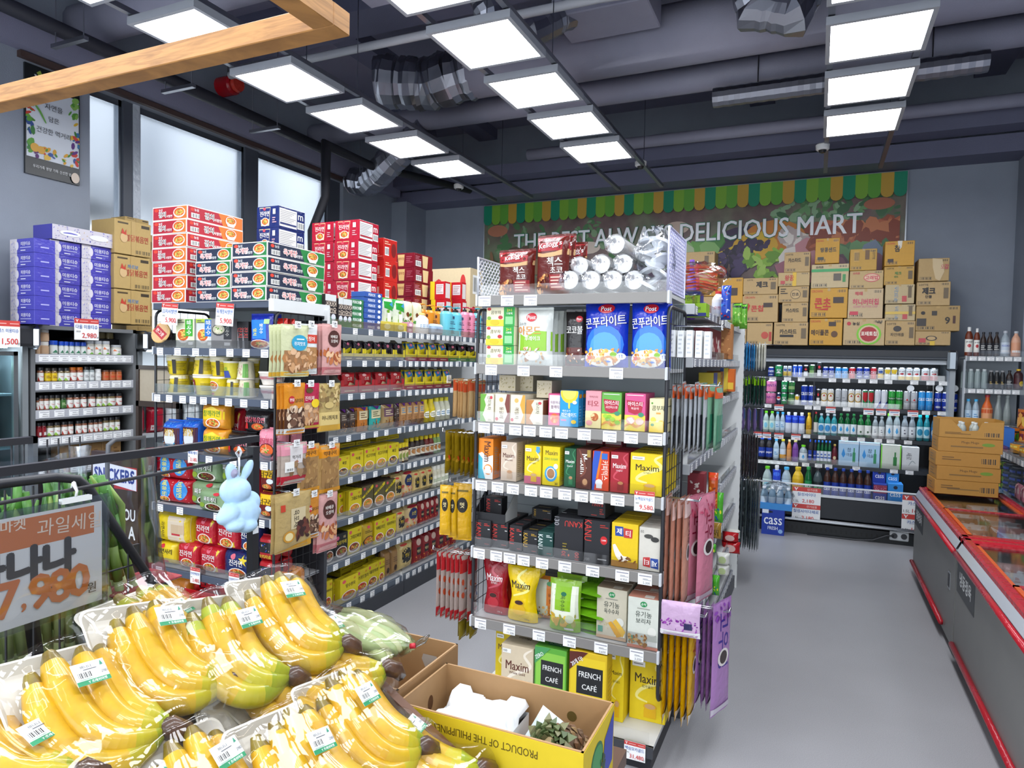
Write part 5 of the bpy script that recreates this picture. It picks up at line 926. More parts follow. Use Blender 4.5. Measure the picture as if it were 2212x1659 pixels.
fill(SLL[3],[('n1',735,772,884,2,1,.05),('n2',774,798,880,1,3,.03),('n3',799,826,877,1,4,.03),('n4',827,855,874,1,2,.05),('n1',855,864,872,1,1,.04,1,{'desc': 'narrow dark nut pouch'}),('n5',865,918,869,4,2,.03),('mu',919,944,862,2,1,None),('tt',944,976,858,3,1,None)],.6)
# toiletries
kb('tp','toothpaste_box','upright dark toothpaste box','2a2226',[('r',0,.8,1,1,'d0d4d4'),('r',0,0,1,.3,'3a7a5a'),('e',.5,.3,.4,.1,'d8dce4'),('t','죽염',.5,.62,.3,'c8b8a8',.4,-90)]);kb('tg2','toothpaste_box','green toothpaste pack','2f7a4a',[('t','PERIOE',.3,.5,.5,'f0f4f0',.6),('e',.7,.5,.1,.3,'f0f4f0')])
kb('tbl','toothpaste_box','blue toothpaste pack','2a54a4',[('t','PERIOE',.4,.5,.5,'f0f4f8',.6),('e',.82,.5,.08,.3,'f0f4f8')],right=[('t','1',.3,.5,.5,'fff',.2)])
kg('hp','refill_pouch','green and white refill pouch','d0d8c8',[('p','2a9a3a',0,.7,1,.6,1,1,0,1),('p','3a9ac8',.5,.8,1,.7,1,.95),('x',.2,.1,.8,.6,14,.1,'6aa02a','8ab83a','4a7a1a'),('r',.3,.3,.6,.55,'f0f0e8')]);kg('ap','refill_pouch','white pouch with aloe and coconut','d8d8bc',[('p','d8b43a',.6,0,1,0,1,1,.8,1),('x',.1,.1,.6,.6,10,.14,'6a3a1a','e8e4d8','4a8a2a')])
def pump(c0,cp,lb): return lambda W,D,H: shampoo(W,H,c0,cp,lb)
def shampoo(W,H,c0,cp,lb):
    m=MB();R=W/2;m.lathe([(R*.94,0),(R,.01),(R,H*.72),(R*.7,H*.8),(R*.3,H*.82)],M(c0,'i',.25),14,0,R,sy=.7);cyl(m,R*1.0,H*.04,H*.7,[('r',.4,.78,.6,.92,lb),('l',.25,.5,.75,.68,2,lb),('r',.2,.3,.8,.34,lb),('l',.3,.06,.7,.24,3,lb)],130,sy=.72)
    p=MB();p.lathe([(R*.34,H*.82),(R*.34,H*.88),(R*.12,H*.89),(R*.12,H*.94)],M('2a2420','i'),10,0,R);p.box(-R*.3,R*.4,H*.94,R*.3,R*1.3,H*.97,M(cp,'i'));p.tube([(0,R*.6,H*.955),(-R*.8,R*.5,H*.945)],R*.1,M(cp,'i'),6);return m,[('pump',p)]
for k,c0,cp,lb,d_ in (('p1','d88a24','d8902a','5a2a14','orange shampoo pump bottle'),('p2','6ac4d4','2a9aa8','2a4a6a','light blue shampoo pump bottle'),('p3','e08aa4','b82a4a','7a2a3a','pink shampoo pump bottle')): kind(k,'shampoo_bottle','bottle',d_,pump(c0,cp,lb))
kind('wb','lotion_bottle','bottle','white lotion bottle',lambda W,D,H: P_bottle(W,H,'e8e8e8','f0d080','eceef0',[('l',.2,.3,.8,.8,3,'6a9ac8')],.5,.7,k='i',capr=.6));kb('sb','soap_box','yellow soap box','d8c44a',[('e',.5,.5,.24,.3,'e8e0a0')]);kb('sp','soap_box','pink soap box','d89ab4',[('e',.5,.5,.3,.3,'f0d8e0')])
kind('bl','soap_case','box','pale blue wet tissue case',lambda W,D,H: P_box(W,D,H,'b0c8e0',[('t','물티슈',.5,.5,.3,'5a7ab0',.6)],b=.02))
fill(SLL[0],[('tp',702,727,636,2,1,.04,1,{'desc': 'green black toothpaste box'}),('tp',731,761,646,3,1,.04,1),('tg2',762,786,647,1,1,.1,5),('tbl',786,826,632,1,1,.12,7),('hp',828,878,645,2,1,.07,1,{'ins': .06}),('ap',877,915,652,2,1,.07,1,{'ins': .06}),('sb',822,880,696,2,1,.07,1),('sp',881,893,696,1,1,.06,2),('p1',912,970,657,3,1,None,1,{'ins': .07}),('wb',912,934,676,1,1,None),('bl',936,960,700,1,1,.07),('p2',970,1008,661,2,1,None),('p3',1008,1034,662,2,1,None),('p2',1034,1048,664,1,1,None,1,{'desc': 'light blue shampoo bottle at the far end'})],.6)
# ---------------------------------------------------------------- things hung edge-on from the side grids of the middle gondola
def hang_row(key,Y,px0,px1,yt,yb,n,dep,where,root=None,rel=0,dirn=1,tilt=0,hooks=1,cards=0,dy=0):
    xs=[at(px0+(px1-px0)*(i+.5)/n,yt,Y=Y).x for i in range(n)];pit=abs(xs[-1]-xs[0])/max(1,n-1) if n > 1 else .03
    d_=DES[key][2]
    for i,x in enumerate(xs):
        zt,zb=at(px0,yt,Y=Y).z,at(px0,yb,Y=Y).z
        l=f'{d_}, {ORD[i]} from left {where}' if n > 1 else f'{d_} {where}'
        put(key,round(dep*RND.uniform(.94,1),2),round(min(pit*.8,.03),3),round(zt-zb,3),(x,Y+dep*.5+dy+RND.uniform(-.02,.02),zb+RND.uniform(-.01,.01)),math.pi/2+math.radians(RND.uniform(-6,6)+tilt),uniq(l),f'{d_}s {where}' if n > 1 else None)
    if root is not None:
        gx=root.location.x;z=at(px0,yt,Y=Y).z
        for h_ in range(hooks): hang(root,(MW+.008) if dirn > 0 else -.008,Y-YE+dep*(.3+.4*h_),z+.005,abs((xs[-1] if dirn > 0 else xs[0])-(gx+(MW if dirn > 0 else 0)))+.04,dirn,.045 if cards else 0)
E_=dict(pu=3,pv=8,seal=.008,n=8)
def edge(key,nm,d_,col,items=(),cat='pouch',**kw): kg(key,nm,d_,col,items,cat=cat,**{**E_,**kw})
edge('ha','snack_stick','narrow fish stick with orange top','c8a878',[('r',0,.7,1,1,'c8502e')],back='c0a070');edge('hb','seaweed_pouch','olive snack pouch','8a7214',[('x',.1,.1,.9,.5,10,.1,'b8902a','d8502a')]);edge('hc2','snack_pouch','golden yellow snack pouch','d0a010',[('e',.5,.62,.3,.14,'1e1a12'),('t','멋',.5,.62,.1,'e8d8a0',.3),('l',.2,.84,.8,.92,1,'6a5a10')])
edge('hd','sausage_stick','red and silver squid stick','b8a8a0',[('r',0,.72,1,1,'b81a24'),('r',0,0,1,.14,'c0202a'),('x',.1,.2,.9,.65,12,.12,'c8502a','3a5a9a','d8d8d8')]);edge('he','snack_pouch','olive pouch hung lowest','8a7a24')
hang_row('ha',3.14,975,1029,822,898,8,.12,'beside the tea boxes',ME,dirn=-1,hooks=1,cards=1);hang_row('hb',3.14,962,1029,935,1022,7,.14,'beside the coffee boxes',ME,dirn=-1);hang_row('hd',3.14,940,1015,1192,1330,7,.14,'beside the coffee pouches',ME,dirn=-1);hang_row('he',3.2,985,1022,1335,1372,4,.1,'left of the coffee unit',ME,dirn=-1)
for k,(a,b,yt,yb,d_) in enumerate(((951,972,1050,1152,'golden yellow snack pouch, outermost on its hook'),(970,986,1052,1158,'golden yellow snack pouch, middle of its hook'),(981,1018,1044,1162,'golden yellow snack pouch with black badge, innermost on its hook'))):
    Y=3.16+.03*k;xa,xb=at(a,yt,Y=Y).x,at(b,yt,Y=Y).x;zt,zb=at(a,yt,Y=Y).z,at(a,yb,Y=Y).z
    put('hc2',round(xb-xa,3),.02,round(zt-zb,3),((xa+xb)/2,Y,zb),math.radians(14),d_)
hang(ME,-.008,.08,at(990,1040,Y=3.18).z,.17,-1)
kind('wx','hanging_box','box','slim white boxed utensil',lambda W,D,H: P_box(W,D,H*.88,'e4e6e6',[],left=[('l',.2,.1,.8,.9,5,'b8bcc0')],right=[('l',.2,.1,.8,.9,5,'b8bcc0')]))
edge('gv','rubber_gloves','white and dark glove pack with orange top','c0c4c8',[('r',0,.82,1,1,'d85a24'),('r',.1,0,.9,.55,'3a3e46')],cat='gloves',back='b8bcc2')
edge('gg','rubber_gloves','white and green glove pack with orange top','7aa88a',[('r',0,.82,1,1,'d85a24'),('r',.1,0,.9,.55,'3a8a6a')],cat='gloves',back='a8c4b2')
LG=[('e',.5,.5,.3,.08,'e8e0dc'),('e',.5,.5,.2,.06,'3a2a2a'),('t','고춧가루',.5,.72,.22,'5a2a34',.3,-90)]
edge('ps','pepper_bag','salmon chilli powder bag','c8907a',LG+[('r',0,0,1,.06,'dcd0c8'),('r',0,.84,1,1,'e0c4bc')]);edge('pk','pepper_bag','pink chilli powder bag','c87a8e',[('t','고우정',.5,.66,.2,'8a1e3a',.4,-90)]+LG[:2]+[('r',0,0,1,.06,'e0ccd4'),('x',.05,.84,.95,.98,14,.08,'a83a5a','d0607a')])
edge('pyl','pepper_bag','yellow corn powder bag','d0a008',[('t','고우정',.5,.66,.2,'b8501a',.4,-90)]+LG[:2]+[('r',0,0,1,.08,'e8e0d0')]);edge('pp','pepper_bag','purple powder bag','a87ab4',[('t','고우정',.5,.66,.2,'3a2a8a',.5,-90)]+LG[:2]+[('r',0,0,1,.06,'d8d0dc'),('x',.05,.84,.95,.98,16,.08,'6a2a8a','8a4aa8')])
hang_row('wx',3.2,1450,1544,706,772,5,.06,'beside the cereal shelf',ME,cards=1);hang_row('gv',3.2,1449,1530,832,975,8,.17,'beside the tea boxes',ME);hang_row('gg',3.26,1502,1560,832,968,4,.17,'beside the tea boxes',None)
hang_row('ps',3.16,1436,1491,1080,1314,4,.17,'beside the black boxes',ME);hang_row('pk',3.25,1488,1540,1078,1306,2,.2,'beside the black boxes',None,tilt=-14);hang_row('pyl',3.16,1432,1505,1325,1556,5,.17,'at floor level by the coffee unit',ME);hang_row('pp',3.3,1504,1556,1318,1530,4,.18,'at floor level by the coffee unit',ME);
hang_row('pp',3.26,1540,1582,1308,1550,1,.2,'outermost of the floor level row',None,tilt=-16)
p=at(1470,1325,Y=3.14);m=P_bag(.19,.03,.16,'c8a8c8',[('x',.05,.2,.95,.5,40,.03,'7a2a8a','9a4aa8'),('r',.0,.0,1,.16,'e4e2e4'),('r',.62,.24,.82,.42,'2a2450')],pu=3,pv=8)
tag(obj('powder_bag_header',m,None,(p.x-.0,3.11,p.z-.1),math.radians(4)),'folded lilac powder bag with blossom print above the yellow bags','pouch')
# household goods on the right shelves
kind('ob2','cleaner_bottle','bottle','white cleaner bottle',lambda W,D,H: P_bottle(W,H,'e0e0da','c8302a','d8dce0',[('t','유한',.5,.5,.3,'b8303a',.5)],.4,.66,k='i'));kind('ob3','cleaner_bottle','bottle','purple cleaner bottle',lambda W,D,H: P_bottle(W,H,'6a3a9a','7a4ab0',None,[],.4,.6,k='i'));kind('ob4','cleaner_bottle','bottle','crimson cleaner bottle',lambda W,D,H: P_bottle(W,H,'b02a4a','c83a5a',None,[],.4,.6,k='i'))
kg('de','detergent_pouch','blue and white detergent pouch','2a4ab0',[('x',.05,.05,.95,.95,20,.16,'d8dce8','c8303a','3a8ad0','1e2a7a')]);kg('gp','glove_pack','green glove pack','5a9a2a',[('r',0,.8,1,1,'1e3a24'),('x',.1,.1,.9,.6,12,.1,'a8c86a','3a7a1a')]);kb('cg','bag_box','lime green food bag box','8cae1e',[('r',0,.7,1,1,'2a2a7a'),('t','크린백',.5,.4,.34,'2a2a2a',.7)],right=[('r',0,0,1,1,'2a2a8a')]);kb('ch2','bag_box','lime and navy food bag box','8cb81e',[('r',0,0,1,.26,'1e2a7a'),('t','뉴후레쉬',.5,.6,.24,'1e3a1e',.7)])
def atp(key,Y,x0,x1,yt,yb,D,label,rz=0,dz=0):
    a,b=at(x0,yb,Y=Y),at(x1,yb,Y=Y);zt=at((x0+x1)/2,yt,Y=Y).z;zb=at((x0+x1)/2,yb,Y=Y).z+dz
    return put(key,round(abs(b.x-a.x),3),D,round(zt-zb,3),((a.x+b.x)/2,Y,zb),rz,label)
atp('cg',3.75,1462,1512,630,655,.12,'lime green food bag box, upper of the two by the gloves');atp('ch2',3.72,1474,1525,655,683,.12,'lime and navy food bag box under the other one')
atp('ob2',4.5,1535,1562,628,684,.08,'white cleaner bottle on the top household shelf');atp('ob3',4.3,1479,1500,560,690,.08,'purple bottle poking up behind the orange gloves');atp('ob4',4.5,1496,1508,566,690,.08,'crimson bottle poking up behind the orange gloves');atp('de',4.4,1554,1576,615,690,.1,'blue and white detergent pouch on the top household shelf');atp('gp',5.3,1580,1602,654,705,.06,'green glove pack at the end of the top household shelf');atp('gp',5.6,1596,1613,656,710,.06,'dark green glove pack furthest along the household shelf')
m=MB()
for k in range(7): m.grid(crinkle(lambda u,v: (-.13+.26*u,.05*math.sin(3*u)+(.02*v),.018*k+.03*math.sin(3.1*u)+.012*v),8,3,.006,k),M('c8502a','i',.4))
p=at(1495,632,Y=3.75);t=thing('rubber_glove_pile','pile of orange rubber gloves in clear bags above the food bag boxes','gloves',(p.x,p.y,p.z));obj('gloves',m,t);obj('clear_bag',blob(None,.16,.08,.085,.012,WRAP,4,14),t,(.02,0,.075))
kb('sk','snack_box','tan snack box','b87a44',[('x',.1,.1,.9,.9,14,.14,'d8a060','9a5a2a')]);kb('ok','snack_box','orange snack box','d86a1a',[('r',.1,.1,.9,.4,'e8c03a')]);kb('ye','snack_box','yellow and blue box','d8c03a',[('r',0,0,.5,1,'3a5aa0')]);kb('rw','snack_box','crimson patterned box','8a2a34',[('x',.05,.05,.95,.95,12,.1,'d8c8c0')])
fill(SMR[1],[('rw',1530,1556,712,2,1,.1),],.3)
fill(SMR[2],[('sk',1556,1580,802,2,1,.1),('ye',1540,1556,805,1,1,.1)],.3)
atp('sk',5.2,1556,1579,700,776,.12,'tan cookie box under the top household shelf');atp('ye',5.25,1554,1570,795,848,.1,'yellow and blue box on the third household shelf');atp('ok',5.3,1570,1585,797,846,.1,'orange box beside the yellow and blue box');atp('rw',4.1,1484,1520,1022,1080,.1,'crimson patterned box by the salmon chilli powder bags')
kg('wi','wet_wipe_pack','red wet wipe pack','b01a20',[('e',.5,.5,.3,.3,'d8b0a8')],cat='wipes');kg('ww','wet_wipe_pack','white wet wipe pack','d8d8d0',[('e',.5,.5,.3,.3,'b8c890')],cat='wipes');kg('go','snack_bag','gold snack bag','a88030',[('t','누룽지',.5,.5,.3,'2a1a10',.7),('x',.1,.1,.9,.4,8,.1,'6a4a1a')]);kg('or2','snack_bag','orange snack bag','c8561a',[('x',.1,.1,.9,.6,10,.14,'e8a03a','7a2a10'),('r',0,.8,1,1,'d8421a')]);kg('gr2','snack_bag','bright green snack bag','4aa82a',[('x',.1,.1,.9,.5,8,.14,'e8e03a','2a5a9a')])
for key,Y,x0,x1,yt,yb,D,l in (('or2',3.9,1526,1548,1022,1100,.06,'orange snack bag standing by the household shelves'),('gr2',4.4,1535,1560,1065,1130,.06,'bright green snack bag behind the pink chilli bags'),('go',4.5,1526,1556,1131,1166,.08,'gold snack bag on the lower household shelf'),('wi',5.6,1556,1597,1172,1198,.1,'red wet wipe pack, lower of the two'),('wi',5.6,1558,1594,1152,1173,.1,'red wet wipe pack, upper of the two'),('ww',5.9,1563,1597,1146,1166,.1,'white wet wipe pack behind the red ones'),('ww',4.95,1545,1574,1197,1223,.1,'white and green wipe pack, upper of its pair'),('ww',4.95,1545,1573,1222,1246,.1,'white and green wipe pack, lower of its pair'),('gr2',4.3,1526,1545,1178,1196,.08,'green snack bag on the lower near shelf'),('gr2',4.4,1536,1552,1246,1290,.08,'green and blue snack bag near the floor')): atp(key,Y,x0,x1,yt,yb,D,l)
# utensils on the far end of the right side
t=thing('hook_panel','black hook panel at the far end of the middle gondola','display panel',(-.64,6.05,0),math.pi/2);m=MB();m.box(0,0,0,.75,.02,2.15,BLK);obj('panel',m,t)
edge('br','brush','blue handled brush','3a8ac0',cat='brush');edge('bw2','brush','white handled brush','d0d0c4',cat='brush');edge('bg2','knife_pack','dark green scrubber pack','24423a',[('r',0,.7,1,1,'8ac81e')],cat='utensil');edge('bp2','utensil_card','purple carded utensil','6a5a8a',[('r',.1,.5,.9,.95,'3a5a9a'),('e',.5,.3,.3,.1,'b08ac8')],cat='utensil');edge('bs','spatula','dark metal spatula','3a3438',cat='utensil');edge('bf','grill_sheet','dark grey grill sheet','5a6668',cat='sheet')
W6='on the far hook panel'
for a in (('br',6.1,1608,1634,742,798,5,.1),('bw2',6.1,1634,1658,742,798,4,.1),('bg2',6.1,1604,1656,812,874,8,.1),('bp2',6.1,1602,1655,880,930,4,.08),('bs',6.1,1600,1640,938,1030,7,.08),('bf',6.1,1597,1644,1034,1186,9,.16)):
    hang_row(*a,W6);z=at(a[2],a[4],Y=a[1]).z;obj('hook',MB().tube([(.1,.02,z),(.1,-.36,z-.01)],.003,M('b8bac0','m',.25),6),t)
# ---------------------------------------------------------------- banner over the cooler
BY=YB-.025
b0,b1=at(1048,447,Y=BY),at(1960,370,Y=BY);bz0=2.75;bx0,bx1,bz1=b0.x,b1.x,4.2;bW,bH=bx1-bx0,bz1-bz0
def _ban(N,L,b):
    co=N.new('ShaderNodeTexCoord');n1=N.new('ShaderNodeTexNoise');n1.inputs['Scale'].default_value=1.1;n1.inputs['Detail'].default_value=3
    n2=N.new('ShaderNodeTexNoise');n2.inputs['Scale'].default_value=5;n2.inputs['Detail'].default_value=4
    r1=N.new('ShaderNodeValToRGB');e=r1.color_ramp.elements;e[0].position=.46;e[0].color=lin('8a7472');e[1].position=.62;e[1].color=lin('86a07c')
    r2=N.new('ShaderNodeValToRGB');e=r2.color_ramp.elements;e[0].position=.35;e[0].color=lin('a89a98');e[1].position=.65;e[1].color=lin('d8d2ca')
    mx=N.new('ShaderNodeMix');mx.data_type='RGBA';mx.blend_type='MULTIPLY';mx.inputs[0].default_value=.8
    L.new(co.outputs['Object'],n1.inputs['Vector']);L.new(co.outputs['Object'],n2.inputs['Vector']);L.new(n1.outputs['Fac'],r1.inputs[0]);L.new(n2.outputs['Fac'],r2.inputs[0]);L.new(r1.outputs[0],mx.inputs[6]);L.new(r2.outputs[0],mx.inputs[7]);L.new(mx.outputs[2],b.inputs['Base Color']);b.inputs['Roughness'].default_value=.4
m=MB();m.box(bx0,BY,bz0,bx1,BY+.02,bz1,nodemat('blurred_garden_print',_ban))
fr_=M('b8bcc0','m',.3)
for q in ((bx0-.015,bz1,bx1+.015,bz1+.015),(bx0-.015,bz0,bx0,bz1),(bx1,bz0,bx1+.015,bz1)): m.box(q[0],BY-.006,q[1],q[2],BY+.024,q[3],fr_)
it=[('x',.0,.5,.34,.78,60,.012,'4a7a4a','5f8a58','7a9a72'),('x',.74,.56,.99,.86,90,.012,'4f7a48','6a9a62','8aae84','3f6a44'),('e',.04,.74,.03,.06,'b8785a'),('e',.95,.76,.03,.05,'b06a4e'),('e',.3,.52,.03,.06,'d8c8b8'),('e',.52,.66,.03,.06,'c8b0a0'),
      ('e',.68,.5,.07,.14,'3a2a4a'),('e',.74,.5,.07,.18,'c87a1e'),('e',.7,.46,.05,.12,'d8a82a'),
      ('x',.36,.2,.62,.52,70,.02,'2f6a2e','4a8a3a','6aa84a','86b86a'),('x',.38,.2,.58,.4,12,.03,'b8c8a0','3a5a2a'),
      ('s','d8b42a',.012,.60,.36,.65,.42,.70,.5,.72,.58),('s','e0bc3a',.012,.61,.34,.67,.40,.73,.46),('x',.61,.22,.69,.42,50,.011,'2a1e3a','3a2a4e','1e1630','4a3a66'),('x',.66,.42,.74,.5,24,.009,'2a1e3a','3a2a4e'),
      ('x',.68,.2,.76,.4,26,.014,'8ab83a','6a9a2a','a8cc5a'),('e',.59,.3,.022,.07,'b03a2a'),('e',.62,.24,.02,.06,'c8402e'),('x',.76,.3,.82,.56,30,.02,'d8ccc0','b8a8a4','e8e0d8'),('x',.78,.22,.86,.4,12,.03,'a86a7a','c88a90'),
      ('x',.82,.42,.995,.6,110,.016,'9a4a2a','b8603a','c8784a','8a3a20'),('x',.86,.3,.97,.42,50,.016,'4a7a4a','6a9a62'),('x',.86,.16,.98,.32,12,.03,'6a4a5a','7a8aa0','8a5a6a'),('e',.57,.2,.04,.1,'a8382a'),('e',.48,.18,.05,.1,'4a2a4a'),('x',.0,.2,.3,.5,30,.02,'5a4a3a','6a7a4a','8a6a4a')]
n=41
for i in range(n):
    c_=('0e8a66','7fb436','62a83a','c8a03a')[i % 4];u0,u1=i/n,(i+1)/n;z1_,z0_=1.0,.845
    pts=[(u0,z1_),(u0,z0_)]+[((u0+u1)/2+(u1-u0)/2*math.cos(math.radians(180+k*30)),z0_+.045*math.sin(math.radians(180+k*30))) for k in range(1,6)]+[(u1,z0_),(u1,z1_)]
    it.append(('p',c_,*[a for p in pts for a in p]))
art(m,it,lambda u,v,o: (bx0+u*bW,BY-o,bz0+v*bH),bW,bH,lay=.0005)
BN=obj('wall_banner',m);tag(BN,'long garden print wall banner with green scalloped edge and silver lettering','banner')
tx0,tx1=at(1112,515,Y=BY).x,at(1862,490,Y=BY).x;tz0,tz1=at(1800,507,Y=BY).z,at(1800,464,Y=BY).z
for bold,c_,o_ in ((3,'1f7a54',.02),(1.5,'f2f4f8',.03)):
    v,f,asp=letters('THE BEST ALWAYS DELICIOUS MART',bold);sx_=(tx1-tx0)/asp;m=MB();hz=(tz1-tz0)
    for i,g_ in enumerate(f): m.add([((tx0+tx1)/2+a*sx_,BY-o_-i*.0004,(tz0+tz1)/2+b*hz) for a,b in v],g_,M(c_,'i',.3))
    obj('lettering',m,BN)
# ---------------------------------------------------------------- open drinks cooler
CX0,CX1,CYF=-1.75,1.28,8.3
CO=thing('drinks_cooler','long black open drinks cooler with lit shelves under the banner','cooler',(0,0,0))
ck=M('1d2128','p');m=MB()
m.box(CX0,CYF+.62,.1,CX1,CYF+.7,2.03,M('20252c','p'));m.box(CX0,CYF-.02,2.02,CX1,CYF+.7,2.085,ck);m.box(CX0,CYF-.03,1.985,CX1,CYF+.1,2.02,M('3a3f46','p'),.01);m.box(CX0,CYF,.38,CX1,CYF+.62,.4,M('2a2e34','p'));obj('cabinet',m,CO)
m=MB();m.box(CX0,CYF-.06,.0,CX1,CYF+.3,.13,M('1a1d20','p'));m.box(CX0,CYF-.08,.2,CX1,CYF+.02,.44,M('25292f','p'),.01)
for k in range(60): m.box(CX0+.04+k*.05,CYF-.0615,.05,CX0+.06+k*.05,CYF-.0595,.09,M('0c0d0e'))
obj('base',m,CO)
obj('bumper_rail',MB().box(CX0,CYF-.1,.15,CX1,CYF-.06,.19,M('c8ccd0','m',.2),.01),CO);obj('front_lip',MB().box(CX0,CYF-.085,.44,CX1,CYF-.05,.465,M('d8dce0','i',.3)),CO)
obj('glass_lip',MB().box(CX0,CYF-.07,.465,CX1,CYF-.064,.56,CLR),CO);obj('lip_rail',MB().box(CX0,CYF-.075,.555,CX1,CYF-.06,.57,M('e0e4e8','i',.3)),CO)
m=MB();m.box(CX1-.02,CYF-.02,.1,CX1+.03,CYF+.7,2.06,M('9aa2a8','p'));m.box(CX1-.05,CYF-.06,1.88,CX1+.04,CYF+.1,2.09,M('8f969c','m',.3),.02);obj('end_panel',m,CO)
obj('air_curtain',MB().box(CX0,CYF+.02,1.94,CX1-.05,CYF+.09,1.985,M('b8c0c8','i',.3)),CO);obj('glass_divider',MB().box(1.135,CYF+.14,.45,1.145,CYF+.6,1.9,CLR),CO)
obj('lamp',MB().box(CX0+.05,CYF+.1,1.965,CX1-.1,CYF+.14,1.972,M('dcecff','e',COOLER_LAMP*.7)),CO)
CSY=CYF+.13
CZ=[at(1850,y,Y=CSY).z for y in (819,881,945,1008)];CZ.append(.402)
SC=[Shelf('E',CSY,z,w,.015) for z,w in zip(CZ,('on the top cooler shelf','on the second cooler shelf','on the third cooler shelf','on the fourth cooler shelf','in the cooler base'))];SC[4].o.y=CYF
for i,z in enumerate(CZ[:4]):
    m=MB();m.box(CX0,CSY,z-.02,CX1-.03,CYF+.62,z,M('3a4048','p'));m.box(CX0,CSY-.008,z-.04,CX1-.03,CSY,z,M('2a2f36','p'));s_=obj('shelf',m,CO)
    obj('clear_guard',MB().box(CX0,CSY-.006,z,CX1-.03,CSY-.003,z+.06,CLR),s_)
    obj('lamp',MB().box(CX0+.05,CSY+.01,z-.0235,CX1-.1,CSY+.035,z-.0205,M('dcecff','e',COOLER_LAMP)),s_)
    for k,px in enumerate(((1668,1700,1730,1797,1827,1861,1886,1918,1974,2009,2036),(1660,1685,1747,1766,1830,2002,2036),(1655,1746,1779,1828,1864,1901,1928,1966),(1650,1664,1678,1693,1708,1722,1746,1774,1796,1856,1938,1972))[i]):
        obj('price_tag',tag_mesh(None,.075,.042),s_,(at(px,850,Y=CSY-.009).x,CSY-.0085,z-.0))
    for px in ((),(1683,1795,1877,1904,1933,1973),(1640,1658,1685,1722),())[i]:
        mm=MB();mm.box(-.05,-.002,-.07,.05,0,0,M('eceeee'));art(mm,[('r',0,.72,1,1,'b8403e'),('l',.1,.4,.9,.68,1,'5a7ab0'),('l',.4,.08,.9,.3,1,'c84a44')],lambda u,v,o: (-.05+u*.1,-.002-o,-.07+v*.07),.1,.07);obj('sale_tag',mm,s_,(at(px,870,Y=CSY-.011).x,CSY-.011,z))
for px in (1967,2029,2062):
    p=at(px,839,Y=CSY+.02);obj('round_sign',MB().lathe([(.035,0),(.035,.004)],M('dfe3e6','i',.3),16,X=Matrix.Rotation(math.pi/2,4,'X')),CO,p)
obj('divider_post',MB().box(at(1756,900,Y=CSY+.05).x-.008,CSY+.02,.4,at(1756,900,Y=CSY+.05).x+.008,CSY+.06,1.9,M('15181c','p')),CO)
def can(key,d_,col,its=(),top='c9ccd0'): kind(key,'drink_can','can',d_,lambda W,D,H: P_can(W,H,col,its,top))
def ct(t,c_='f0f2f4',h=.2,v=.6): return ('t',t,.5,v,h,c_,.6)
can('kg','green soda can','1e8a50',[ct('칠성'),('p','f0f0f0',.3,.3,.7,.3,.5,.5)]);can('ks','silver yellow can','b8bcc0',[('r',.2,.1,.8,.5,'d8b43a'),('e',.5,.7,.2,.12,'3a5aa0')]);can('kbl','bright blue can','2a5ac8',[('r',.42,.2,.5,.8,'e8f0fa')]);can('kbk','black can with white star','18181c',[('r',.3,.1,.7,.5,'d8d8d8'),('e',.5,.7,.12,.1,'c8303a')]);can('kgr','dark green can','2a6a34',[('r',.2,.3,.8,.6,'86a86a')])
can('kc1','light blue beer can','2f93d8',[ct('cass','f4f6f8',.24)]);can('kc2','navy beer can','16349a',[ct('cass','f4f6f8',.24),('e',.5,.2,.2,.06,'c8d0dc')]);can('kc3','red beer can','c01e2e',[ct('cass','f4f6f8',.24)]);can('kw','white and yellow highball can','dfe0de',[('r',0,.0,1,.3,'d8b42a'),('e',.5,.52,.14,.08,'b82a34'),ct('JIM BEAM','3a3a4a',.1,.74)]);can('kwr','white and red highball can','dfe0de',[('r',0,.0,1,.4,'a82a34'),('e',.5,.56,.14,.08,'b82a34'),ct('JIM BEAM','3a3a4a',.1,.76)]);can('kyw','white and gold can','d8d8d2',[('p','d8b42a',.2,.9,.8,.9,.6,.5,.3,.55)])
can('kf','pink grape soda can','d87aa8',[ct('FANTA','5a2a8a',.24)]);can('kp','dark blue cola can','16285a',[('e',.5,.55,.3,.2,'e8e8ec'),('e',.5,.6,.26,.1,'c8302e')]);can('kx','white and gold beer can','d4d2ca',[('e',.5,.55,.34,.28,'b8923a'),('e',.5,.55,.26,.22,'e0dcd0'),('p','b8402e',.4,.6,.6,.6,.5,.75)]);can('ksv','plain silver beer can','b4b8bc',[('l',.3,.3,.7,.6,2,'8a8e94')]);can('kcb','green and red beer can','1e7a44',[('r',0,.0,.3,1,'d8dcd8'),('p','b01e28',.3,.9,.8,.9,.8,.5,.55,.3,.3,.5)]);can('kwb','white and blue beer can','d0d4dc',[('p','2a3a9a',.4,.0,.9,.0,.9,.5,.6,.3),('e',.7,.14,.12,.06,'8a1e3a')]);can('khk','bright green beer can','2f9a3e',[ct('Heineken','f0f4f0',.14),('e',.5,.56,.36,.1,'1e6a2e')]);can('kss','silver beer can with red star','b4b8bc',[('p','c01e28',.4,.5,.6,.5,.5,.64),ct('Gold','6a6a70',.12,.45)])
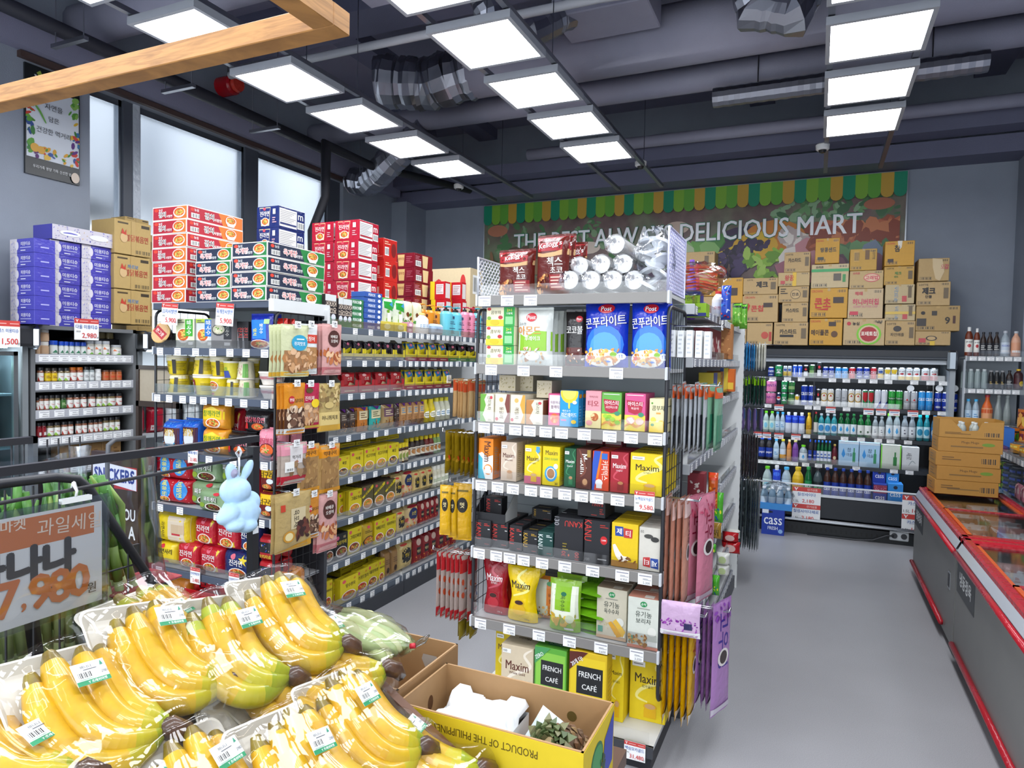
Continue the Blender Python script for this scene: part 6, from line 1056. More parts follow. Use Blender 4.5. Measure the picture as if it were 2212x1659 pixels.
fill(SC[0],[('kc2',1658,1672,792,1),('kg',1673,1690,788,1),('ks',1691,1710,790,2),('kbl',1711,1733,788,2),('kbk',1734,1746,788,1),('kgr',1747,1762,787,1),('kbk',1763,1775,781,1,1,None,1,{'desc': 'white and black can pair, doubled up'}),('kc2',1776,1802,792,2,1,None,1,{'desc': 'navy beer can beside the black can'}),('kc1',1803,1832,793,2),('kc3',1833,1848,793,1),('kc2',1849,1879,793,2),('kc3',1880,1894,793,1,1,None,1,{'desc': 'red beer can between navy and silver cans'}),('ks',1895,1909,794,1,1,None,1,{'desc': 'silver yellow can next to the highballs'}),('kyw',1910,1939,794,2),('kw',1940,1988,794,3),('kwr',1990,2027,795,2)],.5)
fill(SC[1],[('kf',1653,1676,821,1,1,None,2),('kp',1677,1686,848,1),('kg',1686,1700,822,1,1,None,2),('kgr',1701,1716,823,1,1,None,2),('kyw',1716,1727,852,1),('kc2',1729,1760,832,2,1,None,1,{'desc': 'tall navy beer can by the post'}),('kbk',1762,1771,840,1),('kx',1772,1801,840,2),('ksv',1803,1830,840,2),('kx',1831,1860,841,2,1,None,1,{'desc': 'pale beer can with gold oval'}),('kcb',1861,1887,842,2),('kwb',1888,1917,842,2),('khk',1918,1950,843,2),('kss',1951,1982,845,2),('kc1',1983,2015,845,2),('kc2',2018,2050,847,2),('kc2',2053,2069,849,1,1,None,1,{'desc': 'navy beer can beyond the glass divider'})],.5)
def bt(key,d_,col,cap,lab,its=(),**kw): kind(key,'drink_bottle','bottle',d_,lambda W,D,H: P_bottle(W,H,col,cap,lab,its,**{**dict(neck=.36,sh=.6,k='g'),**kw}))
PET=dict(neck=.42,capr=.52,caph=.08)
bt('b1','clear bottle with lime cap','c8dcd8','6ad020','d0e8e0',[('e',.5,.5,.2,.3,'7ac8e0')],**PET);bt('b2','pale bottle with light blue cap','c8dce8','4ab8f0','c8e0f0',[('l',.3,.3,.7,.7,2,'4a8ac0')],**PET);bt('b3','milky bottle with white cap and blue sleeve','d8e0ea','f0f0f4','2a4ad0',[('e',.5,.6,.3,.2,'4a7af0')],l0=.5,l1=.85,k='i',**PET);bt('b4','yellow juice bottle','d8b01a','e0c02a','d8a81a',[('l',.2,.3,.8,.7,3,'8a5a14')],k='i',**PET)
bt('b5','teal soju bottle','3aa8b0','b8c0c4','d0e8f0',[('e',.5,.5,.3,.36,'2a8ac8')]);bt('b6','green soju bottle with blue drop','0e6a34','1e7a3a','dce8ec',[('p','2a9ad8',.5,.8,.66,.4,.5,.2,.34,.4)]);bt('b7','green soju bottle with white label','1a7a3a','2a8a44','e0e4e0',[('e',.5,.3,.1,.12,'3a5a3a')]);bt('b8','clear soju bottle','a8b4b8','9aa0a4','dfe4e4',[('l',.4,.3,.6,.7,2,'667')]);bt('b9','large clear bottle with lime cap','b4c4c8','7ae02a','dce6ea',[('p','2a9ad8',.5,.8,.64,.4,.5,.2,.36,.4)],**PET);bt('ba','large clear bottle with grey cap','a4b0b8','6a747c','d8dee2',[('l',.4,.2,.6,.8,2,'556')],**PET);bt('bc','teal bottle with teal cap','2aa0b0','18c0c8','c0e4ec',[('e',.5,.5,.3,.3,'1a8ab0')],**PET);bt('be','blue water bottle with blue cap','5aa8d8','1a90f0','2a90e0',[('e',.5,.5,.36,.36,'d8ecf8')],**PET);bt('bf2','green bottle with red cap','1a5a30','b01e28','d8d4c8',[])
bt('bp','dark cola bottle','1a1418','2a5ac8','1a3a9a',[ct('pepsi','f0f0f4',.3,.5)],k='i',**PET);bt('bq','clear bottle with yellow cap','c0ccd4','e0d02a','d0dcea',[('r',0,0,1,.4,'d89a2a')],**PET);bt('bo2','orange drink bottle','c87a3a','e8d8a0','d89a5a',[],k='i',**PET);bt('bu','purple drink bottle','6a3a8a','e8d88a','7a4a9a',[],k='i',**PET);bt('bgl','green beer bottle with blue label','0e6a3a','2a7ad0','d4dce8',[('l',.2,.2,.8,.8,2,'2a5ab0')]);bt('brd','dark red drink bottle','5a1220','b89a4a','6a1824',[('e',.5,.5,.2,.2,'d8c8a0')],k='i');bt('bbr','brown beer bottle','3a1c10','2a4aa8','1e3a9a',[ct('cass','f0f2f6',.3,.5)],k='i');bt('bgc','green soda bottle','1e7a44','2a9a4a','1e8a50',[ct('칠성','f0f0f0',.3,.5)],**PET);bt('bdk','dark zero soda bottle','5a6a6e','2a2a2e','22282a',[ct('칠성','3ac86a',.3,.5)],**PET)
fill(SC[2],[('b1',1647,1673,888,2),('b2',1673,1695,890,2),('b3',1695,1738,891,3),('b4',1740,1753,892,1),('bf2',1756,1766,890,1),('b5',1766,1808,894,3),('b6',1809,1850,894,3),('b7',1851,1882,897,2),('b8',1883,1911,900,2),('b9',1912,1945,894,2),('ba',1946,1978,899,2),('bc',1979,2009,897,2),('be',2010,2046,899,2),('be',2053,2068,902,1,1,None,1,{'desc': 'blue water bottle beyond the glass divider'})],.5)
kb('pk1','soju_carton','pale blue soju bottle carton','a8cce8',[('p','2a8ad0',.24,.72,.34,.46,.24,.32,.14,.46),('t','참',.52,.66,.16,'2a4a6a',.2),('t','이슬',.54,.46,.14,'2a4a6a',.3),('r',.7,.16,.84,.56,'2a8a5a'),('r',.74,.56,.8,.74,'2a8a5a'),('r',0,.9,1,1,'d8e8f4')]);kb('pk2','soju_carton','green and white soju bottle carton','d4dcd0',[('r',0,0,.06,1,'7ad83a'),('r',.94,0,1,1,'7ad83a'),('r',.62,.14,.8,.5,'2a7a3a'),('r',.67,.5,.75,.7,'2a7a3a')]);kb('pk3','soju_carton','white soju bottle carton','d8dcde',[('t','새로',.4,.6,.3,'5a5a60',.3,-90),('s','9aa4a8',.03,.4,.2,.6,.4,.8,.3)])
fill(SC[3],[('bp',1637,1668,945,2),('b2',1669,1682,948,1),('bq',1683,1697,949,1),('bo2',1698,1709,950,1),('bu',1710,1724,951,1),('b9',1725,1744,962,1,1,None,1,{'desc': 'large clear jug with lime handle'}),('bp',1745,1754,950,1,1,None,1,{'desc': 'slim dark bottle by the post'}),('bp',1756,1763,951,1,1,None,1,{'desc': 'slim dark bottle right of the post'}),('bgl',1763,1795,952,4),('brd',1796,1808,960,1),('pk1',1810,1900,955,2,1,.2),('pk2',1901,1946,961,1,1,.2),('pk3',1947,1985,966,1,1,.2)],.5)
kb('cs1','beer_carton','navy beer carton','163aa8',[('t','cass',.5,.6,.3,'f0f4f8',.7),('e',.5,.86,.14,.08,'0a1430')]);kb('cs2','beer_carton','light blue beer carton','2a8ad8',[('t','cass',.5,.5,.24,'e8f4fc',.7),('e',.5,.84,.14,.08,'0a1430')]);kb('cs3','beer_carton','maroon and blue beer carton','1e3a9a',[('r',0,.55,1,.95,'8a2a4a'),('x',.06,.6,.94,.9,30,.04,'c87a90'),('t','cass',.5,.32,.2,'f0f4f8',.7)])
fill(SC[4],[('b1',1645,1666,1008,1,1,None,1,{'desc': 'large pale bottle with lime cap'}),('b3',1667,1685,1006,1,1,None,1,{'desc': 'large milky bottle with blue sleeve'}),('b2',1686,1708,1010,1,1,None,1,{'desc': 'large clear bottle with white label'}),('b4',1709,1735,1010,1,1,None,1,{'desc': 'large yellow juice bottle'}),('bgc',1736,1753,1009,1),('bdk',1754,1776,1012,1),('bbr',1777,1882,1014,6),('cs3',1885,1915,1046,1,1,.2),('cs2',1916,1950,1046,1,1,.2),('cs1',1884,1911,.15,1,1,.15,1,{'ins': .12,'lift': .2}),('cs2',1912,1940,.15,1,1,.15,1,{'ins': .12,'lift': .2,'desc': 'light blue beer carton stacked behind'})],.5)
def card2(label,px,py,w,h,lines,Y=CYF-.09):
    p=at(px,py,Y=Y);m=MB();m.box(-w/2,-.003,-h,w/2,0,0,M('eceeee'))
    it=[]
    for k,(a,b) in enumerate(lines):
        t0=1-.5*k;it += [('r',0,t0-.13,1,t0-.0,'c8443f'),('p','f4f4f2',.05,t0-.02,.1,t0-.02,.13,t0-.06,.16,t0-.02,.2,t0-.02,.14,t0-.08,.14,t0-.11,.11,t0-.11,.11,t0-.08),('t','인기상품',.7,t0-.065,.07,'f0d0cc',.4),('t',a,.5,t0-.21,.1,'3a62a8',.9),('t',b,.56,t0-.41,.12,'cf3a34',.7),('t','1.5L',.14,t0-.42,.07,'444',.2,0,0)]
    art(m,it,lambda u,v,o: (u*w-w/2,-.003-o,v*h-h),w,h);tag(obj('price_card',m,None,p),label,'price card')
card2('large white price card reading 2,180 twice on the cooler front',1743,1053,.29,.38,(('칠성사이다','2,180'),('칠성사이다제로','2,180')));card2('white price card with red headers at the cooler corner by the freezer',1985,1072,.3,.4,(('카스후레쉬','16,900'),('카스라이트','16,900')))
m=MB();p=at(1942,1158,Y=CYF-.064);m.box(-.09,-.012,-.05,.09,0,.05,M('c8ccce','i'),.008)
for k in (-.045,.045): m.lathe([(.03,0),(.03,.004)],M('3a3c40'),14,X=Matrix.Translation((k,-.013,0)) @ Matrix.Rotation(math.pi/2,4,'X'))
tag(obj('socket_box',m,None,p),'white double socket on the cooler plinth','socket')
q=at(1895,1166,Y=CYF-.08);tag(obj('power_cable',MB().tube([(p.x-.05,p.y-.02,p.z),(p.x-.12,p.y-.03,p.z-.005),(p.x-.25,p.y-.03,p.z-.07),(p.x-.42,p.y-.03,.01),(p.x-.9,p.y-.03,.01)],.008,M('3a3c40','i'),6)),'grey cable running from the socket along the cooler plinth','cable')
# beer box and water pack on the floor
kb('cbx','beer_box','blue beer box on the floor','1a3aa0',[('t','cass',.5,.56,.34,'f0f4f8',.8),('t','FRESH',.5,.3,.12,'e0e8f0',.44),('e',.3,.9,.2,.04,'0a1024'),('r',.02,.84,.3,.98,'d8e0ea'),('e',.84,.2,.1,.08,'8ab0e0')])
atp('cbx',8.02,1644,1693,1100,1158,.2,'dark blue beer box standing on the floor beside the cooler')
bx_=at(1668,1095,Y=7.95);t=thing('water_pack','shrink wrapped pack of water bottles on a blue tray atop the beer box','water pack',(bx_.x+.03,8.12,at(1668,1101,Y=8.02).z+.002));obj('tray',MB().box(-.17,-.1,0,.17,.12,.07,M('3a8ad0','d')),t)
for i in range(4):
    for j in range(2): b_,cp=P_bottle(.075,.24,'a8c8dc','e8eef4','c8dcec',[],.42,.6,k='g');q=obj('bottle',b_,t,(-.125+i*.083,-.085+j*.09,.006));obj('cap',cp[0][1],q)
obj('plastic_wrap',blob(None,.185,.13,.15,.01,WRAP,21,14),t,(0,.01,.15))
# ---------------------------------------------------------------- cartons on top of the cooler
KRAFT,YEL='bd9f6e','cc9a3c'
def carton(x0,y0,x1,y1,label,col,its,D=.3,Y=8.34,name='carton',std=1):
    a,b=at(x0,y1,Y=Y),at(x1,y1,Y=Y);zt=at((x0+x1)/2,y0,Y=Y).z;z0=at((x0+x1)/2,y1,Y=Y).z;W=b.x-a.x;H=zt-z0
    base=[('b',.72,.84,.94,.96,col),('r',.05,.05,.43,.19,'4a3c28'),('b',.06,.06,.42,.18,col),('r',.0,.485,1,.487,'a88a5a'),('p','b89860',.46,.9,.54,.9,.54,1,.46,1)] if std else []
    m=P_box(W*.985,D,H-.003,col,base+its,b=.004);m.box(-W*.05,.02,H-.003,W*.05,D-.02,H-.0025,M('c8a870','f'))
    return tag(obj(name,m,None,((a.x+b.x)/2,Y+RND.uniform(0,.02),z0+.001),math.radians(RND.uniform(-1.2,1.2))),label,'carton')
def T_(t,u,v,h,c_='2a2420',w=.5,b=2): return ('t',t,u,v,h,c_,w,0,b)
LOT=('t','LOTTE',.2,.88,.08,'2a2420',.3);CRW=('t','CROWN',.18,.9,.08,'c0402e',.3);ICN=('r',.8,.3,.94,.74,'6a5a42')
for a in ((1612,697,1668,746,'plain kraft carton at the left foot of the pile',KRAFT,[('e',.7,.45,.14,.16,'b84a3a'),('r',.86,.2,.96,.6,'b03a30')]),(1670,696,1745,746,'kraft carton with dark round lettering in the bottom row',KRAFT,[LOT,T_('카스타드',.42,.6,.2),('r',.18,.36,.58,.46,'2a2420'),ICN]),(1747,688,1819,746,'ochre carton with brown lettering in the bottom row',YEL,[CRW,T_('메이플콘',.32,.48,.26,'3a2414',.54),('e',.76,.42,.1,.12,'5a3a1a'),('r',.58,.72,.8,.88,'3a2a24')]),
          (1820,688,1911,746,'pale carton with green ring and red potato chip lettering','c6ac80',[('e',.62,.42,.3,.4,'7ac030'),('e',.62,.42,.25,.34,'cdb890'),('e',.62,.42,.21,.28,'a8242c'),T_('포테토칩',.62,.44,.16,'f0e8d8',.38),T_('농심',.3,.82,.12,'2a2420',.2),('e',.13,.82,.05,.07,'b8303a'),T_('60g',.86,.86,.1,'2a2420',.2)]),(1911,693,1976,746,'kraft carton with dark oval in the bottom row',KRAFT,[LOT,('e',.4,.68,.14,.12,'3a3430'),T_('파인애플',.4,.44,.14,'2a2420',.46,1),ICN]),(1976,715,2054,746,'flat kraft carton at the right foot of the pile',KRAFT,[('e',.46,.5,.16,.18,'3a3430'),('e',.46,.5,.12,.13,KRAFT),('r',.1,.2,.3,.5,'b8484a'),('r',.42,0,.56,.3,'d8b43a')]),
          (1604,636,1680,696,'kraft carton with red corn lettering',KRAFT,[CRW,T_('콘칩',.4,.5,.22,'b8302a',.4),('r',.58,.54,.84,.7,'3a2a24'),('p','b8302a',.1,.3,.2,.6,.14,.7,.06,.5)]),(1688,653,1745,696,'kraft carton with dark lettering over the bottom left',KRAFT,[LOT,T_('카스타드',.4,.6,.2),ICN]),(1748,622,1830,687,'ochre carton with big red lettering',YEL,[CRW,T_('콘초',.34,.5,.34,'b8281e',.44),('r',.62,.5,.9,.7,'3a2a24'),('p','b8281e',.16,.28,.5,.34,.48,.26)]),(1830,623,1907,688,'pale carton with pink honey butter lettering','c8b08a',[T_('허니버터칩',.5,.56,.2,'c03a5a',.74),('t','HONEY BUTTER CHIP',.5,.4,.08,'c87a8a',.7),('r',.06,.12,.3,.24,'c03a4a'),T_('해태',.3,.84,.12,'c03a4a',.3)]),(1911,657,1977,693,'taped carton with blue sideways lettering, lower of the pair','c0ac84',[('t','쿠크다스',.38,.5,.2,'5a8ab0',.8,90),('r',.58,.1,.74,.5,'b8484a'),('r',0,.4,1,.56,'d0b050'),('r',.78,.3,.9,.9,'6a5a42')]),(1977,660,2074,715,'wide kraft carton with a black square','b2935f',[('r',.02,.2,.24,.5,'3a3430'),('r',.36,.62,.48,.8,'3a342e'),T_('9',.72,.42,.26,'2a2420',.2),('r',.84,.3,.9,.6,'4a2a20'),('e',.16,.72,.05,.07,'2a2420')]),
          (1548,600,1604,655,'ochre carton at the left behind the blue pouch',YEL,[('r',.4,.3,.8,.6,'3a2a24')]),(1604,600,1680,636,'kraft carton with bold black lettering, left of the pile',KRAFT,[LOT,T_('제크',.55,.6,.36,'1e1a18',.34,3),ICN]),(1681,618,1747,653,'kraft carton with a heart outline',KRAFT,[('e',.56,.5,.17,.3,'4a4030'),('e',.56,.5,.155,.27,KRAFT),T_('칸쵸',.56,.5,.2,'2a2420',.24),('l',.06,.5,.3,.9,3,'2a2420'),ICN]),(1751,570,1833,622,'pale carton with a green band','c8b48c',[('r',0,.68,1,.8,'3a9a5a'),T_('오리온',.22,.88,.1,'2a2420',.3),('r',.6,.3,.8,.6,'5a5248'),('r',.84,.24,.92,.56,'3a8a4a')]),(1834,584,1908,623,'kraft carton with pink whale lettering','c2a674',[('e',.66,.6,.24,.24,'c8485a'),('e',.66,.6,.22,.2,'d8b898'),T_('고래밥',.66,.6,.22,'c03a4e',.4),T_('오리온',.2,.86,.12,'c04a50',.3)]),(1911,614,1975,656,'taped carton with blue sideways lettering, upper of the pair','c0ac84',[('t','쿠크다스',.38,.5,.2,'5a8ab0',.8,90),('r',.58,.1,.74,.4,'b8484a'),('r',.78,.3,.9,.9,'6a5a42')]),(1979,608,2053,660,'kraft carton with bold black lettering at the right',KRAFT,[LOT,T_('제크',.36,.62,.28,'1e1a18',.4,3),T_('단품',.36,.38,.12,'2a2420',.2),ICN]),
          (1680,588,1749,618,'flat carton with red lettering and yellow tape','c2a878',[T_('왕꿈',.36,.6,.4,'b83a34',.3),('r',.46,0,.58,1,'d8b030'),('r',.08,.16,.22,.4,'b8484a')]),(1693,544,1750,588,'kraft carton on the flat taped one',KRAFT,[LOT,T_('카스타드',.4,.6,.2),ICN]),(1760,514,1813,569,'ochre carton topping the middle of the pile',YEL,[CRW,T_('땅콩샌드',.54,.54,.18,'3a3a30',.66),('r',.1,.14,.36,.26,'3a3a30')]),(1835,537,1894,584,'ochre carton with sideways lettering','c49a48',[('t','LOTTE',.88,.7,.1,'2a2420',.4,-90),('r',.56,.5,.72,.94,'6a4a22'),('b',.14,.4,.34,.9,'c49a48')]),(1909,574,1975,615,'ochre carton with green lettering','c49c50',[LOT,T_('제크',.46,.62,.16,'3a7a3a',.3),T_('샌드',.4,.44,.1,'3a7a3a',.5),ICN]),(1910,520,1975,574,'open topped ochre carton with a torn tab',YEL,[CRW,T_('참',.42,.7,.26,'2a2420',.2),('p','d8d0c0',.42,1,.58,1,.56,.74,.5,.66,.44,.8),('r',.1,.14,.3,.28,'3a2a24')]),(1983,557,2051,607,'kraft carton with torn flap and pink lettering','b89a68',[T_('오감',.84,.62,.26,'b8385a',.26),('p','cbb48c',.44,1,.76,.94,.84,.4,.7,0,.56,.1,.46,.6)]),
          (1478,543,1543,590,'kraft carton seen behind the plastic lids',KRAFT,[('e',.3,.3,.26,.2,'b83a40'),T_('오징어',.3,.3,.14,'e8c8b8',.3),('r',.66,.4,.8,.8,'6a5a42')]),(1485,590,1548,640,'ochre carton below the one behind the lids',YEL,[('r',.3,.3,.7,.6,'8a5a2a')]),(1480,640,1612,696,'wide kraft carton mostly hidden by the household shelves',KRAFT,[]),(1480,696,1612,746,'long kraft carton low in the pile behind the household shelves',KRAFT,[])): carton(*a)
# ---------------------------------------------------------------- spirits shelf
SX0,SX1,SYF=1.4,1.93,8.3
SP=thing('shelf_unit','pale shelf unit of spirits beside the cooler','shelf unit',(SX0,SYF,0));SZ=[2.035,1.7,1.335,1.0,.69]
for i,z in enumerate(SZ): shelf_part(SP,0,SX1-SX0,.38,z,'8a9094',[.06+.075*k for k in range(6)],.06,.042,.06,fronth=.05,board='c0c6ca')
m=MB();m.box(0,.38,0,SX1-SX0,.4,2.02,M('aab2b8','p'));m.box(-.02,.0,0,0,.4,2.0,M('a8b0b6','p'));obj('back_panel',m,SP);obj('base',MB().box(0,.0,0,SX1-SX0,.38,.3,M('6a7076','p')),SP)
SS=[Shelf('E',SYF,z,w) for z,w in zip(SZ,('on the top spirits shelf','on the second spirits shelf','on the third spirits shelf','below the spirits','low under the spirits'))]
bt('w1','white labelled whiskey bottle','6a2a10','e0e0de','e4e2da',[('e',.5,.5,.16,.14,'b82a30'),ct('JIM BEAM','3a3a40',.14,.78)],k='i',l0=.14,l1=.58,sh=.66,caph=.14);bt('w2','black labelled whiskey bottle','2a1a14','15151a','2a2a30',[('l',.2,.3,.8,.8,3,'c8c8c4')],k='i');bt('w3','clear vodka bottle with blue lettering','c0ccd4','b8bcc4','c4d0dc',[ct('VODKA','2a4ab0',.2,.7),('r',.2,.1,.8,.3,'e0e4e8')]);bt('w4','peach vodka bottle','d8a488','b8bcc0','d89a78',[('r',.2,.1,.8,.3,'e8e0d8')],k='i');bt('w5','clear square spirit bottle','b4c4c4','c0c8c8',None,[],sh=.78,neck=.5,caph=.12);bt('w6','black carton of spirit bottles','1a1a1c','8a8a8c','222',[('l',.3,.3,.6,.7,2,'c8a43a')],k='i',sh=.7,neck=.6);bt('w7','orange liqueur bottle','d8652a','c8404a','e0a070',[('r',0,.6,1,.9,'d05a2a')],k='i',sh=.45);bt('w8','frosted tall spirit bottle','b0bab8','a8b0b0',None,[],sh=.3,neck=.4);bt('w9','dark liqueur bottle with yellow label','3a1a1e','d8b02a','4a2024',[('e',.7,.4,.2,.3,'e0c03a')],k='i',sh=.7)
fill(SS[0],[('w1',2084,2102,706,1),('w1',2103,2117,709,1,1,None,1,{'desc': 'white labelled whiskey bottle, second in line'}),('w2',2117,2160,717,3),('w3',2161,2183,714,1),('w4',2184,2207,715,1)],.4)
fill(SS[1],[('w5',2075,2134,797,4),('w6',2135,2172,800,3),('w2',2173,2189,800,1,1,None,1,{'desc': 'dark bottle with silver label'}),('w9',2190,2212,797,1)],.4)
fill(SS[2],[('b2',2083,2116,862,2),('w7',2120,2146,853,1),('w8',2147,2186,853,2)],.4)
kb('ck','cola_pack','red cola can pack','a01824',[('t','Coca-Cola',.5,.5,.34,'f0e8e8',.9,8),('r',0,0,1,.08,'6a0e16')]);fill(SS[3],[('ck',2079,2111,932,1,1,.2,2),('ck',2112,2140,934,1,1,.2,2,{'desc': 'red cola can pack in the next column'})],.3)
bt('gp2','purple grape drink bottle','3a1a5a','3ac02a','5a2a8a',[('l',.3,.3,.7,.7,2,'c8b0e0')],k='i',**PET);bt('gg3','green grape drink bottle','2a5a2a','3ac02a','2a7a4a',[],k='i',**PET);fill(SS[4],[('gp2',2077,2118,998,2),('gg3',2119,2132,1000,1)],.4)
kb('jbx','soju_box','white and blue soju box','d4dadc',[('e',.5,.42,.4,.4,'2a86c8'),('e',.5,.36,.3,.3,'dce4e8'),('t','진로',.5,.36,.2,'2a3a5a',.4),('r',.1,.86,.3,.94,'222'),('r',.7,.86,.9,.94,'222')]);atp('jbx',8.1,2096,2150,1030,1092,.14,'white and blue soju box low beside the right shelves',0)
obj('stand',MB().box(-.02,-.01,-(at(2120,1092,Y=8.1).z),.3,.14,-.002,M('5a6066','p')),bpy.data.objects['soju_box'],(-.15,0,0))
# ---------------------------------------------------------------- chest freezers
REDF=M('a8202c','f');FX0,FX1=.87,1.54
def freezer(y0,y1,label,sign_px,sx):
    t=thing('chest_freezer',label,'freezer',(0,0,0));g=M('7c7d7a','p');m=MB()
    m.box(FX0,y0,.06,FX1,y1,.1,g);m.box(FX0,y0,.1,FX0+.05,y1,.71,g);m.box(FX1-.05,y0,.1,FX1,y1,.76,g);m.box(FX0+.05,y0,.1,FX1-.05,y0+.05,.76,g);m.box(FX0+.05,y1-.05,.1,FX1-.05,y1,.76,g);m.box(FX0+.05,y0+.05,.1,FX1-.05,y1-.05,.53,M('c8ccce','p'))
    obj('body',m,t)
    for z,r in ((.105,.018),(.7,.018)): obj('red_bumper',MB().tube([(FX0-.012,y0+.02+(.35 if z < .2 else 0),z),(FX0-.012,y1-.01,z)],r,REDF,10),t)
    m=MB();m.add([(FX0-.004,y0+.01,.722),(FX0-.004,y1-.01,.722),(FX0+.03,y1-.01,.795),(FX0+.03,y0+.01,.795)],[(0,3,2,1)],M('b4bac0','i',.15));m.box(FX0,y0+.01,.71,FX0+.03,y1-.01,.72,M('9aa0a4','p'));obj('price_rail',m,t)
    m=MB()
    for q in ((FX0+.02,y0,FX0+.075,y1),(FX1-.055,y0,FX1,y1),(FX0+.02,y0,FX1,y0+.07),(FX0+.02,y1-.07,FX1,y1)): m.box(q[0],q[1],.76,q[2],q[3],.81,REDF,.012)
    obj('rim',m,t)
    for ya,yb,z in ((y0+.07,(y0+y1)/2+.03,.8),((y0+y1)/2-.03,y1-.07,.785)):
        l=obj('glass_lid',MB().box(FX0+.08,ya,z-.004,FX1-.06,yb,z,CLR),t);f=MB();o_=M('d05a2a','f')
        for q in ((FX0+.075,ya,FX0+.1,yb),(FX1-.08,ya,FX1-.055,yb),(FX0+.075,ya,FX1-.055,ya+.03),(FX0+.075,yb-.03,FX1-.055,yb)): f.box(q[0],q[1],z-.006,q[2],q[3],z+.006,o_ if q[2]-q[0] < .05 else REDF)
        obj('lid_frame',f,l)
    m=MB();y=y0+.2;m.box(FX0-.004,y-.035,.4,FX0,y+.035,.52,M('b8bcc0','m',.3));m.box(FX0-.006,y-.026,.415,FX0-.003,y+.026,.505,M('26282c'));obj('control_panel',m,t)
    a,b=at(sign_px[0],sign_px[2],X=FX0).y,at(sign_px[1],sign_px[2],X=FX0).y;ya,yb=max(a,b),min(a,b);w_=ya-yb;m=MB();z0,z1=.47,.68;m.box(FX0-.002,yb,z0,FX0,ya,z1,M('3c4042','i'));art(m,[('t','냉동정육',.5,.5,.42,'dfe2e2',.82,0,2)],lambda u,v,o: (FX0-.002-o,ya-u*w_,z0+v*(z1-z0)),w_,z1-z0);obj('sign',m,t)
    for y in (y0+.06,y1-.06):
        for x in (FX0+.08,FX1-.08): obj('caster',MB().lathe([(.03,-.02),(.03,.02)],M('151517'),12,X=Matrix.Translation((x,y,.03)) @ Matrix.Rotation(math.pi/2,4,'Y')),t)
    return t
freezer(5.18,7.2,'far grey chest freezer with red rails holding frozen meat',(1976,1994,1140),1);freezer(3.1,5.15,'near grey chest freezer with red rails holding frozen meat',(2066,2106,1290),1)
kg('fz1','frozen_pack','frosty frozen meat pack','c8ccd0',[('x',.05,.05,.95,.95,22,.12,'b8908a','d8c8c0','9aa8b0','e8ecf0'),('r',.3,.4,.7,.7,'e4e8ea')],cat='frozen pack',pu=6,pv=6);kg('fz2','frozen_pack','pink frozen meat pack','a87a74',[('x',.05,.05,.95,.95,22,.12,'d8b0a8','c8d0d4','8a5a54'),('r',.2,.5,.5,.8,'d8dcdc')],cat='frozen pack',pu=6,pv=6)
for f_,(ya,yb) in (('far',(5.28,7.0)),('near',(3.3,5.02))):
    for i in range(8):
        for j in range(2):
            x=FX0+.2+j*.27;y=ya+.1+(yb-ya)*i/8;k='fz1' if (i*2+j*3) % 5 < 3 else 'fz2'
            put(k,.24,.2,.2,None,0,f'{DES[k][2]}, {ORD[i]} from the near end, {("left", "right")[j]} column of the {f_} freezer',f'packs in the {f_} freezer',mw=Matrix.Translation((x,y-.09,.531)) @ Matrix.Rotation(math.radians(RND.uniform(-8,8)),4,'Z') @ Matrix.Rotation(0,4,'X'))
# crates of jelly drink on the far freezer
MG=[('t','Mogu Mogu',.5,.7,.2,'5a3e1a',.44),('e',.78,.6,.1,.12,'6a8a2a'),('l',.2,.3,.7,.5,1,'7a5a2a')]
for k,(its,l) in enumerate(((MG[2:]+[('b',.7,.2,.94,.7,'b07e34'),('l',.1,.4,.4,.7,2,'6a4a1e')],'lowest'),(MG,'second'),([('b',.7,.2,.94,.7,'b07e34'),('l',.1,.4,.4,.7,2,'6a4a1e')],'third'),(MG,'fourth'))):
    m=P_box(.47,.3,.122,'b07e34',its,left=[('l',.2,.2,.8,.8,3,'7a5a2a')],b=.003);tag(obj('drink_carton',m,None,(1.21+RND.uniform(-.01,.01),6.86,.8125+k*.1235),math.radians(RND.uniform(-2,2)+2)),f'brown drink carton, {l} in the stack on the far freezer','carton','drink cartons stacked on the freezer')
m=MB();w_=.235;kc=M('b4843a','d');zt=.13
m.box(-w_,0,0,w_,.3,.004,kc);m.box(-w_,.296,0,w_,.3,zt+.03,kc)
for s_ in (-1,1): m.box(min(s_*w_,s_*(w_-.004)),0,0,max(s_*w_,s_*(w_-.004)),.3,zt+.03,kc)
m.add([(-w_,0,0),(w_,0,0),(w_,0,zt+.02),(.08,0,zt+.01),(.05,0,.07),(-.06,0,.06),(-.1,0,zt-.02),(-.15,0,zt+.03),(-w_,0,zt+.03)],[tuple(range(9))],kc);art(m,[('b',.7,.1,.94,.4,'b4843a'),('l',.1,.2,.5,.34,2,'6a4a1e')],lambda u,v,o: (u*.47-w_,-.001-o,v*.15),.47,.15)
tag(obj('drink_carton',m,None,(1.215,6.86,.8125+4*.1235),math.radians(1)),'torn open drink carton showing bottle caps on top of the stack','carton')
bt('mg','small clear drink bottle','c8d0cc','d8dcd8',None,[],liquid='c8a83a',**PET)
for i in range(4):
    for j in range(2): put('mg',.058,.058,.13,(1.07+i*.095,6.9+j*.1,.817+4*.1235),0,f'small capped bottle in the torn carton, {ORD[i]} from left, {("front", "back")[j]} row','bottles in the torn carton')
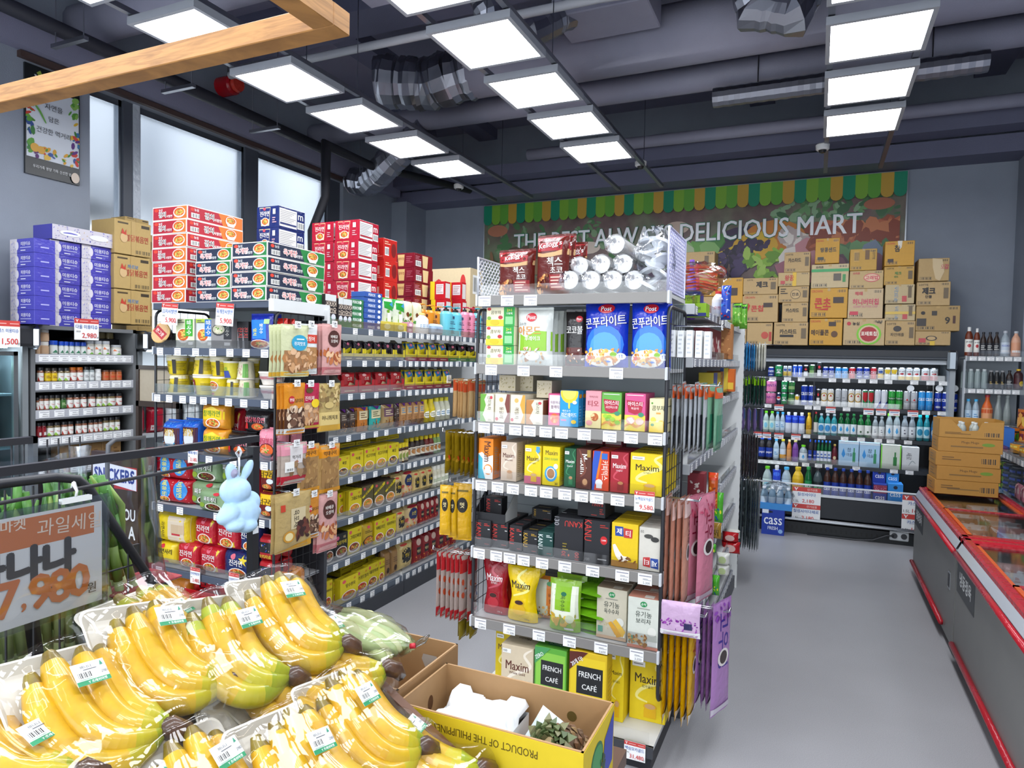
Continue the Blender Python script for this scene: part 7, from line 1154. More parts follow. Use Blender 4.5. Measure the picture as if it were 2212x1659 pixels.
# ---------------------------------------------------------------- right hand shelves
RX=1.6;RY0,RY1=7.95,5.6
RG=thing('shelf_unit','grey shelf unit of tinned fruit at the right edge','shelf unit',(RX,RY0,0),-math.pi/2);RZ=(1.14,.735,.4)
for i,z in enumerate(RZ): shelf_part(RG,0,RY0-RY1,.4,z,'9aa0a6',[.08+.12*k for k in range(18)],.06,.045,.06,fronth=.05,board='c4c8cc')
obj('back_panel',MB().box(0,.4,0,RY0-RY1,.42,1.62,M('aab0b4','p')),RG);obj('base',MB().box(0,0,0,RY0-RY1,.4,.12,M('4a4e54','p')),RG);side_frame(RG,-.01,.02,.4,.2,1.3,16)
SRG=[Shelf('R',RX,z,w) for z,w in zip(RZ,('on the right tinned fruit shelf','on the right tuna shelf','on the lowest right shelf'))]
def tin(key,d_,col,its,nm='tin'): kind(key,nm,'tin',d_,lambda W,D,H: P_can(W,H,col,its,'b8bcc0',240))
tin('tf','orange fruit tin','c86a1e',[('x',.1,.1,.9,.6,10,.08,'e8a03a','d8b04a','4a8a2a'),('r',.2,.55,.6,.85,'7a2a1a')]);tin('tl','low yellow fruit tin','d8962a',[('r',0,.6,1,.8,'e8d060')]);tin('tu','dark tuna tin','3a4450',[('r',0,.3,1,.7,'4a5aa0')]);tin('tv','green tuna tin','6a8a3a',[('r',0,.3,1,.7,'c8c84a')]);kb('bb2','food_box','blue and pink food box','2a6ac0',[('r',0,.5,1,1,'c86a7a'),('l',.2,.2,.8,.4,2,'e0e8f0')]);kg('pp3','food_pouch','pink food pouch','c87a8a',[('x',.1,.1,.9,.9,8,.14,'e8c8c0','8a3a4a')])
SRG[0].inset=SRG[1].inset=.04
fill(SRG[0],[('bb2',2147,2163,.2,2,1,.1),('tl',2172,2212,.1,2,1,None,1),('tf',2166,2212,.2,2,1,None,1,{'ins': .13}),('tf',2180,2212,.2,1,1,None,1,{'ins': .13,'lift': .201,'desc': 'orange fruit tin stacked on top'})],.4)
fill(SRG[1],[('tv',2138,2156,.07,1,1,None,4),('tu',2157,2186,.07,2,1,None,4),('pp3',2187,2212,.16,2,1,.06)],.4)
# ---------------------------------------------------------------- left wall: glass fridge, spice cabinet, open fridge
WX=-5.4;yA,yB=3.12,3.98
GRY=M('6d7072','p');DRK=M('26282b','p')
CA=thing('spice_cabinet','grey cabinet of seasoning jars between two fridges on the left wall','cabinet',(0,0,0));CTZ=2.085;m=MB()
m.box(WX-.5,yA,0,WX-.47,yB,CTZ,DRK);m.box(WX-.5,yA,CTZ-.03,WX,yB,CTZ,GRY);m.box(WX-.5,yA,0,WX,yA+.03,CTZ,GRY);m.box(WX-.5,yB-.03,0,WX,yB,CTZ,GRY);m.box(WX-.5,yA,0,WX,yB,.1,GRY);obj('carcass',m,CA)
CZS=[at(180,y,X=WX).z for y in (767,824,882,938)]+[.98]
SCA=[Shelf('L',WX,z,w,.03) for z,w in zip(CZS,('on the top spice shelf','on the second spice shelf','on the third spice shelf','on the fourth spice shelf','on the low spice shelf'))]
for i,z in enumerate(CZS):
    m=MB();m.box(WX-.47,yA+.03,z-.02,WX-.01,yB-.03,z,DRK);m.box(WX-.012,yA+.03,z-.075,WX,yB-.03,z-.06,GRY);m.box(WX-.012,yA+.03,z-.062,WX+.004,yB-.03,z+.004,M('b0b2b8','i',.3));s_=obj('shelf',m,CA)
    n=(10,8,7,9,7)[i]
    for k in range(n): obj('price_tag',tag_mesh(None,.075,.05),s_,(WX+.005,yA+.09+(yB-yA-.18)*k/(n-1),z-.004),math.pi/2)
def spice(key,d_,col,cap,lab,its=(),**kw): kind(key,'spice_jar','jar',d_,lambda W,D,H: P_jar(W,H,col,cap,lab,its,**kw))
SW=[('p','8aba3a',0,0,.5,0,.2,.4),('s','c8404a',.03,.3,.6,.6,.5,.9,.6)];SW2=[('p','b03a30',0,0,.3,0,.1,.5),('s','c8404a',.03,.3,.6,.6,.5,.9,.6)]
spice('j1','white tub with beige label','c8a888','dcdad4','c0a080',caph=.3);spice('j2','blue capped herb jar','b8c4c0','1a4ab8','d8dcd8',[('p','3a7a5a',.2,.1,.8,.1,.5,.5)],caph=.3,capr=1.0);spice('j3','silver capped large jar','c8c4b8','a8acb0','e0dfd8',[('p','e07a4a',.1,.6,.4,.6,.2,.95),('p','6aaa3a',.3,.0,.7,0,.5,.25),ct('맛','3a4a2a',.3,.5)]);spice('j4','dark capped jar with white label','8a5a44','2a2a2c','dedcd6',SW2);spice('j5','dark capped jar with green and white label','7a6a4a','2a2a2c','dedfd8',SW);spice('j6','yellow labelled spice jar','8a6a3a','3a342c','d8b81a',[('l',.2,.3,.8,.7,2,'6a3a1a')]);spice('j7','orange capped spice jar','9a5a44','c86a1e','dedcd6',SW2);spice('j8','small black capped jar','9aa4a4','2a2c2e','d4d8d6',[('l',.2,.3,.8,.7,2,'777')]);spice('j9','white capped white jar','d4d4d0','e4e4e2','dfe0de',[('l',.2,.3,.8,.6,2,'999')]);spice('ja','square brown spice jar','a85a34','6a4a3a','b8683a',[('r',.2,.4,.8,.7,'c84a2a')],caph=.15);spice('jb2','dark red spice jar','7a1a24','2a2a2c','8a1a24',[('r',.4,.1,1,.5,'d8d4d0')]);spice('jc','dark green spice jar','2a3a24','2a2a2c','3a6a2a',[('l',.2,.3,.8,.7,2,'b8c89a')]);spice('jd','amber jar lying at the back','9a8a5a','8a7a4a','a89868')
fill(SCA[0],[('j1',78,90,.12,1,1,None,2,{'desc': 'white tub with beige label by the cabinet side'}),('j1',90,111,.1,1,1,None,2),('j2',112,129,.11,1),('j2',130,151,.105,2,1,None,1,{'desc': 'blue capped herb jar in the middle'}),('j2',152,163,.105,1,1,None,1,{'desc': 'blue capped herb jar, fourth along'}),('j2',164,190,.105,2,1,None,1,{'desc': 'blue capped herb jar beside the large jars'}),('j3',190,242,.12,3),('j3',247,268,.09,1,1,None,1,{'desc': 'low silver capped jar'}),('jd',177,250,.08,4,1,None,1,{'ins': .16,'lift': .14})],.4)
m=MB();m.box(-.14,0,0,.3,.14,.139,DRK);obj('riser',m,CA,(WX-.18,yA+.55,CZS[0]),math.pi/2)
fill(SCA[1],[('j4',84,98,.115,1),('j6',100,127,.11,2),('j5',128,154,.11,2),('j7',154,183,.115,2),('j8',184,207,.12,2),('j9',209,222,.1,1),('ja',225,267,.09,3)],.4)
fill(SCA[2],[('j4',80,86,.1,1,1,None,1,{'desc': 'jar half hidden by the cabinet side'}),('j4',86,108,.115,2),('j5',109,133,.115,2),('jc',134,146,.115,1),('j4',147,175,.115,2,1,None,1,{'desc': 'white labelled jar beside the green one'}),('j4',177,191,.115,1,1,None,1,{'desc': 'white labelled jar standing alone'}),('j4',195,210,.115,1,1,None,1,{'desc': 'tall white labelled jar'}),('j5',211,234,.11,2,1,None,1,{'desc': 'green white jar right of centre'}),('j5',235,253,.11,1,1,None,1,{'desc': 'wide green and white jar'}),('j4',253,267,.11,1,1,None,1,{'desc': 'white labelled jar at the end'})],.4)
fill(SCA[3],[('jb2',81,103,.115,2),('j5',105,134,.11,2),('j4',136,162,.11,2),('j4',167,191,.11,2,1,None,1,{'desc': 'white labelled jar right of the gap'}),('j4',194,224,.11,3,1,None,1,{'desc': 'dark capped jar in the group of three'}),('j5',226,262,.12,3,1,None,1,{'desc': 'green white jar at the end'})],.4)
kb('cfx','noodle_box','brown paper packet','7a5c34',[('l',.2,.3,.8,.7,2,'5a4020')]);fill(SCA[4],[('cfx',130,262,.16,6,1,.12)],.4)
p=at(187,689,X=WX+.01);sale_card('sale price card reading 2,980 under the purple tissue boxes',p,math.pi/2,.2,.17,'다올 미용티슈','2,980')
# fridges
FR=thing('glass_fridge','tall glass fronted fridge at the left edge','fridge',(0,0,0));y0_,y1_=.9,yA-.02;m=MB();wi=M('c4d4d8','p')
m.box(WX-.55,y0_,0,WX-.5,y1_,2.06,wi);m.box(WX-.55,y0_,2.0,WX+.0,y1_,2.07,DRK);m.box(WX-.55,y1_-.04,0,WX,y1_,2.06,M('7f8588','p'));m.box(WX-.55,y0_,0,WX,y0_+.04,2.06,GRY);m.box(WX-.55,y0_,0,WX,y1_,.3,M('8a9498','p'));obj('cabinet',m,FR)
for z in (.75,1.15,1.55): obj('shelf',MB().box(WX-.5,y0_+.04,z,WX-.06,y1_-.05,z+.015,M('b8c4c8','p')),FR)
obj('canopy',MB().box(WX-.2,y0_,1.92,WX+.1,y1_+.02,2.07,M('2c2e32','p'),.02),FR);obj('canopy_end',MB().box(WX-.2,y1_-.02,1.9,WX+.13,y1_+.03,2.08,M('b8bcc0','m',.25),.03),FR)
obj('lamp',MB().box(WX-.14,y0_+.1,1.905,WX-.08,y1_-.1,1.915,M('e4f2ff','e',COOLER_LAMP*3)),FR)
for k in range(2):
    ya,yb=y0_+.05+k*1.05,y0_+1.08+k*1.05;d=obj('door',MB().box(WX-.02,ya,.32,WX-.012,yb,1.88,M('dff0f4','c',.08)),FR);f=MB();al=M('b8bec2','m',.35)
    for q in ((ya,.32,ya+.03,1.88),(yb-.03,.32,yb,1.88),(ya,.32,yb,.35),(ya,1.85,yb,1.88)): f.box(WX-.03,q[0],q[1],WX,q[2],q[3],al)
    obj('door_frame',f,d)
kg('lt','salad_bag','clear bag of pale greens','a8b8a0',[('x',.1,.1,.9,.9,20,.12,'8aa880','c8d4c0','6a9060')],cat='bag')
for i,z in enumerate((1.565,1.165,.765)):
    for k in range(5): put('lt',.26,.12,.24,(WX-.14,1.55+k*.33,z),math.pi/2,f'clear bag of greens, {ORD[k]} along the {("top", "middle", "bottom")[i]} glass fridge shelf','bags of greens in the glass fridge')
p=at(10,692,X=WX+.11);sale_card('sale price card reading 11,500 on the glass fridge canopy',p,math.pi/2,.2,.19,'크리넥스 미용티슈','11,500')
FO=thing('open_fridge','open fridge with bright interior behind the noodle unit','fridge',(0,0,0));y0_,y1_=yB+.02,7.3;m=MB()
m.box(WX-.55,y0_,0,WX-.5,y1_,2.06,M('e4e8ea','p'));m.box(WX-.55,y0_,2.0,WX,y1_,2.07,DRK);m.box(WX-.55,y0_,0,WX,y0_+.04,2.06,M('7f8588','p'));m.box(WX-.55,y0_,0,WX,y1_,.4,DRK);obj('cabinet',m,FO)
obj('canopy',MB().box(WX-.2,y0_,1.92,WX+.1,y1_,2.07,M('2c2e32','p'),.02),FO);obj('canopy_end',MB().box(WX-.2,y0_-.03,1.9,WX+.13,y0_+.02,2.08,M('a8acb0','m',.25),.03),FO)
obj('lamp',MB().box(WX-.16,y0_+.1,1.9,WX-.1,y1_-.1,1.912,M('eaf4ff','e',COOLER_LAMP*1.6)),FO)
for z in (.8,1.15,1.5): obj('shelf',MB().box(WX-.5,y0_+.04,z-.03,WX-.1,y1_,z,M('c4ccd0','p')),FO)
kg('fb','tofu_pack','white chilled food bag','d4dadc',[('x',.1,.1,.9,.9,8,.16,'b8c4c8','e8eef0')],cat='bag');kg('frd','chilled_pouch','red chilled pouch','a8142c',[('r',.1,.1,.4,.3,'d8c8c8')],cat='pouch')
for i,z in enumerate((1.5,1.15)):
    for k in range(4): put('fb' if i == 0 or k > 1 else 'frd',.17,.1,.24,(WX-.16,4.12+k*.2,z+.001),math.pi/2,f'{("white chilled bag", "chilled pouch")[i]}, {ORD[k]} from the near end, {("upper", "lower")[i]} open fridge shelf','pouches in the open fridge')
for k in range(4): put('frd',.1,.08,.22,(WX-.1,4.1+k*.12,.801),math.pi/2,f'red chilled pouch, {ORD[k]} from the near end, lowest open fridge shelf','red pouches in the open fridge')
# tissue boxes and cartons above
PUR,FLO='4a48a8','c4c0c8'
tis=[('r',0,0,.3,1,FLO),('x',.02,.05,.28,.95,10,.03,'8a86c0','d8d0c8','a8a4b8'),('e',.3,.5,.07,.3,'d4d0d8'),('t','미용티슈',.66,.64,.28,'e4e4f0',.5),('l',.44,.3,.88,.44,1,'a8a8d8'),('r',.46,.14,.66,.2,'d8d8e8')]
kb('tis','tissue_box','purple facial tissue box',PUR,tis,right=[('l',.3,.3,.7,.5,1,'a8a8d8')],k='f');kb('tif','tissue_pack','floral tissue pack lying on the purple stacks','b8b4c8',[('r',0,0,1,1,FLO),('x',.01,.05,.99,.95,70,.012,'5a56a0','7a76c0','c8b49a','9a96b8'),('e',.27,.52,.16,.2,'dcdce8'),('e',.73,.52,.16,.2,'dcdce8'),('s','5a58b0',.01,.16,.5,.27,.54,.38,.5)],left=[('r',0,0,1,1,'4644a0')],k='f');kb('tiw','tissue_pack','white and lilac tissue pack','c0c4d8',[('p','6a3a9a',.2,.6,.8,.8,.6,.4),('r',0,0,1,.1,'7a5aa8')],k='f')
def wallstack(key,pxa,pxb,ytop,n,D,label,X=WX-.06,z0=CTZ,grp=None):
    a,b=at(pxa,600,X=X).y,at(pxb,600,X=X).y;W=b-a;H=(at((pxa+pxb)/2,ytop,X=X).z-z0)/n
    for k in range(n): put(key,round(W*.985,3),D,round(H-.001,3),(X-RND.random()*.006,(a+b)/2,z0+k*H+.0006),math.pi/2+math.radians(RND.uniform(-.8,.8)),uniq(f'{label}, {ORD[k]} from the bottom') if n > 1 else label,grp or (label if n > 1 else None))
wallstack('tis',107,174,522,6,.26,'purple facial tissue box in the middle stack');wallstack('tis',176,242,532,6,.26,'purple facial tissue box in the right stack')
xl=WX-.06-.03
Yf=yA+.03
a_,b_=at(22,600,Y=yA-.06),at(74,600,Y=yA-.06);H_=(at(50,515,Y=yA-.06).z-CTZ)/6
for k in range(6): put('tis',round(b_.x-a_.x,3),.15,round(H_-.001,3),((a_.x+b_.x)/2,yA-.06,CTZ+k*H_+.0006),0,f'purple facial tissue box in the left stack, {ORD[k]} from the bottom','purple facial tissue boxes in the left stack')
a,b=at(113,510,X=WX-.04).y,at(248,510,X=WX-.04).y;zt=at(180,495,X=WX-.04).z;zb=max(at(107,522,X=WX-.06).z,at(242,532,X=WX-.06).z)
zb=CTZ+max((at(140.5,522,X=WX-.06).z-CTZ),(at(209,532,X=WX-.06).z-CTZ))+.001
put('tif',round(b-a,3),.24,.115,(WX-.04,(a+b)/2,zb),math.pi/2,'floral tissue pack lying on top of the purple stacks')
for k in range(3): put('tiw',.3,.2,.2,(WX-.05,2.72,CTZ+k*.201),math.pi/2,f'white and lilac tissue pack at the left edge, {ORD[k]} from the bottom','white tissue packs at the left edge')
def kcarton(pxa,pxb,ya,yb,X,label,its,D=.3,col='b6995e',left=(),zz=None):
    a,b=at(pxa,yb,X=X).y,at(pxb,yb,X=X).y;W=b-a;zt,z0=at((pxa+pxb)/2,ya,X=X).z,at((pxa+pxb)/2,yb,X=X).z;z0r=max(z0,CTZ) if zz is None else zz
    m=P_box(W*.98,D,zt-z0-.003,col,[('r',.08,.88,.36,.93,'4a3c24'),('r',.72,.84,.95,.93,'3a3020'),('b',.44,.04,.7,.18,col),('b',.72,.04,.96,.18,col),('r',.44,0,.56,1,'b0935a')]+its,left=left,b=.004);return tag(obj('noodle_carton',m,None,(X,(a+b)/2,z0r+.001),math.pi/2),label,'carton')
BUL=[('t','불닭볶음면',.6,.5,.2,'a8342a',.62),('e',.24,.48,.1,.14,'c8a878'),('p','b83a2a',.16,.6,.2,.75,.26,.62,.3,.74,.3,.56)]
for args in ((246,326,627,701,WX-.02,'kraft noodle carton with red lettering, bottom of three by the window',BUL+[('t','까르보',.5,.68,.12,'3a7ab0',.3)]),(246,325,553,626,WX-.02,'kraft noodle carton with red lettering, middle of three by the window',BUL+[('t','까르보',.5,.68,.12,'3a7ab0',.3)]),(247,327,478,552,WX-.01,'kraft noodle carton with open flap, top of three by the window',BUL)): kcarton(*args)
kcarton(272,330,486,700,WX-.36,'tall kraft carton in the back row behind the noodle cartons',[],D=.2,zz=CTZ);kcarton(270,322,452,482,WX-.36,'small kraft carton in the back row against the window',[],D=.2,zz=at(301,486,X=WX-.36).z-at(301,700,X=WX-.36).z+CTZ)
# poster on the pillar
m=MB();px_=XL+.02;ya,yb=at(54,250,X=px_).y,at(172,250,X=px_).y;z1,z0=at(54,133,X=px_).z,at(171,401,X=px_).z;W_,H_=yb-ya,z1-z0
m.box(XL,ya,z0,px_,yb,z1,M('1e2224','i',.3))
art(m,[('p','9ab04a',.2,.94,.27,.97,.3,.94,.24,.92),('p','e4e6e4',.16,.92,.2,.92,.23,.89,.26,.92,.3,.92,.25,.87,.25,.84,.21,.84,.21,.87),('t','FRESH MARKET',.62,.885,.04,'b8bcc0',.5),('r',.02,.16,.98,.82,'d4dae2'),('x',.02,.5,.16,.82,18,.06,'6aa83a','4a8a2a','c8402e'),('x',.8,.62,.98,.82,16,.06,'5a9a3a','8ab85a'),('x',.84,.2,.98,.6,16,.06,'2a6a9a','d8b030','c84030','3a7a2a','5a2a7a'),('x',.02,.2,.14,.5,12,.07,'3a7a3a','2a4a8a','5a9a3a'),('x',.05,.17,.95,.26,26,.05,'d8a030','e0b850','3a5aa0','c83a2a','5a2a6a','4a8a2a'),('e',.16,.25,.08,.04,'d8a444'),('e',.27,.24,.07,.036,'d8a444'),('s','6aaa4a',.02,.12,.66,.24,.6,.36,.5),
        ('t','자연을',.5,.66,.055,'2e3236',.4,0,0),('t','담은',.5,.55,.05,'2e3236',.3,0,0),('t','건강한 먹거리',.5,.43,.055,'2e3236',.62,0,0),('t','우리가족 영양 가득 신선한 밥상',.5,.08,.03,'dfe2e2',.76,0,0),('e',.9,.06,.08,.05,'d8c8b8')],lambda u,v,o: (px_+o,ya+u*W_,z0+v*H_),W_,H_)
tag(obj('wall_poster',m),'dark framed poster of vegetables on the pillar beside the window','poster')
# brown framed board and chocolate display between the cabinet and the noodle unit
bo=thing('framed_board','brown framed board standing left of the noodle unit','board',(-4.55,3.35,0));fm_=M('3a2c26','p');m=MB()
for q in ((0,0,.03,1.8),(.42,0,.45,1.8),(0,1.77,.45,1.8),(0,1.5,.45,1.54)): m.box(q[0],0,q[1],q[2],.03,q[3],fm_)
obj('frame',m,bo);obj('panel',MB().box(.03,.01,1.54,.42,.02,1.77,M('a89c88','d')),bo)
m=MB();cb=M('3a2420','d');m.box(-4.6,3.05,0,-4.12,3.09,1.2,cb);m.box(-4.6,3.09,0,-4.12,3.3,.5,cb)
art(m,[('r',.5,.8,.98,.93,'b02a34'),('p','e4e4ec',.04,.84,.97,.8,.97,.92,.04,.95),('t','SNICKERS',.5,.875,.07,'2a3a8a',.86,0,3),('t','ARE YOU',.6,.66,.07,'e8e8e6',.7,0,2),('t','NEED A',.6,.56,.07,'e8e8e6',.7,0,2),('p','e4e4ec',.2,.42,.9,.4,.9,.5,.2,.52),('t','SNICKERS',.55,.46,.05,'2a3a8a',.6,0,3),('x',.75,.38,.98,.5,10,.05,'8a5a2a','5a3018','c8944a')],lambda u,v,o: (-4.6+u*.48,3.05-o,v*1.2),.48,1.2)
tag(obj('chocolate_display',m),'brown cardboard chocolate display with white slogan left of the noodle unit','display')
# ---------------------------------------------------------------- banana stand
TA=math.atan(.57);e1=Vector((0,1,0));e2=Vector((math.cos(TA),0,-math.sin(TA)));nn=Vector((math.sin(TA),0,math.cos(TA)))
FXB=-1.38
def tp(s,t,h=0): return e1*s+e2*t+nn*(h+(Vector((-1,0,1.12)).dot(nn)))+Vector((0,0,0))
ST=thing('fruit_stand','black framed sloping fruit stand with a perforated tray','stand',(FXB,.1,0));org=Vector((FXB,.1,0))
def rel(v): return Vector(v)-org
m=MB();q=.011
m.box(-.008,0,1.662,.008,1.275,1.679,BLK);obj('top_bar',m,ST)
for y in (1.361,.15): obj('post',MB().box(-q,y-.1-q,0,q,y-.1+q,1.65,BLK),ST)
obj('hanging_rod',MB().tube([(.004,.05,1.6),(.004,1.25,1.625)],.004,BLK,8),ST)
m=MB();pm=M('4a4654','i',.35)
s0_,s1_,t0_,t1_=.3,1.3,-1.69,-1.04
for i in range(52):
    s_=s0_+(s1_-s0_)*i/51;m.tube([rel(tp(s_,t0_)),rel(tp(min(s1_,s_+.0),t1_))],.0035,pm,4)
for i in range(26):
    t_=t0_+(t1_-t0_)*i/25;m.tube([rel(tp(s0_,t_,.003)),rel(tp(s1_,t_,.003))],.004,pm,4)
m.add([rel(tp(*a)) for a in ((s0_,t0_,-.03),(s1_,t0_,-.03),(s1_,t1_,-.03),(s0_,t1_,-.03))],[(0,1,2,3)],M('2a2830','p'));obj('tray',m,ST)
m=MB();wd=nodemat('brown_board',lambda N,L,b: (b.inputs['Base Color'].__setattr__('default_value',lin('6a4630')),b.inputs['Roughness'].__setattr__('default_value',.5)))
v=[rel(tp(s_,t_,h)) for s_ in (1.31,1.335) for t_,h in ((-1.52,-.1),(-1.02,-.1),(-1.02,.035),(-1.52,.035))];m.add(v,[(0,1,2,3),(7,6,5,4),(0,4,5,1),(1,5,6,2),(2,6,7,3),(3,7,4,0)],wd);obj('end_board',m,ST)
m=MB();m.box(.02,0,.0,.75,1.2,.88,M('3a2c24','p'));obj('cabinet',m,ST)
# banana packs
YEL_,YGR,BRN='d9a514','a8ac1e','3c2418'
def _ban2(c0,c1):
    def f(N,L,b):
        co=N.new('ShaderNodeTexCoord');n1=N.new('ShaderNodeTexNoise');n1.inputs['Scale'].default_value=26;n1.inputs['Detail'].default_value=5
        r1=N.new('ShaderNodeValToRGB');e=r1.color_ramp.elements;e[0].position=.3;e[0].color=lin(c0);e[1].position=.68;e[1].color=lin(c1)
        L.new(co.outputs['Object'],n1.inputs['Vector']);L.new(n1.outputs['Fac'],r1.inputs[0]);L.new(r1.outputs[0],b.inputs['Base Color']);b.inputs['Roughness'].default_value=.38
        b.inputs['Coat Weight'].default_value=.5;b.inputs['Coat Roughness'].default_value=.06
    return f
BM=[nodemat('banana_skin_tip',_ban2('5a4418','8a7a1e')),nodemat('banana_skin_yellow',_ban2('c4940e','d8ae1c')),nodemat('banana_skin_pale',_ban2('c8a018','d0b026')),nodemat('banana_skin_lime',_ban2('b4ac22','c4b42a')),nodemat('banana_skin_green',_ban2('8a9c1e','a8ac26')),nodemat('banana_stem',_ban2('2e1c12','5a3a20'))]
def banana(P,R_,name='banana',gr=0):
    """P: three control points; tube with rounded five-sided section tapering to tip and stem"""
    m=MB();N_=20;C=[(1-t)**2*P[0]+2*t*(1-t)*P[1]+t*t*P[2] for t in [i/N_ for i in range(N_+1)]]
    prof=lambda t: R_*(.34+.66*min(1,t/.16)**.7)*(1 if t < .72 else max(.26,1-((t-.72)/.28)**1.6*.78));n=12;rings=[]
    up=(P[2]-P[0]).cross(P[1]-P[0]).normalized()
    for i,c_ in enumerate(C):
        tg=(C[min(N_,i+1)]-C[max(0,i-1)]).normalized();x=up.cross(tg).normalized();y=tg.cross(x)
        rings.append([c_+(x*math.cos(a)+y*math.sin(a))*prof(i/N_)*(1+.055*math.cos(5*a+.6)) for a in [2*math.pi*k/n for k in range(n)]])
    for i in range(N_):
        t=i/N_;k=0 if t < .035 else 4 if (t < .1 and gr) else 1 if t < .55-.2*gr else 2 if t < .74-.2*gr else 3 if t < .86-.12*gr else 4 if t < .96 else 5
        m.add(rings[i]+rings[i+1],[(j,(j+1) % n,n+(j+1) % n,n+j) for j in range(n)],BM[k],True)
    m.add(rings[0],[tuple(range(n))[::-1]],BM[0]);m.add(rings[-1],[tuple(range(n))],BM[5]);return m
FOAM=M('dcd8cc','i',.5);FILM=M('ffffff','h',.03)
tray_m=MB();TW,TL=.112,.148
def rr(w_,l_,z,c_=.022):
    o=[]
    for cx,cy,a in ((w_-c_,l_-c_,0),(-w_+c_,l_-c_,90),(-w_+c_,-l_+c_,180),(w_-c_,-l_+c_,270)):
        for k in range(5): t=math.radians(a+k*22.5);o.append((cx+c_*math.cos(t),cy+c_*math.sin(t),z))
    return o
L_=[rr(TW*.86,TL*.88,0),rr(TW,TL,.018),rr(TW*.965,TL*.97,.019),rr(TW*.84,TL*.86,.004)]
for a,b in zip(L_,L_[1:]): tray_m.add(a+b,[(i,(i+1) % 20,20+(i+1) % 20,20+i) for i in range(20)],FOAM,True)
tray_m.add(L_[-1],[tuple(range(20))],FOAM);tray_m.add(L_[0],[tuple(range(20))[::-1]],FOAM);tray_m=tray_m.mesh('foam_tray')
def sticker():
    m=MB();w_,h_=.058,.042;m.box(-w_/2,-h_/2,0,w_/2,h_/2,.0006,M('e6e8e8'))
    art(m,[('r',0,0,1,.2,'1e8a5a'),('t','Y 프레쉬마켓',.6,.1,.13,'eef4f0',.6),('b',.08,.28,.5,.6),('t','바나나',.42,.8,.16,'3a3a3e',.36,0,0),('l',.3,.62,.7,.7,1,'5a5a5e'),('p','2a8a6a',.82,.72,.92,.72,.87,.94),('t','2980',.88,.42,.13,'333',.2,0,0),('l',.08,.2,.5,.27,1,'9ab8a8')],lambda u,v,o: (u*w_-w_/2,v*h_-h_/2,.0006+o),w_,h_,lay=.0002,o0=.0002);return m.mesh('price_sticker')
STK=sticker()
def banana_pack(i,s_,t_,rot,h,label,nf=5,tilt=0,roll=0,seed=0,gr=0,stk=(-.01,.02),scale=1.0):
    r_=random.Random(seed+11)
    B=Matrix(((e1.x,-e2.x,nn.x,0),(e1.y,-e2.y,nn.y,0),(e1.z,-e2.z,nn.z,0),(0,0,0,1)))
    X=Matrix.Translation(tp(s_,t_,h)) @ B @ Matrix.Rotation(math.radians(rot),4,'Z') @ Matrix.Rotation(math.radians(tilt),4,'Y') @ Matrix.Rotation(math.radians(roll),4,'X') @ Matrix.Scale(scale,4)
    t=tag(obj('banana_pack',None,None,mw=X),label,'bananas','cling wrapped banana packs');obj('foam_tray',tray_m,t)
    crown=Vector((.086,-.088,.082));SH=Vector((.014,.008,0));hs=[]
    lay=[(-.1,-.125,-.07,.098,.036,0),(-.058,-.085,-.03,.122,.05,0),(-.012,-.04,.018,.126,.052,0),(.032,-.005,.064,.112,.042,0),(.05,.02,.084,.09,.03,0)][:nf]
    for k,(bx,by,tx,ty,z,_) in enumerate(lay):
        cr=crown+Vector((r_.uniform(-.004,.004),.004*k,.004*k-.006));tipv=Vector((tx+r_.uniform(-.006,.006),ty+r_.uniform(-.01,.008),z*.8));ctrl=Vector((bx-.02,by-.045+r_.uniform(-.008,.008),z+.012))
        P=[tipv+SH,ctrl+SH,cr];R_=.0275+r_.uniform(-.0012,.0015);obj('banana',banana(P,R_,gr=gr),t);hs.append((P,R_))
    for k in range(2):          # the lower fingers of the hand
        P=[Vector((-.07+.08*k,.03+.03*k,.022)),Vector((-.05+.06*k,-.12,.018)),crown+Vector((-.004,-.012,-.012))];obj('banana',banana(P,.0165,gr=gr),t)
    m=MB();m.tube([crown+Vector((-.02,.01,-.004)),crown+Vector((.0,-.002,.002)),crown+Vector((.022,-.02,.0)),crown+Vector((.032,-.036,-.01))],[.012,.021,.019,.013],BM[5],7);obj('crown',m,t)
    n=26;pts=[];cs=[]
    for P,R_ in hs: cs += [((1-q_)**2*P[0]+2*q_*(1-q_)*P[1]+q_*q_*P[2],R_) for q_ in [j/10 for j in range(11)]]
    def hz(x,y):
        z=.02
        for c_,R_ in cs:
            d2=(x-c_.x)**2+(y-c_.y)**2
            if d2 < .0016: z=max(z,c_.z+R_*1.2*math.sqrt(max(0,1-d2/.0016))+.005)
        return z
    H=[[hz((u/n*2-1)*.116,(v/n*2-1)*.154) for u in range(n+1)] for v in range(n+1)]
    for _ in range(7): H=[[max(H[v][u],sum(H[max(0,min(n,v+a))][max(0,min(n,u+b))] for a in (-1,0,1) for b in (-1,0,1))/9) for u in range(n+1)] for v in range(n+1)]
    G=[[((u/n*2-1)*.116,(v/n*2-1)*.154,(H[v][u] if 0 < u < n and 0 < v < n else .004)+r_.uniform(-.0002,.0002)) for u in range(n+1)] for v in range(n+1)]
    w_=MB();w_.grid(G,FILM);obj('plastic_wrap',w_,t)
    hh=max(H[min(n,max(0,int((stk[1]+.154+dy)/.308*n)))][min(n,max(0,int((stk[0]+.116+dx)/.232*n)))] for dx in (-.03,0,.03) for dy in (-.02,0,.02))
    obj('price_sticker',STK,t,mw=Matrix.Translation((stk[0],stk[1],hh+.001)) @ Matrix.Rotation(math.radians(r_.uniform(-6,6)),4,'Z'))
    return t
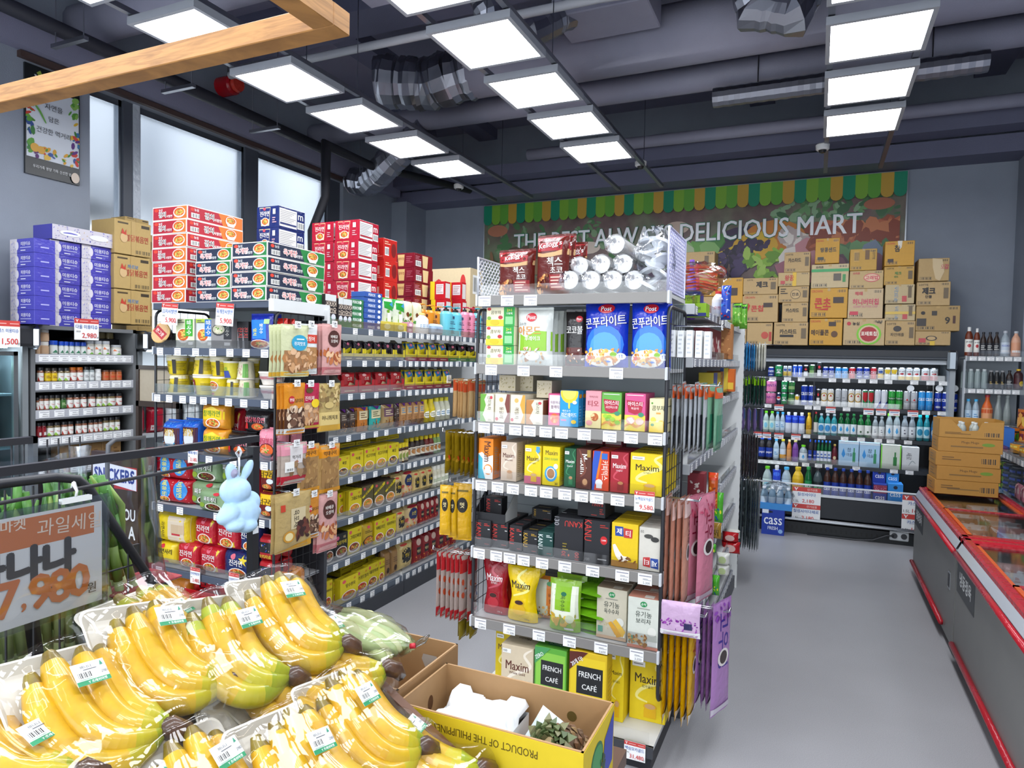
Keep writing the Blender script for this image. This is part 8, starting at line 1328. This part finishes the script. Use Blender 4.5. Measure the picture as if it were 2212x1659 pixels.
for a in ((0,.738,-1.615,-4,.03,'large banana pack nearest the camera under the price sign',4,6,12,1,0,(-.005,.05)),(1,.9,-1.65,-8,.04,'banana pack with sticker right of the nearest one',4,7,14,2,0,(.01,.065)),(2,1.02,-1.59,-8,.05,'greenish banana pack in the middle of the upper row',3,8,18,3,1,(.02,.05)),(3,1.185,-1.585,-8,.055,'banana pack beside the black post at the far end',4,6,16,4,0,(.0,.065)),
          (4,1.135,-1.29,-6,.035,'banana pack in front of the brown end board',4,7,14,5,0,(.0,.055)),(5,.955,-1.285,-6,.04,'banana pack left of the one by the end board',4,6,14,6,0,(.015,.04)),(6,.8,-1.36,-4,.02,'banana pack at the bottom edge with many tips showing',4,6,14,7,0,(.03,.055)),(7,1.24,-1.465,-6,.0,'banana pack tucked under the end of the upper row',3,4,0,8,0,(.04,.075)),(8,1.09,-1.43,4,.0,'banana pack half hidden in the middle of the lower row',4,4,0,9,0,(.04,.065)),
          (9,1.2,-1.14,2,.0,'banana pack at the bottom right by the fruit carton',4,6,0,10,1,(.03,.075)),(10,.58,-1.6,4,.0,'banana pack cut off by the left edge',4,6,0,12,0,(.065,.0)),(11,.985,-1.725,4,.0,'banana pack behind the greenish one',4,2,0,13,1,(.0,.0)),(12,.7,-1.36,0,0,'banana pack low at the front of the tray',4,4,0,15,0,(.04,.065))): banana_pack(*a)
# price sign on the rod
X_=FXB+.012;yl,yr_=at(-150,1140,X=X_).y,at(220,1078,X=X_).y;zt,zb=1.583,1.372;W_,H_=yr_-yl,zt-zb
t=thing('price_sign','large hanging sign with orange header and price 7,980 in a clear sleeve','sign',(X_,yl,zb));m=MB();m.box(-.0012,0,0,0,W_,H_,M('dfe3e6','i',.3))
uo=lambda px,py: ((at(px,py,X=X_).y-yl)/W_,(at(px,py,X=X_).z-zb)/H_)
def sg(px0,py0,px1,py1): a,b=uo(px0,py0),uo(px1,py1);return (a[0]+b[0])/2,(a[1]+b[1])/2,abs(b[1]-a[1])
h0=uo(203,1150)[1]
u1,v1,hh1=sg(6,1128,50,1152);u2,v2,hh2=sg(97,1112,203,1147)
it=[('r',0,h0,uo(203,1100)[0],.97,'c8743e'),('t','마켓',u1,v1+.02,.11,'ecdccc',.2),('t','과일세일',u2,v2,.16,'ecdccc',.42,-3,0)]
for ch,x0,x1 in (('바',-66,4),('나',20,87),('나',96,160)): a=sg(x0,1180,x1,1250);it.append(('t',ch,a[0],uo(90,1214)[1]+.01,.31,'3a3634',.24,0,4))
for ch,x0,x1 in (('7',-10,38),(',',44,56),('9',66,106),('8',110,146),('0',150,188)): a=sg(x0,1240,x1,1300);it.append(('t',ch,a[0],.27-(.11 if ch == ',' else 0),.1 if ch == ',' else .3,'cc7236',.16,0,3))
it.append(('t','원',uo(196,1272)[0],.16,.1,'3a3634',.1,0,1));art(m,it,lambda u,v,o: (o*.6,u*W_,v*H_),W_,H_);obj('paper',m,t)
m=MB();m.box(-.003,-.01,-.012,-.0025,W_+.014,H_+.014,M('dfe6ea','c',.05));m.box(.003,-.01,-.012,.0035,W_+.014,H_+.014,M('ffffff','c',.05));obj('clear_sleeve',m,t)
for y in (W_-.055,.06):
    m=MB();m.box(-.006,y-.03,H_+.008,.006,y+.03,H_+.018,M('d8dcdc','i',.2));m.tube([(0,y,H_+.018),(.004,y,H_+.03),(-.006,y,H_+.045),(-.014,y,H_+.03)],.0025,M('d8dcdc','i',.2),6);obj('clip',m,t)
# blue rabbit plush
pc=at(515,1085,X=FXB+.02);t=thing('plush_rabbit','light blue plush rabbit hanging from the end of the stand rod, seen from behind','plush toy',pc);m=MB();fur=nodemat('pale_blue_plush',_paint('b4d6f2',40,.95))
def eli(c_,r,rot=0):
    X=Matrix.Translation(c_) @ Matrix.Rotation(rot,4,'X');n=14
    m.add([(r[0]*math.sin(math.pi*v/10)*math.cos(2*math.pi*u/n),r[1]*math.sin(math.pi*v/10)*math.sin(2*math.pi*u/n),r[2]*math.cos(math.pi*v/10)) for v in range(11) for u in range(n)],[(v*n+u,v*n+(u+1) % n,(v+1)*n+(u+1) % n,(v+1)*n+u) for v in range(10) for u in range(n)],fur,True,X)
eli((0,.006,-.03),(.044,.054,.05));eli((0,-.01,.032),(.038,.041,.036));eli((.0,-.022,.078),(.012,.018,.03),.35);eli((.002,.028,.082),(.01,.014,.03),-.55);eli((.016,-.048,-.022),(.024,.034,.022),.4);eli((.03,.0,-.058),(.022,.032,.018));eli((.03,-.036,-.05),(.02,.03,.016));eli((0,.06,-.035),(.014,.015,.014));eli((.0,.035,-.005),(.03,.03,.03))
b_=obj('body',m,t);md=b_.modifiers.new('r','REMESH');md.mode='VOXEL';md.voxel_size=.0035;md.use_smooth_shade=True;ms=b_.modifiers.new('s','SMOOTH');ms.iterations=6;ms.factor=.5
obj('tag_label',MB().box(.02,.03,-.088,.022,.048,-.07,M('e0e4e8')),t);m=MB();m.tube([(0,.0,.06),(0,.002,.1),(.001,.0,.118)],.0028,M('e4e6ea','i'),6);m.tube([(.0,.0,.118),(0,-.008,.13),(0,0,.142),(0,.008,.13),(0,.002,.118)],.003,M('e4e6ea','i'),6);obj('strap',m,t)
eli2=MB();eli2.lathe([(.001,-.006),(.012,0),(.001,.006)],M('9a9ab4','i',.8),10,X=Matrix.Translation((.011,-.024,.08)) @ Matrix.Rotation(math.pi/2,4,'Y'));obj('ear_lining',eli2,t)
# wire side panel and bunches of green onions
PXX=-1.56;t=thing('wire_basket','black wire side basket holding the green onions behind the price sign','basket',(PXX,.5,0));mt=BLK
pa=[(0,at(-160,1060,X=PXX).y-.5,1.0),(0,at(-160,1060,X=PXX).y-.5,1.61),(0,.84-.5,1.615),(0,.95-.5,1.612),(0,1.0-.5,1.6),(0,1.03-.5,1.57),(0,1.28-.5,1.16),(0,1.42-.5,.93)]
obj('frame',MB().tube(pa,.011,mt,8),t);m=MB()
for k in range(16):
    y=.4+k*.056;zt_=1.6 if y < 1.0 else 1.6-(y-1.0)*1.62
    m.tube([(0,y-.5,.95),(0,y-.5,zt_)],.0025,mt,5)
for z in (1.04,1.2,1.36,1.5): m.tube([(0,-.1,z),(0,min(.92,1.0+(1.6-z)/1.62-.5),z)],.0025,mt,5)
obj('wire_grid',m,t);m=MB();m.box(-.36,-.1,.9,.0,.92,.95,BLK)
for x in (-.35,-.01):
    for y in (-.09,.9): m.box(x-.01,y-.01,0,x+.01,y+.01,.92,BLK)
m.box(-.36,-.1,.95,-.35,.92,1.3,BLK);obj('base',m,t)
OG=[M(c_,'i',.4) for c_ in ('dcd8b8','b8c880','8aa848','4f8a2c','3a7424')]
nst=42
for k in range(nst):
    r_=random.Random(50+k);near=k >= 28
    yb=.7+.0165*k+r_.uniform(-.01,.01) if not near else 1.12+.013*(k-28);xb=PXX-.07-(k % 3)*.045;yt=yb-.02+r_.uniform(-.03,.03) if not near else 1.03+.0105*(k-28)
    zb_,zt_=.955,(1.555+r_.uniform(-.02,.015) if not near else 1.575+r_.uniform(-.01,.01));m=MB();P=[Vector((xb,yb,zb_)).lerp(Vector((xb-.03,yt,zt_)),q_)+Vector((0,.012*math.sin(3*q_+k),0)) for q_ in (0,.12,.25,.4,.55,.7,.85,1)];rs=[.009,.0095,.01,.0105,.011,.012,.012,.009]
    for i in range(7): m.tube([P[i],P[i+1]],[rs[i],rs[i+1]],OG[(0,0,1,1,2,3,3)[i]],8)
    for j in range(3): m.tube([P[5],P[6]+Vector((r_.uniform(-.02,.02),r_.uniform(-.02,.02),.02)),P[7]+Vector((r_.uniform(-.03,.03),r_.uniform(-.02,.02),-.02*j))],[.008,.009,.003],OG[2+(j+k) % 3],6)
    for j in range(4): m.tube([P[0],P[0]+Vector((r_.uniform(-.012,.012),r_.uniform(-.012,.012),-.003))],.0016,M('c8b898'),4)
    tag(obj('green_onion',m),f'green onion stalk, {ORD[k % 14]} from left in the {("left", "middle", "right")[k//14]} bunch of the wire basket','green onion','green onions in the wire basket')
for y0_,y1_,z_,l in ((1.13,1.33,1.27,'right'),(.9,1.36,.985,'lower')): tag(obj('binding_tape',MB().box(PXX-.18,y0_,z_-.004,PXX-.05,y1_,z_+.004,M('a83a44','f'),.003)),f'red binding tape around the {l} bunch of green onions','tape')
for k,(ya,yb,zt_,l) in enumerate(((.68,1.1,1.66,'left'),(1.03,1.3,1.63,'right'))):
    m=MB();m.grid(crinkle(lambda u,v: (PXX-.11+.105*math.cos(6.283*u),(ya+yb)/2+(.06*(1-v) if k else 0)-.03*k+(yb-ya)/2*math.sin(6.283*u)*(1-.06*v),1.0+(zt_-1.0)*v),22,12,.006,31+k),WRAP);tag(obj('plastic_bag',m),f'clear plastic bag around the {l} green onions','bag')
# neighbouring dark rack at the left edge
t=thing('wire_rack','dark rack frame with slats at the far left in front of the glass fridge','rack',(-3.2,.9,0));m=MB()
p0,p1=at(-60,950,X=-3.2),at(76,942,X=-3.2)
m.box(-.02,p0.y-.9,p1.z-.03,.02,p1.y-.9,p1.z,BLK);m.box(-.02,p1.y-.92,0,.02,p1.y-.9,p1.z,M('5a5e62','p'))
for k in range(8): m.tube([(0,p0.y-.9+.05*k+.1,.4),(0,p0.y-.9+.05*k+.1,p1.z-.02)],.004,BLK,5)
obj('frame',m,t)
t=thing('cart_handle','curved grey tube handle below the spice cabinet','handle',(-3.6,2.3,0));a,b,c_,d_=(at(*q,X=-3.6) for q in ((232,1000),(234,962),(248,950),(310,945)))
obj('tube',MB().tube([(0,a.y-2.3,.0),(0,a.y-2.3,a.z),(0,b.y-2.3,b.z),(0,c_.y-2.3,c_.z),(0,d_.y-2.3,d_.z),(0,d_.y-2.3,0)],.012,M('55585c','p'),8),t)
# oak frame overhead
def _oak(N,L,b):
    co=N.new('ShaderNodeTexCoord');mp=N.new('ShaderNodeMapping');mp.inputs['Scale'].default_value=(1.2,1.2,14);n1=N.new('ShaderNodeTexNoise');n1.inputs['Scale'].default_value=6;n1.inputs['Detail'].default_value=6;n1.inputs['Distortion'].default_value=1.2
    r1=N.new('ShaderNodeValToRGB');e=r1.color_ramp.elements;e[0].position=.32;e[0].color=lin('8f6230');e[1].position=.62;e[1].color=lin('b58246');L.new(co.outputs['Object'],mp.inputs[0]);L.new(mp.outputs[0],n1.inputs['Vector']);L.new(n1.outputs['Fac'],r1.inputs[0]);L.new(r1.outputs[0],b.inputs['Base Color']);b.inputs['Roughness'].default_value=.5
OAK=nodemat('oak',_oak);zf=2.6;c1=at(756,79,Z=zf);n1_=at(695,69,Z=zf)
t=thing('oak_frame','oak beam frame hanging overhead above the fruit stand','frame',(c1.x,c1.y,zf));wb=.055
obj('beam',MB().box(-1.6,-wb,0,0,0,.05,OAK,.002),t);obj('beam',MB().box(-wb,-2.0,0,0,-wb,.05,OAK,.002),t);obj('beam',MB().box(-1.6,-2.0,0,-1.6+wb,-wb,.05,OAK,.002),t)
lp=MB();lp.tube([(-wb-.035,-1.7,.03),(-wb-.035,-.24,.03)],.01,M('fff4e0','e',14),8);obj('lamp_tube',lp,t)
for x,y in ((-.03,-1.0),(-1.57,-1.0)): obj('hanger_wire',MB().tube([(x,y,.05),(x,y,2.4)],.003,M('888','m'),5),t)
# fruit cartons at the end of the stand
KI=M('a8845a','d');KI2=M('97734a','d')
def opencarton(x0,x1,y0,y1,z0,z1,ink,out,th=.005): 
    m=MB();m.box(x0,y0,z0,x1,y1,z0+th,KI)
    for q,inn in (((x0,y0,x1,y0+th),1),((x0,y1-th,x1,y1),1),((x0,y0,x0+th,y1),1),((x1-th,y0,x1,y1),1)): m.box(q[0],q[1],z0,q[2],q[3],z1,KI)
    m.box(x0-.001,y0-.0015,z0,x1+.001,y0,z1-.002,out);m.box(x1,y0,z0,x1+.0015,y1,z1-.002,out);m.box(x0-.001,y1,z0,x1,y1+.0015,z1-.002,out);return m
CX0_,CX1_,CY0_,CY1_,CZ0_,CZ1_=-.895,-.425,1.345,1.58,.9,1.068
m=opencarton(CX0_,CX1_,CY0_,CY1_,CZ0_,CZ1_,None,M('d2b81e','d'))
W_,H_,D_=CX1_-CX0_,CZ1_-CZ0_,CY1_-CY0_
art(m,[('t','PRODUCT OF THE PHILIPPINES',.5,.8,.12,'5a4a10',.56,180),('r',0,0,1,.3,'2a4a9a')],lambda u,v,o: (CX0_+u*W_,CY0_-.0015-o,CZ0_+v*H_),W_,H_)
art(m,[('e',.42,.56,.2,.26,'2a6a3a'),('e',.42,.56,.17,.22,'3a8a4a'),('p','2a3a9a',.6,.1,.95,.2,.98,.9,.66,.7),('x',.5,.1,.7,.5,8,.05,'2a5a2a','1a3a1a')],lambda u,v,o: (CX1_+.0015+o,CY0_+u*D_,CZ0_+v*H_),D_,H_)
for x,z,r in ((-.745,.985,.013),(-.53,1.01,.013)): m.add([(x+r*math.cos(a),CY1_-.0056,z+r*math.sin(a)) for a in [k*.4488 for k in range(14)]],[tuple(range(14))[::-1]],M('b8b4ac' if x < -.6 else '5a4a20'))
m.add([(CX0_+.0056,1.49+.013*math.cos(a),1.0+.02*math.sin(a)) for a in [k*.4488 for k in range(14)]],[tuple(range(14))],M('5a3c24'))
tag(obj('fruit_carton',m),'open brown pineapple carton with yellow outside at the end of the stand','carton')
m=opencarton(-1.36,-.905,1.36,1.66,.9,1.088,None,KI2);m.add([(-.99+a,1.654,1.02+b) for a,b in ((-.025,.02),(.02,.02),(.028,.0),(.012,-.022),(-.012,-.028),(-.03,.005))],[tuple(range(6))[::-1]],M('aaa49c'));tag(obj('fruit_carton',m),'open plain brown carton behind the banana stand','carton')
t=thing('display_table','low brown table carrying the fruit cartons','table',(-1.4,1.342,0));obj('table_top',MB().box(0,0,.86,.985,.34,.899,M('5a4030','p')),t)
for x,y in ((.02,.02),(.93,.02),(.02,.29),(.93,.29)): obj('leg',MB().box(x,y,0,x+.04,y+.04,.86,M('3a2c24','p')),t)
# polystyrene tray
m=MB();PS=M('e2e5e6','d',.7);X0,X1,Y0,Y1,Zb,Zt=-.845,-.64,1.375,1.56,.92,1.02;P=[];n=26
def ps(u,v):
    x=X0+(X1-X0)*u;y=Y0+(Y1-Y0)*v;z=Zt;d=min(u,1-u,v,1-v)
    if d < .04: z=Zt-.02*(1-d/.04)**2
    for a,b,r in ((0,.5,.12),(1,.5,.12),(.5,1,.1)):
        q_=math.hypot((u-a),(v-b)*.9)
        if q_ < r: z -= .035
    if u < .2 and v > .72 or u > .74 and v > .6: z += .016
    return (x,y,z)
m.grid([[ps(u/n,v/n) for u in range(n+1)] for v in range(n+1)],PS)
for a,b in (((X0,Y0),(X1,Y0)),((X1,Y0),(X1,Y1)),((X1,Y1),(X0,Y1)),((X0,Y1),(X0,Y0))):
    g=[[(a[0]+(b[0]-a[0])*k/n,a[1]+(b[1]-a[1])*k/n,z) for k in range(n+1)] for z in (Zb-.014,Zt-.02)];m.grid(g,PS)
m.grid([[(X0+(X1-X0)*u,Y0+(Y1-Y0)*v,Zb-.0135) for u in (0,1)] for v in (0,1)],PS)
tag(obj('foam_block',m),'white polystyrene packing tray upside down in the pineapple carton','packing')
# pineapple
m=MB();c_=Vector((-.5,1.455,.985));ax=Vector((-.12,-.5,.42)).normalized();xx=ax.orthogonal().normalized();yy=ax.cross(xx);sk=[M('6a4a2e','d'),M('7a6038','d'),M('584028','d')]
t=thing('pineapple','pineapple lying in the carton with its cut leafy crown towards us','fruit',c_)
bd=MB();N1,N2=13,16
bd.grid([[ax*(-.06+.14*v/12)+(xx*math.cos(6.283*u/16)+yy*math.sin(6.283*u/16))*.058*math.sqrt(max(.02,1-((v/12-.5)*1.9)**2)) for u in range(17)] for v in range(13)],sk[2])
for v in range(9):
    for u in range(13):
        a=6.283*(u+.5*(v % 2))/13;z=-.05+.118*v/8;r=.058*math.sqrt(max(.05,1-(((z+.06)/.14-.5)*1.9)**2));d=xx*math.cos(a)+yy*math.sin(a);p=ax*z+d*r;s1,s2=-xx*math.sin(a)+yy*math.cos(a),ax
        k=.0125;ps_=[p+s1*k,p+s2*k*.8,p-s1*k,p-s2*k*.8,p+d*.007];bd.add(ps_,[(0,1,4),(1,2,4),(2,3,4),(3,0,4)],sk[(u+v) % 3])
obj('fruit_body',bd,t);lf=MB();lg=[M('3f4f2a','i'),M('55603a','i'),M('6a6a48','i')]
for k in range(46):
    a=k*2.4;q_=k/46;rad=.012+.04*q_;d=xx*math.cos(a)+yy*math.sin(a);s1=-xx*math.sin(a)+yy*math.cos(a);b0_=ax*(.075+.012*(1-q_))+d*rad*.55;b1_=ax*(.1+.012*(1-q_))+d*rad*1.0;b2_=ax*(.092+.004*(1-q_))+d*(rad*1.3+.004);w_=.007+.006*q_
    lf.add([b0_-s1*w_,b0_+s1*w_,b1_+s1*w_*.8,b1_-s1*w_*.8,b2_],[(0,1,2,3),(3,2,4)],lg[k % 3])
lf.lathe([(.014,0),(.012,.004)],M('b09a6a'),12,X=Matrix.Translation(ax*.094) @ ax.to_track_quat('Z','Y').to_matrix().to_4x4());obj('crown',lf,t)
# clear bag with blue print
t=tag(obj('produce_bag',P_bag(.13,.05,.15,'b8c4c4',[('p','2a6ac0',.5,.6,1,.5,1,.95,.5,.98),('x',.5,.5,.96,.9,8,.08,'e0e8f0','1a4a9a'),('r',.1,.2,.55,.5,'e4e8e6'),('r',.1,.46,.55,.54,'1e8a5a'),('b',.15,.24,.5,.42),('x',.1,.04,.9,.2,10,.08,'d8d0a8','b8b488')],pu=3,pv=4),None,mw=Matrix.Translation((-.575,1.40,.93)) @ Matrix.Rotation(math.radians(28),4,'Y') @ Matrix.Rotation(math.radians(-30),4,'X')),'clear produce bag with blue print beside the pineapple','bag')
# bag of pale vegetables on the plain carton
pv_=at(800,1425,Y=1.47);t=thing('vegetable_bag','clear tied bag of pale green vegetables resting on the plain carton','bag of vegetables',(pv_.x,1.47,1.1))
vg=[M('a8b878','i',.4),M('c4c890','i',.4)]
for k in range(6):
    m=MB();y=-.05+.022*k;m.tube([(-.16,y+.03,.045+.006*(k % 3)),(-.06,y+.01,.055+.012*(k % 2)),(.03,y,.045),(.08,y-.01,.03),(.095,y-.012,.026)],[.012,.019,.02,.017,.006],vg[k % 2],10);obj('vegetable',m,t)
bg_=MB();bg_.grid(crinkle(lambda u,v: (-.19+.32*v,.082*(1-.85*max(0,v-.72)/.28)*math.cos(6.283*u),.05+.055*(1-.7*max(0,v-.72)/.28)*math.sin(6.283*u)),16,12,.005,77),WRAP);obj('clear_bag',bg_,t)
obj('tie',MB().tube([(.128,-.006,.05),(.142,0,.052)],.007,M('b8202e','i'),8),t);m=MB();m.tube([(.14,0,.052),(.16,.01,.066),(.175,.012,.082)],[.006,.009,.003],M('e0e4e4','c',.1),8);obj('bag_neck',m,t)
# white perforated basket edge low on the noodle unit
obj('mesh_guard',MB().tube([(0,-.045,.14),(0,-.045,.2)],.003,M('d0d2d4','p'),4),LE);mesh_guard(LE,.01,-.04,.36,.131,.24,'c8c4cc')
m=MB();p=at(845,1500,Y=1.5);m.lathe([(.004,-.032),(.026,-.02),(.034,0),(.026,.022),(.004,.032)],M('cc7a1e','d'),16);tag(obj('orange',m,None,(-1.0,1.47,.94)),'orange fruit deep in the plain brown carton','fruit')
